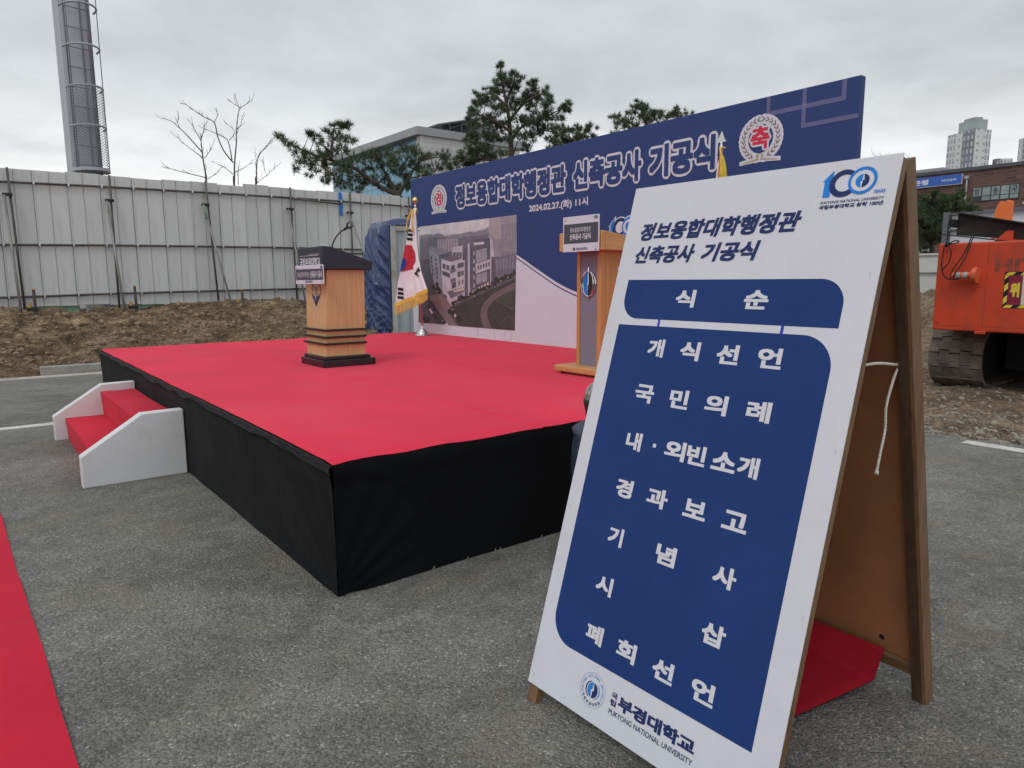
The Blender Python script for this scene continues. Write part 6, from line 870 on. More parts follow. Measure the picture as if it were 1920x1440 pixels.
def placard(parent, x, y0, y1, z0, z1, b0, b1, lines, logo):
    fr = Frame((x, y1, z0), (0, -1, 0), (0, 0, 1)); w, h = y1-y0, z1-z0
    mb = MB().use('print_white'); mb.box(0, w, 0, h, -0.006, 0.0, fr); p = mb.build('placard', parent, bevel=0.001)
    mb = MB().use('placard_dark'); mb.poly([(0.012, b0), (w-0.010, b0), (w-0.010, b1), (0.012, b1)], fr, 0.0007); mb.build('dark_band', p)
    mb = MB().use('ink_white')
    for t, bx, bo in lines: mb.text(t, bx, fr, 0.0014, bold=bo)
    mb.build('lettering', p)
    mb = MB().use('ink_navy')
    cx = w*0.5; mb.text('국립부경대학교', (cx-0.055, 0.010, cx+0.085, 0.034), fr, 0.001, bold=0.02); mb.disc(cx-0.078, 0.022, 0.013, 0.014, fr, 0.001)
    mb.text('100', (w-0.062, h-0.036, w-0.016, h-0.008), fr, 0.001, bold=0.03)
    for u, v, s in ((0.014, h-0.032, 1), (w-0.05, 0.010, -1)):
        mb.poly([(u, v), (u+0.036, v), (u+0.036, v+0.0025), (u, v+0.0025)], fr, 0.001); mb.poly([(u+0.012, v-0.008), (u+0.0145, v-0.008), (u+0.0145, v+0.026), (u+0.012, v+0.026)], fr, 0.0013)
    mb.build('small_print', p)
placard(l1, 1.335, 3.180, 3.860, 1.424, 1.600, 0.038, 0.140, (('정보융합대학행정관', (0.050, 0.064, 0.350, 0.112), 0.006), ('신축공사 기공식', (0.370, 0.058, 0.650, 0.120), 0.030)), True)
# crest on the front of the body (follows the slight slope of the front face)
F1b = Frame((1.395, 3.80, 0.742), (0, -1, 0), (0.040, 0, 0.814))
mb = MB().use('slate'); c = (0.222, 0.572)
mb.ring(c[0], c[1]+0.05, 0.108, 0.105, 0.094, 0.092, F1b, 0.0030, 40)
mb.poly([(c[0]-0.085, c[1]-0.01), (c[0], c[1]-0.105), (c[0]+0.085, c[1]-0.01), (c[0]+0.05, c[1]+0.0), (c[0], c[1]-0.055), (c[0]-0.05, c[1]+0.0)], F1b, 0.0034)
mb.use('print_grey'); mb.ring(c[0], c[1]-0.02, 0.098, 0.118, 0.090, 0.108, F1b, 0.0026, 40)
mb.use('oak'); mb.poly([(c[0]-0.12, c[1]+0.045), (c[0]+0.12, c[1]+0.045), (c[0]+0.06, c[1]-0.0), (c[0]-0.06, c[1]+0.0)], F1b, 0.0038)
mb.use('slate'); mb.text('PUKYONG', (c[0]-0.045, c[1]+0.065, c[0]+0.045, c[1]+0.082), F1b, 0.0044, bold=0.02); mb.text('1924', (c[0]-0.035, c[1]+0.044, c[0]+0.035, c[1]+0.060), F1b, 0.0044, bold=0.02)
mb.use('ink_blue'); mb.poly(arc(c[0], c[1], 0.030, 0.045, 90, 270), F1b, 0.0048)
mb.use('ink_navy'); mb.poly(arc(c[0], c[1], 0.030, 0.045, -90, 90), F1b, 0.0048)
mb.use('ink_white'); mb.poly([(c[0]+0.002, c[1]+0.055), (c[0]+0.009, c[1]), (c[0]-0.002, c[1]-0.055), (c[0]-0.008, c[1])], F1b, 0.0052); mb.build('crest', l1)
mic = MB().use('black_gloss')
P = smooth3([(1.565, 3.5, 1.735), (1.575, 3.5, 1.80), (1.615, 3.5, 1.872), (1.665, 3.5, 1.920), (1.702, 3.5, 1.943)])
mic.tube(P, 0.0075, 10); mic.lathe([(0.0, 0.012), (0.022, 0.010), (0.026, 0.0)], (1.565, 3.5, 1.738), 16)
o = mic.build('gooseneck', l1, smooth=True)
mb = MB().use('black_steel'); d = Vector((0.83, 0, 0.55)).normalized()
a = Vector((1.695, 3.5, 1.939)); mb.tube([a, a+d*0.05], [0.012, 0.016], 10)
mb.tube([a+d*0.045, a+d*0.060+Vector((-0.016, 0, 0.026))], 0.009, 8); mb.tube([a+d*0.045, a+d*0.062+Vector((0.020, 0, -0.014))], 0.009, 8)
mb.tube([a+d*0.058+Vector((-0.015, 0, 0.024)), a+d*0.082+Vector((-0.010, 0, 0.028))], 0.007, 8); mb.tube([a+d*0.060+Vector((0.019, 0, -0.013)), a+d*0.084+Vector((0.022, 0, -0.006))], 0.007, 8)
mb.build('microphone_clip', o, smooth=True)

l2 = thing('lectern', 'beech lectern with grey front panel and silver oval emblem', 'lectern', (3.1, 1.42, H), 'lecterns on the stage')
mb = MB().use('beech')
mb.box(2.945, 3.0, 1.530, 1.565, 0.702, 1.690); mb.box(2.945, 3.0, 1.275, 1.318, 0.702, 1.690); mb.build('front_post', l2, bevel=0.005)
mb = MB().use('beech'); mb.box(3.001, 3.36, 1.285, 1.30, 0.702, 1.690); mb.build('side_panel', l2)
mb = MB().use('beech'); mb.box(3.001, 3.36, 1.545, 1.558, 0.702, 1.690); mb.build('side_panel', l2)
mb = MB().use('beech'); mb.box(3.30, 3.365, 1.275, 1.284, 0.702, 1.690); mb.box(3.30, 3.365, 1.559, 1.567, 0.702, 1.690); mb.build('rear_post', l2, bevel=0.002)
mb = MB().use('grey_felt'); mb.box(2.958, 2.99, 1.3185, 1.5295, 0.702, 1.688); mb.build('front_panel', l2)
mb = MB().use('beech_flat'); mb.prism([(2.835, 1.165, 1.690), (3.46, 1.165, 1.690), (3.46, 1.165, 1.772), (2.90, 1.165, 1.842), (2.835, 1.165, 1.845)], (0, 0, 0), (0, 0.505, 0)); mb.build('desk_top', l2, bevel=0.006)
mb = MB().use('beech_flat'); mb.prism([(2.885, 1.158, 1.696), (2.91, 1.158, 1.696), (2.91, 1.158, 1.838), (2.885, 1.158, 1.840)], (0, 0, 0), (0, 0.006, 0)); mb.build('corner_joint', l2)
mb = MB().use('beech_flat'); mb.box(2.795, 3.52, 1.140, 1.690, 0.664, 0.718); mb.build('base', l2, bevel=0.012)
mb = MB().use('black_steel')
for x in (2.85, 3.45):
    for y in (1.20, 1.63): mb.lathe([(0, 0.022), (0.02, 0.022), (0.02, 0.0)], (x, y, H+0.001), 12)
mb.build('rubber_feet', l2)
mb = MB().use('print_white'); mb.box(3.15, 3.29, 1.283, 1.2845, 1.535, 1.558); mb.build('asset_sticker', l2)
placard(l2, 2.815, 1.170, 1.600, 1.683, 1.972, 0.068, 0.228, (('정보융합대학행정관', (0.090, 0.158, 0.335, 0.198), 0.010), ('신축공사 기공식', (0.085, 0.096, 0.335, 0.148), 0.032)), True)
F2 = Frame((2.957, 1.4235, 1.418), (0, -1, 0), (0, 0, 1))
mb = MB().use('chrome')
for rx, ry, w in ((0.088, 0.104, 0.010), (0.062, 0.108, 0.012)): 
    pts = [F2(rx*math.cos(t), ry*math.sin(t), w) for t in np.linspace(0, 2*math.pi, 41)]; mb.tube(pts, 0.0055, 8, cap=False)
mb.poly([(0.004, 0.135), (0.012, 0.02), (0.012, -0.005), (0.0, -0.005), (-0.002, -0.14), (-0.010, -0.02), (-0.010, 0.005), (0.0, 0.005)], F2, 0.016)
mb.tube([F2(0, 0.102, 0.011), F2(0, 0.138, 0.011)], [0.007, 0.004], 8); mb.tube([F2(0, -0.102, 0.011), F2(0, -0.138, 0.011)], [0.007, 0.004], 8)
mb.use('ink_blue'); mb.poly(arc(0, 0, 0.060, 0.104, 90, 270), F2, 0.011); mb.use('black_gloss'); mb.poly(arc(0, 0, 0.060, 0.104, -90, 90), F2, 0.011)
mb.use('black_gloss'); mb.poly(arc(0, 0, 0.086, 0.101, 110, 250)+arc(0, 0, 0.062, 0.106, 250, 110), F2, 0.006)
mb.build('emblem', l2, smooth=True, auto=40)

# ================================================================ FLAGS
def flag_stand(name, label, x, y, topx, topy, ztop):
    t = thing(name, label, 'flag', (x, y, H), 'flags on stands along the backdrop')
    mb = MB().use('chrome'); mb.lathe([(0.0, 0.002), (0.118, 0.002), (0.122, 0.012), (0.112, 0.022), (0.095, 0.026), (0.092, 0.046), (0.078, 0.060), (0.062, 0.064), (0.056, 0.084), (0.034, 0.104), (0.020, 0.110), (0.018, 0.150), (0.0, 0.150)], (x, y, H), 32)
    mb.build('base', t, smooth=True, auto=60)
    mb = MB().use('steel'); mb.tube([(x, y, H+0.10), (x+(topx-x)*0.5, y+(topy-y)*0.5, (H+ztop)/2), (topx, topy, ztop)], [0.0155, 0.0155, 0.0145], 14); mb.build('pole', t, smooth=True)
    return t
f1 = flag_stand('flag_on_stand', 'white flag with red and blue disc and gold fringe on chrome stand', 4.105, 6.165, 4.105, 6.29, 2.54)
def KF(y, z, s=0.975): return (-2.914+(y+2.914)*s, 1.44+(z-1.44)*s)
mb = MB().use('gold'); mb.lathe([(0, 0), (0.018, 0), (0.018, 0.02), (0.010, 0.03), (0.012, 0.05), (0.030, 0.062), (0.042, 0.085), (0.044, 0.105), (0.034, 0.130), (0.014, 0.145), (0, 0.148)], (4.105, 6.29, 2.525), 20); mb.build('finial', f1, smooth=True)
FX = 4.075
LE = [(2.54, 6.515), (2.46, 6.545), (2.23, 6.602), (2.01, 6.684), (1.61, 6.807), (1.44, 6.904), (1.07, 7.012)]
RE = [(2.54, 6.445), (2.46, 6.435), (2.30, 6.43), (2.00, 6.405), (1.81, 6.37), (1.59, 6.29), (1.44, 6.20), (1.31, 6.111)]
LE = [KF(y, z)[::-1] for z, y in LE]; RE = [KF(y, z)[::-1] for z, y in RE]
ZB, ZB2 = KF(7.012, 1.07)[1], KF(6.111, 1.31)[1]; YB, YB2 = KF(7.012, 1.07)[0], KF(6.111, 1.31)[0]; ZT_ = KF(6.5, 2.54)[1]
def edge(E, z): return float(np.interp(-z, [-e[0] for e in E], [e[1] for e in E]))
def fx(y, z):
    """fold depth of the draped cloth at (y, z)"""
    if z > 2.46: return FX
    k = min(1, (2.52-z)/0.9); l = edge(LE, z); r = edge(RE, max(z, ZB)); t = (l-y)/max(0.02, l-r)
    return FX-0.02-0.028*k*math.sin(t*9.0+0.6)-0.014*k*math.sin(t*19+z*1.3)-0.04*k*(1-t)
def cloth(mb):
    top = ZT_
    nu, nv = 40, 60
    def f(a, b):
        # b runs down the cloth; the hem slants from the low outer corner to the high inner one
        zl = top-(top-ZB)*b; zr = top-(top-ZB2)*b
        z = zl+(zr-zl)*a; l = edge(LE, zl); r = edge(RE, zr); y = l+(r-l)*a
        return (fx(y, z), y, z)
    return mb.grid(f, nu, nv)
mb = MB().use('flag_white'); cloth(mb); c = mb.build('flag_cloth', f1, smooth=True)
c.modifiers.new("thick", 'SOLIDIFY').thickness = 0.002
def decal(mb, mname, pts, off):
    """a printed shape that hugs the folds"""
    mb.use(mname); bm_ = bmesh.new(); vs = [bm_.verts.new((*KF(y, z), 0)) for y, z in pts]; bm_.faces.new(vs)
    bmesh.ops.triangulate(bm_, faces=bm_.faces[:])
    for _ in range(3): bmesh.ops.subdivide_edges(bm_, edges=bm_.edges[:], cuts=1, use_grid_fill=False); bmesh.ops.triangulate(bm_, faces=bm_.faces[:])
    bm_.verts.index_update()
    V = [(fx(v.co.x, v.co.y)-off, v.co.x, v.co.y) for v in bm_.verts]
    F = [tuple(v.index for v in f.verts) for f in bm_.faces]; bm_.free(); mb.add(V, F)
mb = MB()
RAW = [(2.54, 6.515), (2.46, 6.545), (2.23, 6.602), (2.01, 6.684), (1.61, 6.807), (1.44, 6.904), (1.07, 7.012)]
def eraw(z): return edge(RAW, z)
disc = [(eraw(2.005)-0.004, 2.005), (6.62, 2.000), (6.555, 1.982), (6.49, 1.94), (6.44, 1.88), (6.417, 1.815), (6.43, 1.745), (6.48, 1.685), (6.56, 1.640), (6.66, 1.612), (6.75, 1.602), (eraw(1.603)-0.004, 1.603)]
disc += [(eraw(z)-0.004, z) for z in (1.68, 1.77, 1.86, 1.95)]
decal(mb, 'flag_red', disc, 0.010)
bl = [(eraw(1.805)-0.005, 1.80), (6.70, 1.795), (6.665, 1.765), (6.650, 1.725), (6.665, 1.675), (6.71, 1.635), (6.77, 1.610), (eraw(1.606)-0.005, 1.606), (eraw(1.68)-0.005, 1.68), (eraw(1.75)-0.005, 1.75)]
decal(mb, 'flag_blue', bl, 0.015); mb.build('taegeuk_disc', f1, smooth=True)
mb = MB()
for i in range(3):
    z = 2.232-i*0.062; decal(mb, 'flag_black', [(6.595+i*0.022, z+0.003), (6.485+i*0.020, z-0.012), (6.492+i*0.020, z-0.052), (6.602+i*0.022, z-0.036)], 0.010)
    z = 1.352-i*0.065; decal(mb, 'flag_black', [(6.895+i*0.010, z+0.003), (6.780, z-0.008), (6.776, z-0.050), (6.900+i*0.010, z-0.040)], 0.010)
for k, (a, b) in enumerate((((6.435, 1.555), (6.325, 1.645)), ((6.405, 1.535), (6.365, 1.57)), ((6.350, 1.585), (6.305, 1.62)), ((6.355, 1.51), (6.340, 1.545)))):
    d = Vector((b[0]-a[0], b[1]-a[1])); n_ = Vector((-d.y, d.x)).normalized()*0.013
    decal(mb, 'flag_black', [(a[0]+n_.x, a[1]+n_.y), (a[0]-n_.x, a[1]-n_.y), (b[0]-n_.x, b[1]-n_.y), (b[0]+n_.x, b[1]+n_.y)], 0.010)
mb.build('trigram', f1, smooth=True)
mb = MB().use('gold_cloth')
HEM = [(YB+(YB2-YB)*i/60, ZB+(ZB2-ZB)*i/60) for i in range(61)]
for i in range(60):
    (y0, z0), (y1, z1) = HEM[i], HEM[i+1]
    mb.add([(fx(y0, z0)-0.006, y0, z0+0.035), (fx(y1, z1)-0.006, y1, z1+0.035), (fx(y1, z1)-0.008, y1, z1-0.02), (fx(y0, z0)-0.008, y0, z0-0.02)], [(0, 3, 2, 1)])
for i in range(170):
    a = (i+0.5)/170; y = YB+(YB2-YB)*a; z = ZB+(ZB2-ZB)*a; L = 0.145+random.uniform(-0.02, 0.015); sx = random.uniform(-0.008, 0.008)
    x = fx(y, z)-0.006-random.uniform(0, 0.006); w = 0.0042
    mb.add([(x, y-w, z-0.015), (x, y+w, z-0.015), (x+sx, y+w*0.8+sx, z-L), (x+sx, y-w*0.8+sx, z-L)], [(0, 1, 2, 3)])
mb.build('fringe', f1)
mb = MB().use('gold_cloth')
for P in ([(4.06, 6.30, 2.49), (4.04, 6.335, 2.43), (4.02, 6.37, 2.34), (4.015, 6.395, 2.28)], [(4.06, 6.27, 2.49), (4.03, 6.245, 2.42), (4.01, 6.225, 2.33), (4.005, 6.22, 2.25)]):
    mb.tube(smooth3(P, 6), 0.011, 8); e = P[-1]; mb.lathe([(0, 0.0), (0.013, -0.005), (0.010, -0.02), (0.015, -0.03), (0.017, -0.085), (0.0, -0.087)], e, 10)
for zz in (2.50, 2.47, 2.44): mb.tube([(4.105+0.024*math.cos(t), 6.287+0.024*math.sin(t), zz) for t in np.linspace(0, 6.28, 13)], 0.010, 6)
mb.build('gold_cord', f1, smooth=True)
f2 = flag_stand('flag_on_stand', 'rolled yellow flag on silver pole with spear tip behind the notice board', 4.17, 1.00, 4.17, 1.025, 2.615)
mb = MB().use('chrome'); mb.lathe([(0, 0.0), (0.017, 0), (0.017, 0.012), (0.011, 0.016), (0.011, 0.03), (0.017, 0.034), (0.008, 0.05), (0, 0.05)], (4.17, 1.025, 2.605), 16)
mb.hexa([(4.164, 1.072, 2.650), (4.176, 1.072, 2.650), (4.176, 0.978, 2.650), (4.164, 0.978, 2.650), (4.169, 1.027, 2.745), (4.171, 1.027, 2.745), (4.171, 1.024, 2.745), (4.169, 1.024, 2.745)]); mb.build('finial', f2)
mb = MB()
def roll(mname, y0, w0, x0, ph, z0, z1):
    mb.use(mname)
    def f(a, b):
        z = z0+(z1-z0)*b; k = min(1, b*7)**0.5
        return (x0-0.03*math.sin(a*math.pi)*k-0.012*k*math.sin(a*17+ph+z*1.5), y0-(w0*(0.25+0.75*min(1, b*2.5)**0.7))*a, z-0.05*a*(1-b))
    mb.grid(f, 26, 30)
roll('flag_orange', 1.005, 0.105, 4.125, 0.3, 2.575, 1.25); roll('flag_yellow', 0.975, 0.11, 4.105, 1.7, 2.555, 1.15)
roll('flag_white', 1.035, 0.05, 4.145, 0.5, 2.50, 1.2)
c = mb.build('flag_cloth', f2, smooth=True); c.modifiers.new("thick", 'SOLIDIFY').thickness = 0.003
mb = MB().use('gold_cloth'); mb.tube(smooth3([(4.15, 1.01, 2.60), (4.10, 0.985, 2.585), (4.09, 0.965, 2.50), (4.08, 0.955, 2.35)], 6), 0.009, 8); mb.tube([(4.14, 1.0, 2.60), (4.12, 0.945, 2.585)], 0.006, 6); mb.build('gold_cord', f2, smooth=True)

# ================================================================ CONTAINER WITH TARPAULIN
ca = rad(-9); CF = Frame((5.46, 9.62, 0.0), (math.cos(ca), math.sin(ca), 0), (-math.sin(ca), math.cos(ca), 0))   # (u along front, v back, w up)
ct = thing('storage_container', 'grey corrugated steel container beside the backdrop wall', 'container', (5.4, 9.6, 0))
mb = MB().use('container_steel')
def corr(a, b):
    u = 0.11+4.2*a; ph = (u % 0.215)/0.215; d = 0.028*min(1, max(0, (abs(ph-0.5)-0.18)/0.10)); return CF(u, 0.02+d, 0.12+2.33*b)
mb.grid(corr, 420, 1); mb.box(0.03, 4.40, 0.06, 1.12, 0.1, 2.5, CF); mb.build('corrugated_wall', ct)
mb = MB().use('container_frame')
mb.box(0, 0.11, 0, 0.11, 0.0, 2.545, CF); mb.build('corner_post', ct, bevel=0.008)
mb = MB().use('container_frame'); mb.box(4.32, 4.43, 0, 0.11, 0.0, 2.545, CF); mb.build('corner_post', ct, bevel=0.008)
for z0, z1 in ((2.44, 2.53), (0.0, 0.12)): mb = MB().use('container_frame'); mb.box(0.112, 4.318, 0.0, 0.09, z0, z1, CF); mb.build('side_rail', ct, bevel=0.008)
tp = MB().use('tarp')
def tarp(a, b):
    # a: from the front corner back along the left end; b: 0 ground .. 1 up and over the roof
    v = 0.01+1.18*a; fold = nz(a*2.3, b*4.0-a*2.2, 1, 1.6, 2)
    if b < 0.62:
        t = b/0.62; z = 0.50*(1-a)+0.45*a+(2.52-0.45)*t
        bul = 0.06+0.09*math.sin(min(1, t*1.15)*math.pi)*(0.4+0.6*a)+0.05*fold
        q1 = v*0.75+z*0.66; q2 = v*0.66-z*0.75; q3 = v*0.3+z*0.95
        rd = lambda s, o_: (1-abs(noise.noise(Vector((s, o_, 3.7)))))**3
        bul += 0.085*rd(q2*3.6+0.3*math.sin(q1*2), q1*0.7)+0.045*rd(q2*8.0, q1*1.2+5)+0.05*(1-t)*rd(q3*6, v*4)
        return CF(-0.012-bul*(1-0.6*t**6)*min(1, 0.10+a*3.2), v-0.02*(1-a), z)
    t = (b-0.62)/0.38; u = -0.03+2.2*t; lip = min(1, a*12); return CF(u, -0.012+v*0.98-0.0*lip, 2.545+0.085*lip+0.03*math.sin(t*7+v*2)*lip+0.05*fold*lip-0.03*(max(0, 0.06-t)/0.06))
tp.grid(tarp, 110, 200); o = tp.build('blue_tarpaulin', smooth=True); o.modifiers.new("thick", 'SOLIDIFY').thickness = 0.004
tag(o, 'creased blue tarpaulin draped over the end of the grey container', 'tarpaulin')
mb = MB().use('tarp')
def bunch(a, b):
    t = a*2*math.pi; r = 0.34*math.sin(b*math.pi*0.5+0.0)+0.02; rr = r*(1+0.30*nz(math.cos(t)*1.5, math.sin(t)*1.5, b*3, 1.6, 4))
    return (5.52+rr*0.55*math.cos(t), 9.95+rr*0.8*math.sin(t), 0.30+0.48*(1-b)+0.10*nz(math.cos(t)*2, math.sin(t)*2, b*4+3, 1.9, 3))
mb.grid(bunch, 60, 26); tag(mb.build('tarpaulin_heap', smooth=True), 'crumpled heap of blue tarpaulin at the foot of the container', 'tarpaulin')

# ================================================================ SITE HOARDING
FY = 16.0
fn = thing('site_hoarding', 'tall pale grey steel panel hoarding with pipe rails on the dirt bank', 'fence', (3, FY, 0.9))
mb = MB().use('fence_sheet')
# sheet cross-section: flat pans with raised seams, seen from the post side
sec = [(0.0, 0.0), (0.006, 0.035), (0.022, 0.035), (0.026, -0.012), (0.044, -0.012), (0.052, 0.0), (0.318, 0.0), (0.322, 0.020), (0.333, 0.020), (0.337, -0.006), (0.352, -0.006), (0.358, 0.0), (0.648, 0.0), (0.664, 0.006)]
V = [(x, y, z) for z in (0.0, 2.96) for x, y in sec]; n = len(sec)
mb.add(V, [(i, i+1, n+i+1, n+i) for i in range(n-1)])
first = None
drop = {}
x = -9.0; i = 0
while x < 15.5:
    dz = (0.0, 0.01, -0.02, 0.03, 0.0, -0.015)[i % 6]+random.uniform(-0.008, 0.008)
    if -0.1 < x < 0.5: dz += 0.03
    zb = 0.925+0.009*x if x < 6 else 0.975
    if first is None: o = mb.build('panel', fn); first = o
    else:
        o = first.copy(); COL.objects.link(o); o.parent = fn; o.matrix_parent_inverse = first.matrix_parent_inverse.copy()
    o.location = (x, FY+random.uniform(-0.006, 0.006), zb+dz); o.rotation_euler = (random.uniform(-0.004, 0.004), random.uniform(-0.003, 0.003), 0)
    x += 0.651; i += 1
def fr_z(x, k): return {0: 1.145+0.0205*(x+0.6), 1: 2.275+0.0165*(x+0.5), 2: 3.605+0.0150*(x+0.4)}[k] if x < 6 else {0: 1.27, 1: 2.37, 2: 3.69}[k]-0.005*(x-6)
for k in range(3):
    mb = MB().use('pipe')
    for s in range(5):
        xa = -9+s*5.0; P = [(xa+q*1.25, FY-0.052-0.004*(s % 2), fr_z(xa+q*1.25, k)+0.006*math.sin(xa+q)) for q in range(5)]
        mb.tube(P, 0.0245, 8)
    mb.build('rail', fn, smooth=True)
clampm = MB().use('steel')
for k in range(3):
    for i in range(0, 37): 
        xx = -8.98+i*0.651+0.02; clampm.box(xx-0.018, xx+0.018, FY-0.09, FY-0.01, fr_z(xx, k)-0.035, fr_z(xx, k)+0.035)
clampm.build('pipe_clamps', fn, bevel=0.006)
for i, (px_, lean, zt, zb) in enumerate(((-2.6, 0.05, 3.86, 0.7), (-0.30, 0.06, 3.90, 0.75), (1.62, -0.02, 3.90, 0.78), (3.72, 0.14, 3.93, 0.86), (5.86, 0.05, 3.95, 0.86), (7.58, 0.02, 3.95, 0.86), (9.45, 0.0, 3.96, 0.8), (11.6, 0.0, 3.9, 0.8))):
    mb = MB().use('pipe'); mb.tube([(px_, FY-0.105, zt), (px_+lean, FY-0.105, zb-0.1)], 0.0245, 8); mb.build('post', fn, smooth=True)
    bx = {3: 0.34, 5: 0.62}.get(i, 0.05)
    mb = MB().use('pipe_light'); mb.tube([(px_-0.10, FY-0.16, zt-0.55), (px_-0.10+bx, FY-1.05, 0.62)], 0.0245, 8)
    if i == 3: mb.use('pipe_green'); mb.tube([(px_-0.108, FY-0.155, zt-0.53), (px_-0.108+bx*0.14, FY-0.155-0.125, zt-0.53-0.40)], 0.0262, 8)
    mb.build('brace', fn, smooth=True)
    mb = MB().use('black_steel'); mb.box(px_-0.13, px_+0.05, FY-0.19, FY-0.09, zt-0.60, zt-0.54); mb.build('swivel_clamp', fn, bevel=0.01)
    mb = MB().use('pipe'); sx = px_+bx+0.16; mb.tube([(sx, FY-0.9, 0.5), (sx-0.01, FY-0.9, 1.26+0.05*(i % 3))], 0.030, 8); mb.use('stake_yellow'); mb.tube([(sx-0.01, FY-0.9, 1.26+0.05*(i % 3)), (sx-0.01, FY-0.9, 1.285+0.05*(i % 3))], 0.032, 8); mb.tube([(sx-0.10, FY-0.85, 0.88), (sx-0.10, FY-0.85, 1.03)], 0.034, 8); mb.use('black_steel'); mb.box(sx-0.16, sx+0.04, FY-0.93, FY-0.83, 0.86, 0.93); mb.build('stake', fn, smooth=True, auto=50)
for P in ([(5.9, FY-0.14, 3.66), (7.3, FY-0.14, 3.60)], [(5.9, FY-0.15, 2.26), (8.2, FY-0.16, 2.24)]): mb = MB().use('pipe'); mb.tube(P, 0.0245, 8); mb.build('spare_rail', fn, smooth=True)
mb = MB().use('spray_blue'); q = Frame((7.28, FY-0.024, 3.28), (1, 0, 0), (0, 0, 1))
mb.poly([(0.02, 0.0), (0.09, 0.02), (0.11, 0.3), (0.09, 0.62), (0.06, 0.66), (-0.02, 0.65), (0.0, 0.4), (-0.01, 0.12)], q, 0.0); mb.build('paint_mark', fn)
mb = MB().use('green_mesh')
for a, b in ((-0.2, 0.80), (2.0, 3.1)): mb.grid(lambda s, t: (a+(b-a)*s, FY+0.12+0.02*math.sin(s*9), 0.72+0.40*t), 20, 4)
tag(mb.build('green_mesh_sheet'), 'strip of green mesh showing below the hoarding', 'mesh')

# ================================================================ LADDER TOWER
tw = thing('ladder_tower', 'tall grey steel column with caged ladder behind the hoarding', 'tower', (1.4, 17.9, 0))
TA = rad(10); TF = Frame((1.13, 17.55, 0), (math.cos(TA), math.sin(TA), 0), (-math.sin(TA), math.cos(TA), 0))
ZT = 13.0
mb = MB().use('galv'); mb.box(0, 0.60, 0.0, 0.50, 0, ZT, TF); mb.build('column', tw, bevel=0.02)
mb = MB().use('galv_light'); mb.box(-0.013, -0.001, 0.02, 0.48, 0, ZT, TF); mb.build('side_plate', tw)
mb = MB().use('galv_dark')
for u in (0.42, 0.60): mb.box(u-0.012, u+0.012, -0.05, -0.002, 0, ZT, TF)
mb.build('front_strip', tw)
mb = MB().use('galv_dark'); L0, L1 = 0.03, 0.575
for u in (L0, L1): mb.tube([TF(u, -0.16, 4.1), TF(u, -0.16, ZT)], 0.018, 8)
z = 4.3
while z < ZT: mb.tube([TF(L0, -0.16, z), TF(L1, -0.16, z)], 0.012, 6); z += 0.452
mb.build('ladder', tw, smooth=True)
def hoop_pts(z, r=0.37, n=18): return [TF((L0+L1)/2-r*math.cos(t)*1.0, -0.16-0.62*math.sin(t)**0.8 if math.sin(t) > 0 else -0.16, z) for t in np.linspace(0, math.pi, n)]
for z in (5.16, 6.06, 6.97, 7.88, 8.79, 9.7, 10.6, 11.5, 12.4):
    mb = MB().use('galv_light'); P = hoop_pts(z)
    for dz in (0,): mb.tube(P, 0.024, 6)
    mb.build('cage_hoop', tw, smooth=True)
mb = MB().use('galv_dark')
for t in (0.15, 0.5, 0.85):
    p = lambda z: TF((L0+L1)/2-0.37*math.cos(t*math.pi), -0.16-0.62*math.sin(t*math.pi)**0.8, z)
    mb.tube([p(4.2), p(ZT)], 0.010, 6)
mb.build('cage_bar', tw, smooth=True)
# expanded-metal guard round the lower cage
mb = MB().use('galv_dark'); ns = 26; PTS = [TF((L0+L1)/2-0.385*math.cos(t), -0.16-0.64*max(0, math.sin(t))**0.8, 0) for t in np.linspace(0, math.pi, ns+1)]
zz = 4.22; st_ = 0.062
while zz < 6.05:
    for i in range(ns):
        a, b = PTS[i], PTS[i+1]
        up = (i % 2 == 0)
        z0, z1 = (zz, zz+st_*0.5) if up else (zz+st_*0.5, zz)
        for (za, zb_) in ((z0, z1), (2*zz+st_-z0, 2*zz+st_-z1)):
            w = 0.0065
            mb.add([(a.x, a.y, za-w), (b.x, b.y, zb_-w), (b.x, b.y, zb_+w), (a.x, a.y, za+w)], [(0, 1, 2, 3)])
    zz += st_
mb.build('mesh_guard', tw)
mb = MB().use('galv_light'); base_pts = [TF((L0+L1)/2-0.40*math.cos(t), -0.10-0.70*max(0, math.sin(t))**0.8, 4.12) for t in np.linspace(0, math.pi, 19)]
mb.prism(base_pts, (0, 0, 0), (0, 0, 0.07)); mb.build('platform', tw)
mb = MB().use('galv_dark')
for u in (0.15, 0.30, 0.45):
    for v in (-0.25, -0.45): mb.box(u-0.045, u+0.045, v-0.05, v+0.05, 4.105, 4.118, TF)
mb.build('platform_slots', tw)

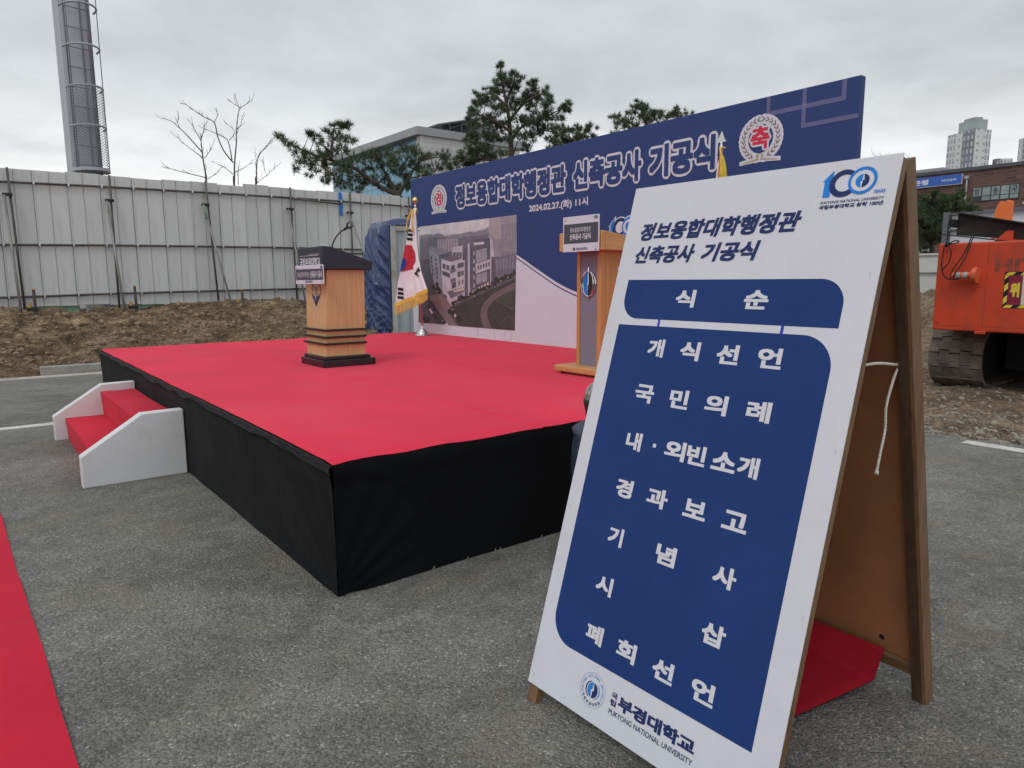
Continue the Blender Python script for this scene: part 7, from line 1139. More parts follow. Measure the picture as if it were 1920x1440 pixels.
# ================================================================ TREES
def pine(name, label, blobs, limbs, leaf, dens=1.0, nl=0.19, r0=0.11):
    root = limbs[0][0]
    t = thing(name, label, 'tree', (root[0], root[1], 0), 'pine trees behind the site')
    mb = MB().use('bark'); pts_all = []
    for k, L in enumerate(limbs):
        P = smooth3(L, 4); n = len(P); ra = r0 if k == 0 else r0*0.55
        if k == 0: P = [Vector((P[0].x, P[0].y, -0.05))]+P; n += 1
        mb.tube(P, [ra*(1-0.80*i/(n-1)) for i in range(n)], 7)
        pts_all += [(p, ra*(1-0.8*i/(n-1))) for i, p in enumerate(P)]
    A = np.array([p for p, _ in pts_all])
    twigs = []
    for (x, y, z, r) in blobs:
        c = np.array((x, y, z)); d = np.linalg.norm(A-c, axis=1)+0.35*np.maximum(0, A[:, 2]-c[2]); j = int(d.argmin()); a = Vector(A[j]); b = Vector(c)
        mid = a.lerp(b, 0.55)+Vector((0, 0, -0.06*(b-a).length)); rr = min(0.03, pts_all[j][1]*0.6)
        mb.tube([a, mid, b], [rr, rr*0.7, 0.007], 5, cap=False)
    mb.build('trunk', t, smooth=True)
    # needle bursts
    ns = 0 if leaf == 'needles_far' else (4 if 'upright' in label else 1 if 'leaning' in label else 3)
    blobs = list(blobs)+[(x+rng.normal(0, r*0.75), y+rng.normal(0, r*1.0), z+rng.normal(0, r*0.5), r*rng.uniform(0.45, 0.75)) for (x, y, z, r) in blobs for _ in range(ns)]
    V = []; F = []
    for (x, y, z, r) in blobs:
        nb = max(6, int(dens*(r/0.085)**2*1.75))
        for _ in range(nb):
            o = rng.normal(0, 1, 3); o /= np.linalg.norm(o); o *= r*rng.uniform(0.15, 1.0)**0.6; o[2] *= 0.75
            c = np.array((x, y, z))+o
            axis = o/ max(1e-6, np.linalg.norm(o))*0.7+np.array((0, 0, 0.65))+rng.normal(0, 0.25, 3); axis /= np.linalg.norm(axis)
            for _ in range(22):
                d = axis*rng.uniform(0.2, 1.0)+rng.normal(0, 0.55, 3); d /= np.linalg.norm(d)
                s = np.cross(d, rng.normal(0, 1, 3)); s /= np.linalg.norm(s)
                L = nl*rng.uniform(0.65, 1.15); w = 0.0075; st = c-axis*0.05*rng.uniform(0, 1.5)
                b = len(V); V += [tuple(st-s*w), tuple(st+s*w), tuple(st+d*L)]; F.append((b, b+1, b+2))
    me = MB().use(leaf); me.v = V; me.f = F; me.mi = [0]*len(F); me.build('crown', t)
    return t
pl = {'pine1': 'spreading pine leaning left over the end of the hoarding', 'pine2': 'tall upright pine rising behind the middle of the backdrop',
      'pine3': 'small pine tuft just right of the tall upright pine', 'pine4': 'pine top showing above the right half of the backdrop', 'pine5': 'dense broad pine in front of the brick building'}
for k, blobs, limbs in PINES:
    far = k == 'pine5'
    pine('pine_tree', pl[k], blobs, limbs, 'needles_far' if far else 'needles', 0.9 if far else 1.0, 0.185 if not far else 0.19, 0.12)
bl_ = ('slender leafless tree with low side branches left of its forked neighbour', 'forked leafless tree, tallest of those above the hoarding', 'thin leafless shoots above the hoarding beside the spreading pine', 'leafless tree whose twigs show above the notice board')
for T, lb in zip(BARE, bl_):
    t = thing('bare_tree', lb, 'tree', (T[0][0][0], T[0][0][1], 0), 'leafless trees behind the site'); mb = MB().use('bark_grey'); br = MB().use('bark_grey')
    for k, P in enumerate(T):
        Q = [Vector(p) for p in P]
        if k == 0: Q = [Vector((Q[0].x, Q[0].y, 0))]+Q
        L = sum((Q[i+1]-Q[i]).length for i in range(len(Q)-1)); r = 0.036 if k == 0 else min(0.022, 0.008+0.006*L)
        if T is BARE[3] or T is BARE[2]: r *= 0.7
        S = smooth3(Q, 5); (mb if k == 0 else br).tube(S, [r*(1-0.72*i/(len(S)-1)) for i in range(len(S))], 6)
        for i in range(len(S)//3, len(S)):
            if random.random() < 0.55:
                d = (S[min(i+1, len(S)-1)]-S[i-1]).normalized(); o_ = Vector((random.gauss(0, 1), random.gauss(0, 1), random.gauss(0.5, 0.7))); d2 = (d*0.9+o_*0.45).normalized(); ln = random.uniform(0.10, 0.30)
                m_ = S[i]+d2*ln*0.55; br.tube([S[i], m_, m_+(d2+Vector((0, 0, 0.35))).normalized()*ln*0.45], [0.0065, 0.005, 0.003], 5, cap=False)
    mb.build('trunk', t, smooth=True); br.build('branches', t, smooth=True)
# ================================================================ FAR BUILDINGS
gb = thing('glass_building', 'pale office block with blue glass curtain wall behind the pines', 'building', (41.8, 69.3, 0))
bx0, by0, bz1 = 41.81, 69.27, 18.95
mb = MB().use('stone_panel'); mb.box(bx0+0.25, 56, by0, 95.0, 0, bz1-0.9); mb.build('stone_wall', gb)
mb = MB().use('curtain_glass'); mb.box(bx0+0.10, bx0+0.24, by0+0.9, 94.5, 0, bz1-1.0); mb.build('curtain_wall', gb)
mb = MB().use('stone_panel'); mb.box(bx0-0.3, bx0+0.24, by0-0.05, by0+0.88, 0, bz1-0.92); mb.build('end_pier', gb)
mb = MB().use('roof_grey'); mb.box(bx0-0.9, 56.3, by0-0.3, 95.5, bz1-0.88, bz1); mb.build('roof_edge', gb)
for k in range(5):
    mb = MB().use('window_dark'); u = 47.35; mb.box(u, u+1.3, by0-0.06, by0-0.01, bz1-4.6-3.4*k, bz1-4.0-3.4*k); mb.build('window', gb)
mb = MB().use('dark_metal')
mb.prism([(44.6, by0+1.2, bz1+0.75), (52.6, by0+1.2, bz1+2.75), (52.6, by0+1.2, bz1+2.95), (44.6, by0+1.2, bz1+0.95)], (0, 0, 0), (0, 9, 0)); mb.build('roof_canopy', gb)
for x in (46.5, 48.2, 49.9, 51.6):
    mb = MB().use('dark_metal'); zt = bz1+0.75+(x-44.6)*0.25
    for y in (by0+1.6, by0+9.5): mb = MB().use('dark_metal'); mb.box(x-0.09, x+0.09, y-0.09, y+0.09, bz1, zt); mb.build('canopy_post', gb)
mb = MB().use('roof_grey'); mb.box(50.4, 54.5, by0+2.5, by0+9, bz1, bz1+2.1); mb.build('plant_room', gb)

bb = thing('brick_building', 'long dark brick building with blue sign and window strip', 'building', (42, 8, 0))
mb = MB().use('brick'); mb.box(42, 58, -30, 27, 0, 7.22); mb.build('wall', bb)
mb = MB().use('dark_metal'); mb.box(41.9, 58.1, -30.1, 27.1, 7.221, 7.40); mb.build('roof_edge', bb)
mb = MB().use('roof_grey'); mb.box(46, 49.2, 15.6, 18.6, 7.40, 8.15); mb.build('roof_hatch', bb)
BFm = Frame((42, 0, 0), (0, -1, 0), (0, 0, 1))
def window(y1, y0, z0, z1, n, marks=None):
    """n lights side by side in a dark frame, the lower third split off"""
    mb = MB().use('window_frame'); mb.box(-y1, -y0, z0, z1, 0.0, 0.04, BFm); w_ = mb.build('window', bb)
    cw = (y1-y0)/n; zs = z0+(z1-z0)*0.34
    for i in range(n):
        mb = MB()
        a = -y1+i*cw+0.03; b = -y1+(i+1)*cw-0.03
        mb.use('window_dark' if i in (0,) else 'window_glass'); mb.poly([(a, z0+0.04), (b, z0+0.04), (b, zs-0.02), (a, zs-0.02)], BFm, 0.044)
        mb.use('window_glass'); mb.poly([(a, zs+0.02), (b, zs+0.02), (b, z1-0.04), (a, z1-0.04)], BFm, 0.044)
        if marks and marks[i]:
            mb.use('window_frame'); mb.text(marks[i], (a+0.06, zs+0.06, b-0.06, z1-0.07), BFm, 0.05, bold=0.02)
        mb.build('pane', w_)
window(12.44, 10.32, 5.57, 6.32, 5, ('방', None, '송', None, '국'))
for k in range(6): window(8.6-3.0*k, 6.5-3.0*k, 5.57, 6.32, 5)
for k in range(9): window(16.4-3.0*k, 14.3-3.0*k, 2.1, 3.3, 4)
mb = MB().use('shop_sign_blue'); mb.box(-17.6, -13.02, 6.585, 7.10, 0.0, 0.14, BFm); s_ = mb.build('sign_panel', bb, bevel=0.01)
mb = MB().use('ink_white'); mb.box(-17.63, -12.99, 6.565, 6.584, 0.0, 0.145, BFm); mb.box(-13.0, -12.985, 6.585, 7.11, 0.0, 0.145, BFm); mb.build('sign_rim', s_)
mb = MB().use('ink_white'); mb.text('협은행', (-15.83, 6.685, -14.67, 6.98), BFm, 0.145, bold=0.04); mb.text('부경대금융센터', (-14.02, 6.77, -13.25, 6.90), BFm, 0.145, bold=0.02); mb.build('sign_lettering', s_)
mb = MB().use('galv_light'); mb.tube([(41.9, 12.75, 2.0), (41.9, 12.75, 6.85)], 0.05, 8); mb.box(41.78, 41.98, 12.66, 12.84, 6.8, 6.95); mb.build('drain_pipe', bb)
sh = thing('shop_canopy', 'grey flat canopy with blue and white boards along the brick building', 'canopy', (38, 8, 0))
mb = MB().use('post_grey'); mb.box(37.6, 41.85, -6, 12.2, 4.50, 4.74); mb.build('roof', sh)
mb = MB().use('lilac'); mb.box(37.7, 37.8, -6, 9.4, 4.05, 4.49); mb.build('fascia_board', sh)
mb = MB().use('ink_white'); mb.box(37.66, 37.69, 7.6, 9.0, 4.0, 4.32); mb.build('board', sh)
mb = MB().use('ink_white'); mb.box(37.66, 37.69, 5.2, 6.9, 4.0, 4.32); mb.build('board', sh)
for y in (11.8, 6.0, 0.2, -5.6):
    mb = MB().use('dark_metal'); mb.box(37.75, 37.95, y-0.1, y+0.1, 0, 4.49); mb.build('post', sh)
# apartment towers
def tower(name, label, corner, wl, wr, h, mats, crown=True, yaw=45):
    """corner = nearest vertical edge; the left face runs away to the left, the right face away to the right"""
    F2_ = Vector((corner[0]-CAM.x, corner[1]-CAM.y, 0)).normalized(); R2 = Vector((F2_.y, -F2_.x, 0))
    dl = -R2*math.cos(rad(yaw))+F2_*math.sin(rad(yaw)); dr = R2*math.cos(rad(90-yaw))+F2_*math.sin(rad(90-yaw))
    t = thing(name, label, 'tower block', corner, 'distant apartment towers')
    def face(o, d, segs, sgn):
        for a, b, m_, pr in segs:
            p = Vector(o)+d*a; nrm = Vector((d.y, -d.x, 0))*sgn
            mb = MB().use(m_); w_ = b-a
            mb.hexa([(0, 0, 0), (w_, 0, 0), (w_, 3.0, 0), (0, 3.0, 0), (0, 0, h), (w_, 0, h), (w_, 3.0, h), (0, 3.0, h)])
            o_ = mb.build('facade', t); o_.matrix_parent_inverse = Matrix.Identity(4)
            ang = math.atan2(d.y, d.x); 
            q = p+nrm*pr-Vector(corner); o_.location = q; o_.rotation_euler = (0, 0, ang)
            if sgn < 0: o_.scale = (1, 1, 1)
    # left face: build from its far end towards the corner so that the outward side is local -y
    ol = Vector(corner)+dl*wl
    face(ol, -dl, mats[0], 1.0)
    face(Vector(corner), dr, mats[1], 1.0)
    mb = MB().use('tower_plain'); c = Vector(corner); a0 = c+dl*0.5+dr*0.5; P = [a0, a0+dr*(wr-0.6), a0+dr*(wr-0.6)+dl*(wl-0.6), a0+dl*(wl-0.6)]
    mb.prism([p for p in P], (0, 0, 0), (0, 0, h-0.3)); mb.build('core', t)
    if crown:
        mb = MB().use('tower_glass'); a0 = c+dl*0.8+dr*0.8; P = [a0, a0+dr*(wr*0.72), a0+dr*(wr*0.72)+dl*(wl*0.62), a0+dl*(wl*0.62)]
        mb.prism([p+Vector((0, 0, h)) for p in P], (0, 0, 0), (0, 0, 4.4)); mb.build('roof_crown', t)
        mb = MB().use('roof_grey'); P2 = [p.lerp(c+dl*wl*0.3+dr*wr*0.35, 0.35)+Vector((0, 0, h+4.4)) for p in P]; mb.prism(P2, (0, 0, 0), (0, 0, 1.1)); mb.build('roof_plant', t)
    return t
tower('apartment_tower', 'tallest pale apartment tower with dark centre strip above the brick building', (347.8, 122.3, 0), 14.4, 8.4, 65.4,
      (((0, 5.0, 'tower_light', 0), (5.0, 8.4, 'tower_plain', 0.15), (8.4, 14.4, 'tower_dark', 0.3)), ((0, 5.6, 'tower_plain', 0.2), (5.6, 8.4, 'tower_light', 0.0))))
tower('apartment_tower', 'low pale apartment block to the right of the tallest tower', (412.6, 135.0, 0), 3.0, 8.0, 61.3, (((0, 3.0, 'tower_plain', 0),), ((0, 2.0, 'tower_dark', 0.1), (2.0, 8.0, 'tower_light', 0))), crown=False, yaw=60)
tower('apartment_tower', 'apartment tower cut off by the right edge of the photo', (424.5, 127.6, 0), 4.2, 9.0, 71.5, (((0, 4.2, 'tower_light', 0),), ((0, 9.0, 'tower_plain', 0),)), crown=False, yaw=60)
tower('apartment_tower', 'distant pale block whose roof just clears the brick building', (420.5, 129.6, 0), 6.0, 6.0, 58.6, (((0, 6.0, 'tower_plain', 0),), ((0, 6.0, 'tower_plain', 0),)), crown=False, yaw=50)

# ================================================================ RIGHT SIDE
wf = thing('low_hoarding', 'low white sheet hoarding behind the soil yard', 'fence', (24, 7, 0))
for i in range(14):
    y = 14.0-i*1.8
    mb = MB().use('white_sheet'); mb.box(24, 24.05, y-1.79, y, 0.55, 2.24); mb.build('panel', wf)
for z in (0.75, 1.66):
    mb = MB().use('pipe_light'); mb.tube([(23.94, 14.2, z), (23.94, -11, z)], 0.025, 8); mb.build('rail', wf, smooth=True)
mb = MB().use('white_sheet'); mb.box(23.93, 24.09, -11.2, 14.0, 2.241, 2.30); mb.build('top_cap', wf)
for i in range(8):
    y = 13.6-i*3.5
    mb = MB().use('pipe'); mb.tube([(23.88, y, 0.0), (23.88, y, 2.2)], 0.03, 8); mb.tube([(23.86, y, 1.5), (22.9, y-0.05, 0.1)], 0.025, 8); mb.build('post', wf, smooth=True)
pb = thing('steel_post_frame', 'grey steel post carrying a white board behind the orange excavator', 'board', (16, 3.6, 0))
mb = MB().use('post_grey'); mb.box(15.95, 16.07, 3.625, 3.735, 0, 2.90); mb.build('post', pb, bevel=0.006)
mb = MB().use('post_grey'); mb.box(15.95, 16.07, 1.0, 1.11, 0, 2.90); mb.build('post', pb, bevel=0.006)
mb = MB().use('post_grey'); mb.box(15.97, 16.05, 1.111, 3.624, 2.50, 2.54); mb.build('cross_bar', pb)
mb = MB().use('post_grey'); mb.box(15.97, 16.05, 1.111, 3.624, 2.84, 2.88); mb.build('cross_bar', pb)
mb = MB().use('ink_white'); mb.box(16.06, 16.09, 1.12, 3.60, 1.5, 2.83); mb.build('board', pb)
mb = MB().use('concrete'); mb.box(20.6, 21.6, 5.0, 9.0, -0.05, 0.14); tag(mb.build('concrete_slab', bevel=0.02), 'pale concrete slab on the soil beside the notice board edge', 'slab')

# ---- excavator (seen from behind)
ex = thing('excavator', 'orange tracked excavator seen from behind at the edge of the soil yard', 'excavator', (10, -0.4, 0))
EX0, EY1, EY0 = 8.60, 0.918, -1.75
mb = MB().use('excavator_paint'); mb.prism([(EX0, EY1, 0.802), (9.55, EY1, 0.802), (9.55, EY1, 1.895), (EX0, EY1, 1.895)][::-1], (0, 0, 0), (0, EY0-EY1, 0)); mb.build('counterweight', ex, bevel=0.02)
mb = MB().use('excavator_paint'); mb.box(9.56, 13.4, -1.72, 0.88, 0.95, 1.55); mb.box(9.56, 11.6, -1.70, 0.60, 1.551, 1.98); mb.build('engine_deck', ex, bevel=0.02)
mb = MB().use('excavator_paint'); mb.box(11.75, 13.3, -1.72, -0.75, 1.551, 3.05); cb = mb.build('cab', ex, bevel=0.05)
mb = MB().use('window_dark'); mb.box(11.73, 11.748, -1.62, -0.85, 2.15, 2.95); mb.box(11.95, 13.1, -0.748, -0.735, 2.1, 2.95); mb.build('window', cb)
mb = MB().use('orange_paint')
mb.prism([(13.0, -0.3, 1.5), (13.6, -0.3, 1.5), (17.5, -0.3, 4.9), (18.6, -0.3, 4.7), (18.7, -0.3, 5.1), (17.3, -0.3, 5.5)], (0, 0, 0), (0, 0.45, 0)); mb.build('boom', ex)
mb = MB().use('orange_paint'); mb.prism([(18.5, -0.25, 5.1), (18.8, -0.25, 4.8), (19.6, -0.25, 2.0), (19.3, -0.25, 2.0)], (0, 0, 0), (0, 0.35, 0)); mb.build('arm', ex)
mb = MB().use('rusty'); mb.prism([(19.2, -0.6, 2.1), (19.8, -0.6, 2.1), (20.2, -0.6, 1.0), (19.4, -0.6, 0.55), (18.8, -0.6, 1.0)], (0, 0, 0), (0, 1.1, 0)); mb.build('bucket', ex)
mb = MB().use('faded_print')
mb.box(EX0-0.0015, EX0+0.001, 0.345, 0.351, 0.80, 1.89); mb.box(EX0-0.0015, EX0+0.001, -1.74, 0.90, 0.862, 0.867); mb.build('panel_seam', ex)
for y, z in ((0.86, 1.82), (0.86, 0.92), (0.40, 0.84), (-0.5, 1.82)):
    mb = MB().use('excavator_paint'); mb.tube([(EX0+0.002, y, z), (EX0-0.012, y, z)], 0.018, 6); mb.build('bolt', ex)
mb = MB().use('excavator_paint'); mb.box(EX0-0.03, EX0-0.001, 0.30, 0.42, 0.775, 0.815); mb.build('tow_lug', ex, bevel=0.008)
# undercarriage and tracks
mb = MB().use('under_black'); mb.box(9.75, 12.6, -1.25, 0.42, 0.25, 0.80); mb.build('undercarriage', ex)
def track(y0, y1):
    xa, xb, zc, r = 9.43, 13.2, 0.42, 0.40
    path = []
    nshoe = 0
    L = xb-xa; per = 2*L+2*math.pi*r; k = 54; 
    def at(s):
        s %= per
        if s < L: return Vector((xa+s, 0, zc+r)), Vector((0, 0, 1)), Vector((1, 0, 0))
        s -= L
        if s < math.pi*r: a = math.pi/2-s/r; return Vector((xb+r*math.cos(a), 0, zc+r*math.sin(a))), Vector((math.cos(a), 0, math.sin(a))), Vector((math.sin(a), 0, -math.cos(a)))
        s -= math.pi*r
        if s < L: return Vector((xb-s, 0, zc-r)), Vector((0, 0, -1)), Vector((-1, 0, 0))
        s -= L; a = -math.pi/2-s/r; return Vector((xa+r*math.cos(a), 0, zc+r*math.sin(a))), Vector((math.cos(a), 0, math.sin(a))), Vector((math.sin(a), 0, -math.cos(a)))
    mb = MB().use('track_steel'); p_ = per/k; w = y1-y0
    for i in range(k):
        p, n_, t_ = at((i+0.5)*p_)
        cols = 5
        for c in range(cols):
            ya = y0+w*c/cols; yb = y0+w*(c+1)/cols; sh_ = 0.020*(1 if c % 2 else -1)
            hx = p_*0.5-0.006
            P = []
            for d in (-0.035, 0.012):
                for (s_, y_) in ((-hx+sh_, ya), (hx+sh_, ya), (hx+sh_, yb), (-hx+sh_, yb)):
                    q = p+n_*d+t_*s_; P.append((q.x, y_, q.z))
            mb.hexa(P)
        for c in range(3):
            yy = y0+w*(0.2+0.3*c); q = p+n_*0.012
            a = [q+t_*-0.03, q+t_*0.03]
            mb.hexa([(a[0].x, yy-0.05, a[0].z), (a[1].x, yy-0.05, a[1].z), (a[1].x, yy+0.05, a[1].z), (a[0].x, yy+0.05, a[0].z)]+[((a[j]+n_*0.008).x, y_, (a[j]+n_*0.008).z) for j, y_ in ((0, yy-0.04), (1, yy-0.04), (1, yy+0.04), (0, yy+0.04))])
    mb.build('track', ex, bevel=0.004)
    mb = MB().use('under_black'); mb.box(xa, xb, y0+0.10, y1-0.10, zc-0.30, zc+0.30)
    for x in (xa, xb): mb.tube([(x, y0+0.08, zc), (x, y1-0.08, zc)], 0.33, 20)
    mb.build('track_frame', ex)
track(0.46, 1.095); track(-1.98, -1.345)
# lettering and warning plate on the counterweight
EF = Frame((EX0, 0, 0), (0, -1, 0), (0, 0, 1))
mb = MB().use('faded_print'); mb.text('HITACHI', (-0.272, 1.53, 0.80, 1.688), EF, 0.001, bold=0.045); mb.build('faded_lettering', ex)
wp = MB().use('flag_black'); wp.box(-0.158, 1.02, 1.100, 1.528, 0.0, 0.003, EF); w_ = wp.build('warning_plate', ex)
mb = MB().use('warn_yellow')
def stripes(u0, u1, v0, v1, along_u):
    s = 0.075; n_ = int(((u1-u0) if along_u else (v1-v0))/s)+2
    for i in range(0, n_, 2):
        if along_u:
            a = u0+i*s; h_ = v1-v0; P = [(a, v0), (a+s, v0), (a+s+h_, v1), (a+h_, v1)]; P = [(min(max(u, u0), u1), v) for u, v in P]
        else:
            a = v0+i*s; h_ = u1-u0; P = [(u0, a), (u1, a+h_), (u1, a+h_+s), (u0, a+s)]; P = [(u, min(max(v, v0), v1)) for u, v in P]
        if abs(P[0][0]-P[1][0])+abs(P[2][0]-P[3][0]) > 1e-4 and abs(P[0][1]-P[2][1])+abs(P[1][1]-P[3][1]) > 1e-4: mb.poly(P, EF, 0.0036)
stripes(-0.154, 1.016, 1.490, 1.524, True); stripes(-0.154, 1.016, 1.104, 1.138, True); stripes(-0.154, -0.115, 1.142, 1.486, False); mb.build('hazard_border', w_)
mb = MB().use('warn_maroon'); mb.poly([(-0.112, 1.142), (0.028, 1.142), (0.028, 1.486), (-0.112, 1.486)], EF, 0.0036); mb.use('warn_white'); mb.poly([(0.028, 1.142), (1.012, 1.142), (1.012, 1.486), (0.028, 1.486)], EF, 0.0037); mb.build('plate_field', w_)
mb = MB().use('warn_yellow'); mb.text('위', (-0.090, 1.232, 0.004, 1.400), EF, 0.0044, bold=0.06)
mb.use('warn_maroon'); mb.text('접근금지', (0.050, 1.170, 0.98, 1.370), EF, 0.0044, bold=0.06); mb.build('plate_lettering', w_)
# winch plates, hydraulic ram and hoses above the deck
for x, y0, y1 in ((9.72, 0.495, 0.640), (9.82, 0.605, 0.745)):
    mb = MB().use('orange_paint'); w_p = y1-y0
    P = [(x, y0, 1.985), (x, y1, 1.985), (x, y1, 2.18)]+[(x, y0+0.05+(w_p-0.05)*math.cos(t), 2.18+0.30*math.sin(t)) for t in np.linspace(0.15, 1.45, 9)]+[(x, y0, 2.455)]
    mb.prism(P[::-1], (0, 0, 0), (0.035, 0, 0)); mb.build('sheave_plate', ex, bevel=0.006)
mb = MB().use('chrome'); mb.tube([(9.75, 0.40, 2.42), (9.72, 0.18, 2.36)], 0.018, 12); mb.use('galv'); mb.tube([(9.72, 0.18, 2.36), (9.7, -0.4, 2.22)], 0.034, 12); mb.build('ram', ex, smooth=True)
mb = MB().use('orange_paint'); mb.box(10.3, 10.9, -0.55, -0.05, 1.99, 2.16); mb.build('winch_box', ex, bevel=0.02)
mb = MB().use('rusty')
for k in range(5):
    a = Vector((9.6+0.05*k, 0.26-0.07*k, 2.17+0.02*(k % 2))); mb.tube(smooth3([a, a+Vector((0.05, -0.06, 0.05)), a+Vector((0.0, -0.14, 0.0)), a+Vector((0.1, -0.2, 0.04))], 5), 0.014, 6)
mb.build('hoses', ex, smooth=True)
mb = MB().use('galv_dark'); mb.tube([(11.0, 0.2, 2.2), (12.6, -0.1, 3.9)], 0.006, 6); mb.build('cable', ex)
# ---- steel beam lying on the deck
be = thing('steel_beam', 'black and rusty steel beam lying across the top of the excavator', 'beam', (9.0, 0.3, 2.0))
def bz(y): return 2.008-0.162*(0.861-y), 2.286-0.240*(0.861-y)
def slab(mb, x0, x1, ya, yb, fa, fb):
    return mb.hexa([(x0, yb, fa(yb)), (x1, yb, fa(yb)), (x1, ya, fa(ya)), (x0, ya, fa(ya)), (x0, yb, fb(yb)), (x1, yb, fb(yb)), (x1, ya, fb(ya)), (x0, ya, fb(ya))])
mb = MB().use('black_steel'); slab(mb, 8.86, 9.16, 1.0, 0.24, lambda y: bz(y)[0]-0.014, lambda y: bz(y)[0]); mb.build('flange', be)
mb = MB().use('black_steel'); slab(mb, 8.86, 9.16, 0.93, -0.02, lambda y: bz(y)[1], lambda y: bz(y)[1]+0.014); mb.build('flange', be)
mb = MB().use('rusty'); slab(mb, 8.98, 9.00, 0.862, 0.06, lambda y: max(1.905, bz(y)[0]+0.001), lambda y: bz(y)[1]-0.001); mb.build('web', be)
mb = MB().use('black_steel'); mb.tube([(8.95, 0.90, 2.16), (9.05, 0.90, 2.16)], 0.055, 14); mb.tube([(8.93, 0.90, 2.16), (9.07, 0.90, 2.16)], 0.02, 10); mb.build('pulley', be, smooth=True, auto=40)
mb = MB().use('excavator_paint'); mb.prism([(8.94, 0.42, 1.902), (8.94, 0.22, 1.902), (8.94, 0.22, 2.03), (8.94, 0.29, 2.035)], (0, 0, 0), (0.03, 0, 0)); mb.build('lug', be)
# ---- delineator post hung by black rope
dp = thing('delineator_post', 'orange lane delineator post with grey bands roped sideways to the excavator', 'traffic post', (8.5, 0.5, 1.48))
DF = Vector((0, -1, 0)); c0 = Vector((8.50, 0.70, 1.492))
def lathe_y(mb, prof, o, n=20):
    b = len(mb.v)
    for r, s in prof:
        for k in range(n): a = 2*math.pi*k/n; mb.v.append((o.x+r*math.cos(a), o.y-s, o.z+r*math.sin(a)))
    for i in range(len(prof)-1):
        for k in range(n): mb.f.append((b+i*n+k, b+(i+1)*n+k, b+(i+1)*n+(k+1) % n, b+i*n+(k+1) % n)); mb.mi.append(mb.cur)
mb = MB().use('delineator'); lathe_y(mb, [(0.0, -0.02), (0.030, -0.018), (0.036, 0.0), (0.041, 0.21), (0.060, 0.225), (0.090, 0.235), (0.096, 0.25), (0.096, 0.29), (0.0, 0.295)], c0); mb.build('post_body', dp, smooth=True, auto=40)
for s in (0.05, 0.13):
    mb = MB().use('reflector'); lathe_y(mb, [(0.0395, s), (0.0415, s+0.055)], c0); mb.build('reflective_band', dp, smooth=True)
rp = MB().use('rope_black')
def loop(P): rp.tube(smooth3(P, 6), 0.0075, 6)
loop([(8.78, 0.86, 2.27), (8.69, 0.855, 2.15), (8.66, 0.845, 1.98), (8.56, 0.815, 1.90), (8.53, 0.80, 1.84)])
loop([(8.54, 0.80, 1.87), (8.52, 0.755, 1.89), (8.53, 0.70, 1.92), (8.53, 0.66, 1.905), (8.53, 0.70, 1.885), (8.54, 0.77, 1.88)])
loop([(8.52, 0.82, 1.86), (8.47, 0.81, 1.72), (8.44, 0.80, 1.60), (8.44, 0.77, 1.50), (8.45, 0.72, 1.452), (8.47, 0.66, 1.445), (8.50, 0.60, 1.455)])
loop([(8.53, 0.79, 1.87), (8.50, 0.73, 1.80), (8.47, 0.72, 1.70), (8.44, 0.74, 1.62), (8.43, 0.79, 1.56)])
loop([(8.75, 0.60, 2.0), (8.60, 0.575, 1.88), (8.52, 0.59, 1.76), (8.46, 0.62, 1.66), (8.44, 0.66, 1.58), (8.45, 0.70, 1.50)])
loop([(8.75, 0.57, 2.0), (8.58, 0.548, 1.88), (8.52, 0.56, 1.74), (8.46, 0.59, 1.62), (8.44, 0.63, 1.54), (8.46, 0.66, 1.47)])
rp.tube([(8.53, 0.81, 1.86), (8.53, 0.77, 1.885)], 0.022, 8)
tag(rp.build('black_rope', smooth=True), 'looped black rope hanging from the steel beam over the excavator', 'rope')

# ================================================================ PERSON crouching behind the notice board
pe = thing('person', 'person in grey knit hat and navy padded jacket crouching by the stage', 'person', (1.36, -0.43, 0))
pf = Vector((0.79, -0.61, 0)); plft = Vector((0.61, 0.79, 0)); PO = Vector((1.269, -0.348, -0.035))
def W_(f, l, u): return PO+pf*f+plft*l+Vector((0, 0, u))
def skinned(name, mname, nodes, edges, parent, sub=2, root=0):
    me = bpy.data.meshes.new(name); me.from_pydata([tuple(W_(*n[:3])) for n in nodes], edges, []); me.materials.append(M[mname])
    o = bpy.data.objects.new(name, me); COL.objects.link(o); o.parent = parent; o.matrix_parent_inverse = Matrix.Translation(parent_loc(parent)).inverted()
    s = o.modifiers.new("skin", 'SKIN'); s.use_smooth_shade = True; s.branch_smoothing = 0.6
    for i, n in enumerate(nodes): me.skin_vertices[0].data[i].radius = (n[3], n[3] if len(n) < 5 else n[4])
    me.skin_vertices[0].data[root].use_root = True
    b = o.modifiers.new("sub", 'SUBSURF'); b.levels = sub; b.render_levels = sub
    return o
def arm(s): return [(0.065, 0.17*s, 0.615), (0.20, 0.235*s, 0.44), (0.40, 0.13*s, 0.47)]
def leg(s): return [(0.05, 0.10*s, 0.27), (0.32, 0.16*s, 0.47), (0.03, 0.135*s, 0.10), (0.20, 0.145*s, 0.055)]
nodes = [(0.06, 0, 0.27, 0.095), (0.05, 0, 0.44, 0.080), (0.050, 0, 0.60, 0.080), (0.08, 0, 0.70, 0.055), (0.095, 0, 0.775, 0.070), (0.095, 0, 0.86, 0.082), (0.08, 0, 0.905, 0.06)]
edges = [(0, 1), (1, 2), (2, 3), (3, 4), (4, 5), (5, 6)]
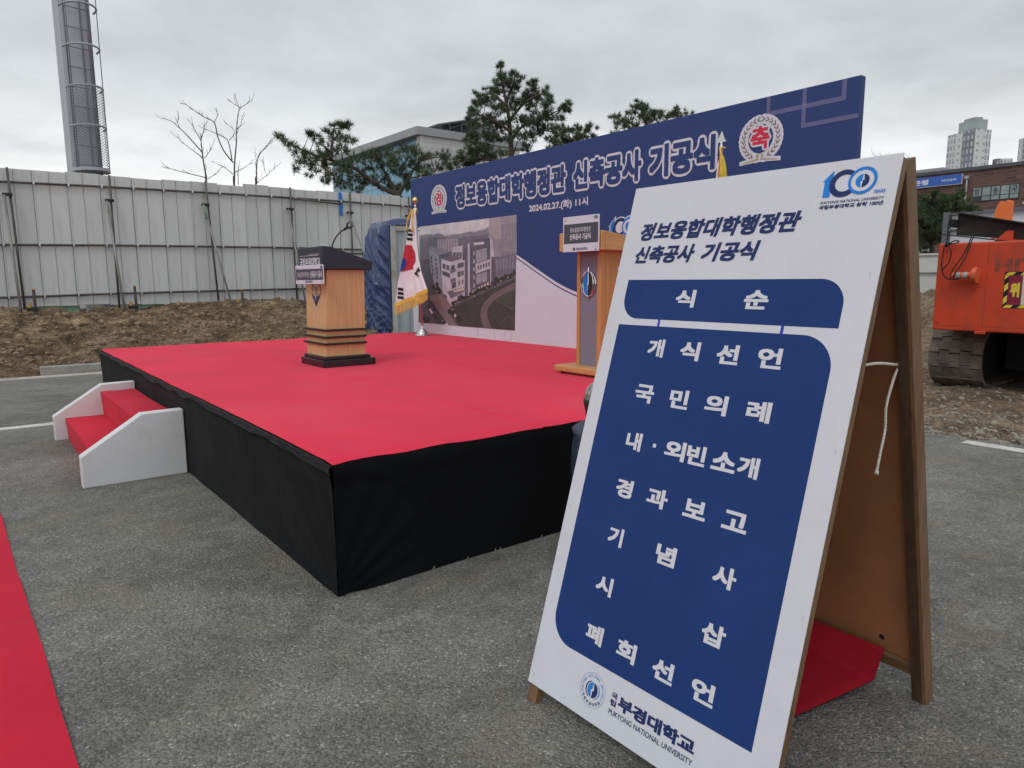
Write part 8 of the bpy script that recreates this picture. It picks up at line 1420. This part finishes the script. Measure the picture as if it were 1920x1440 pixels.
for s in (1, -1):
    b = len(nodes); a = arm(s); nodes += [(*a[0], 0.055), (*a[1], 0.042), (*a[2], 0.030)]; edges += [(2, b), (b, b+1), (b+1, b+2)]
    pw = len(nodes); nodes.append((0.455, 0.105*s, 0.475, 0.032)); edges.append((b+2, pw))
    for k, (df, dl, du, ln) in enumerate(((0.070, 0.032, 0.0, 1.0), (0.080, 0.010, 0.004, 1.1), (0.076, -0.012, 0.002, 1.05), (0.064, -0.032, -0.004, 0.85))):
        f0 = len(nodes); nodes += [(0.455+0.035, 0.105*s+dl*s, 0.472, 0.0095), (0.455+df, 0.105*s+dl*s, 0.462+du, 0.0088), (0.455+df+0.022*ln, 0.105*s+dl*s*0.9, 0.436+du, 0.0078)]
        edges += [(pw, f0), (f0, f0+1), (f0+1, f0+2)]
    f0 = len(nodes); nodes += [(0.462, 0.105*s-0.040*s, 0.470, 0.0105), (0.492, 0.105*s-0.052*s, 0.458, 0.009)]; edges += [(pw, f0), (f0, f0+1)]
    b = len(nodes); g_ = leg(s); nodes += [(*g_[0], 0.085), (*g_[1], 0.058), (*g_[2], 0.038), (*g_[3], 0.032)]; edges += [(0, b), (b, b+1), (b+1, b+2), (b+2, b+3)]
skinned('body', 'skin', nodes, edges, pe)
jn = [(0.06, 0, 0.27, 0.17), (0.05, 0, 0.45, 0.20), (0.035, 0, 0.58, 0.225), (0.035, 0, 0.665, 0.195), (0.085, 0, 0.755, 0.090)]; je = [(0, 1), (1, 2), (2, 3), (3, 4)]
for s in (1, -1):
    b = len(jn); a = arm(s); jn += [(*a[0], 0.115), (*a[1], 0.100), (*a[2], 0.070)]; je += [(2, b), (b, b+1), (b+1, b+2)]
skinned('padded_jacket', 'puffer', jn, je, pe)
tn = [(0.055, 0, 0.255, 0.125)]; te = []
for s in (1, -1):
    b = len(tn); g_ = leg(s); tn += [(*g_[0], 0.125), (*g_[1], 0.098), (g_[2][0], g_[2][1], 0.075, 0.078)]; te += [(0, b), (b, b+1), (b+1, b+2)]
skinned('trousers', 'trousers', tn, te, pe)
for s in (1, -1):
    skinned('shoe', 'shoe', [(-0.02, 0.135*s, 0.065, 0.045), (0.10, 0.14*s, 0.06, 0.045), (0.22, 0.147*s, 0.05, 0.036)], [(0, 1), (1, 2)], pe)
mb = MB().use('knit')
def hat(a, b):
    t = a*2*math.pi; ph = b*math.pi*0.54; rib = 1+0.030*math.sin(t*34)*(0.4+0.6*math.sin(ph))
    r = 0.102*math.sin(ph)**0.85*rib; zz = 0.868+0.088*math.cos(ph)*1.0-(0.03 if b > 0.97 else 0)
    return tuple(W_(0.080+r*math.cos(t)*1.04-0.02*(1-b), r*math.sin(t)*0.93, zz-0.012*math.cos(t)))
mb.grid(hat, 136, 22); mb.build('knit_hat', pe, smooth=True)
mb = MB().use('hair')
def hairf(a, b):
    t = math.pi*(0.42+1.16*a); r = 0.100-0.018*b+0.004*nz(a*9, b*2, 0, 1.5, 2); return tuple(W_(0.082+r*math.cos(t), r*math.sin(t)*0.95, 0.872-0.125*b))
mb.grid(hairf, 40, 8); o = mb.build('hair', pe, smooth=True); o.modifiers.new("thick", 'SOLIDIFY').thickness = 0.02
mb = MB().use('skin'); mb.hexa([W_(*q) for q in ((0.165, -0.008, 0.822), (0.165, 0.008, 0.822), (0.196, 0.010, 0.815), (0.196, -0.010, 0.815), (0.160, -0.006, 0.858), (0.160, 0.006, 0.858), (0.172, 0.005, 0.856), (0.172, -0.005, 0.856))]); mb.build('nose', pe, bevel=0.004)
for s in (1, -1):
    mb = MB().use('hair'); mb.lathe([(0, 0.006), (0.009, 0.003), (0.010, -0.003), (0, -0.006)], tuple(W_(0.168, 0.030*s, 0.852)), 10); mb.build('eye', pe, smooth=True)
    mb = MB().use('skin'); mb.lathe([(0, 0.028), (0.012, 0.018), (0.013, -0.008), (0.006, -0.026), (0, -0.028)], tuple(W_(0.085, 0.083*s, 0.835)), 12); mb.build('ear', pe, smooth=True)
mb = MB().use('warn_maroon'); mb.tube([W_(0.168, -0.022, 0.790), W_(0.176, 0, 0.788), W_(0.168, 0.022, 0.790)], 0.005, 6); mb.build('mouth', pe, smooth=True)
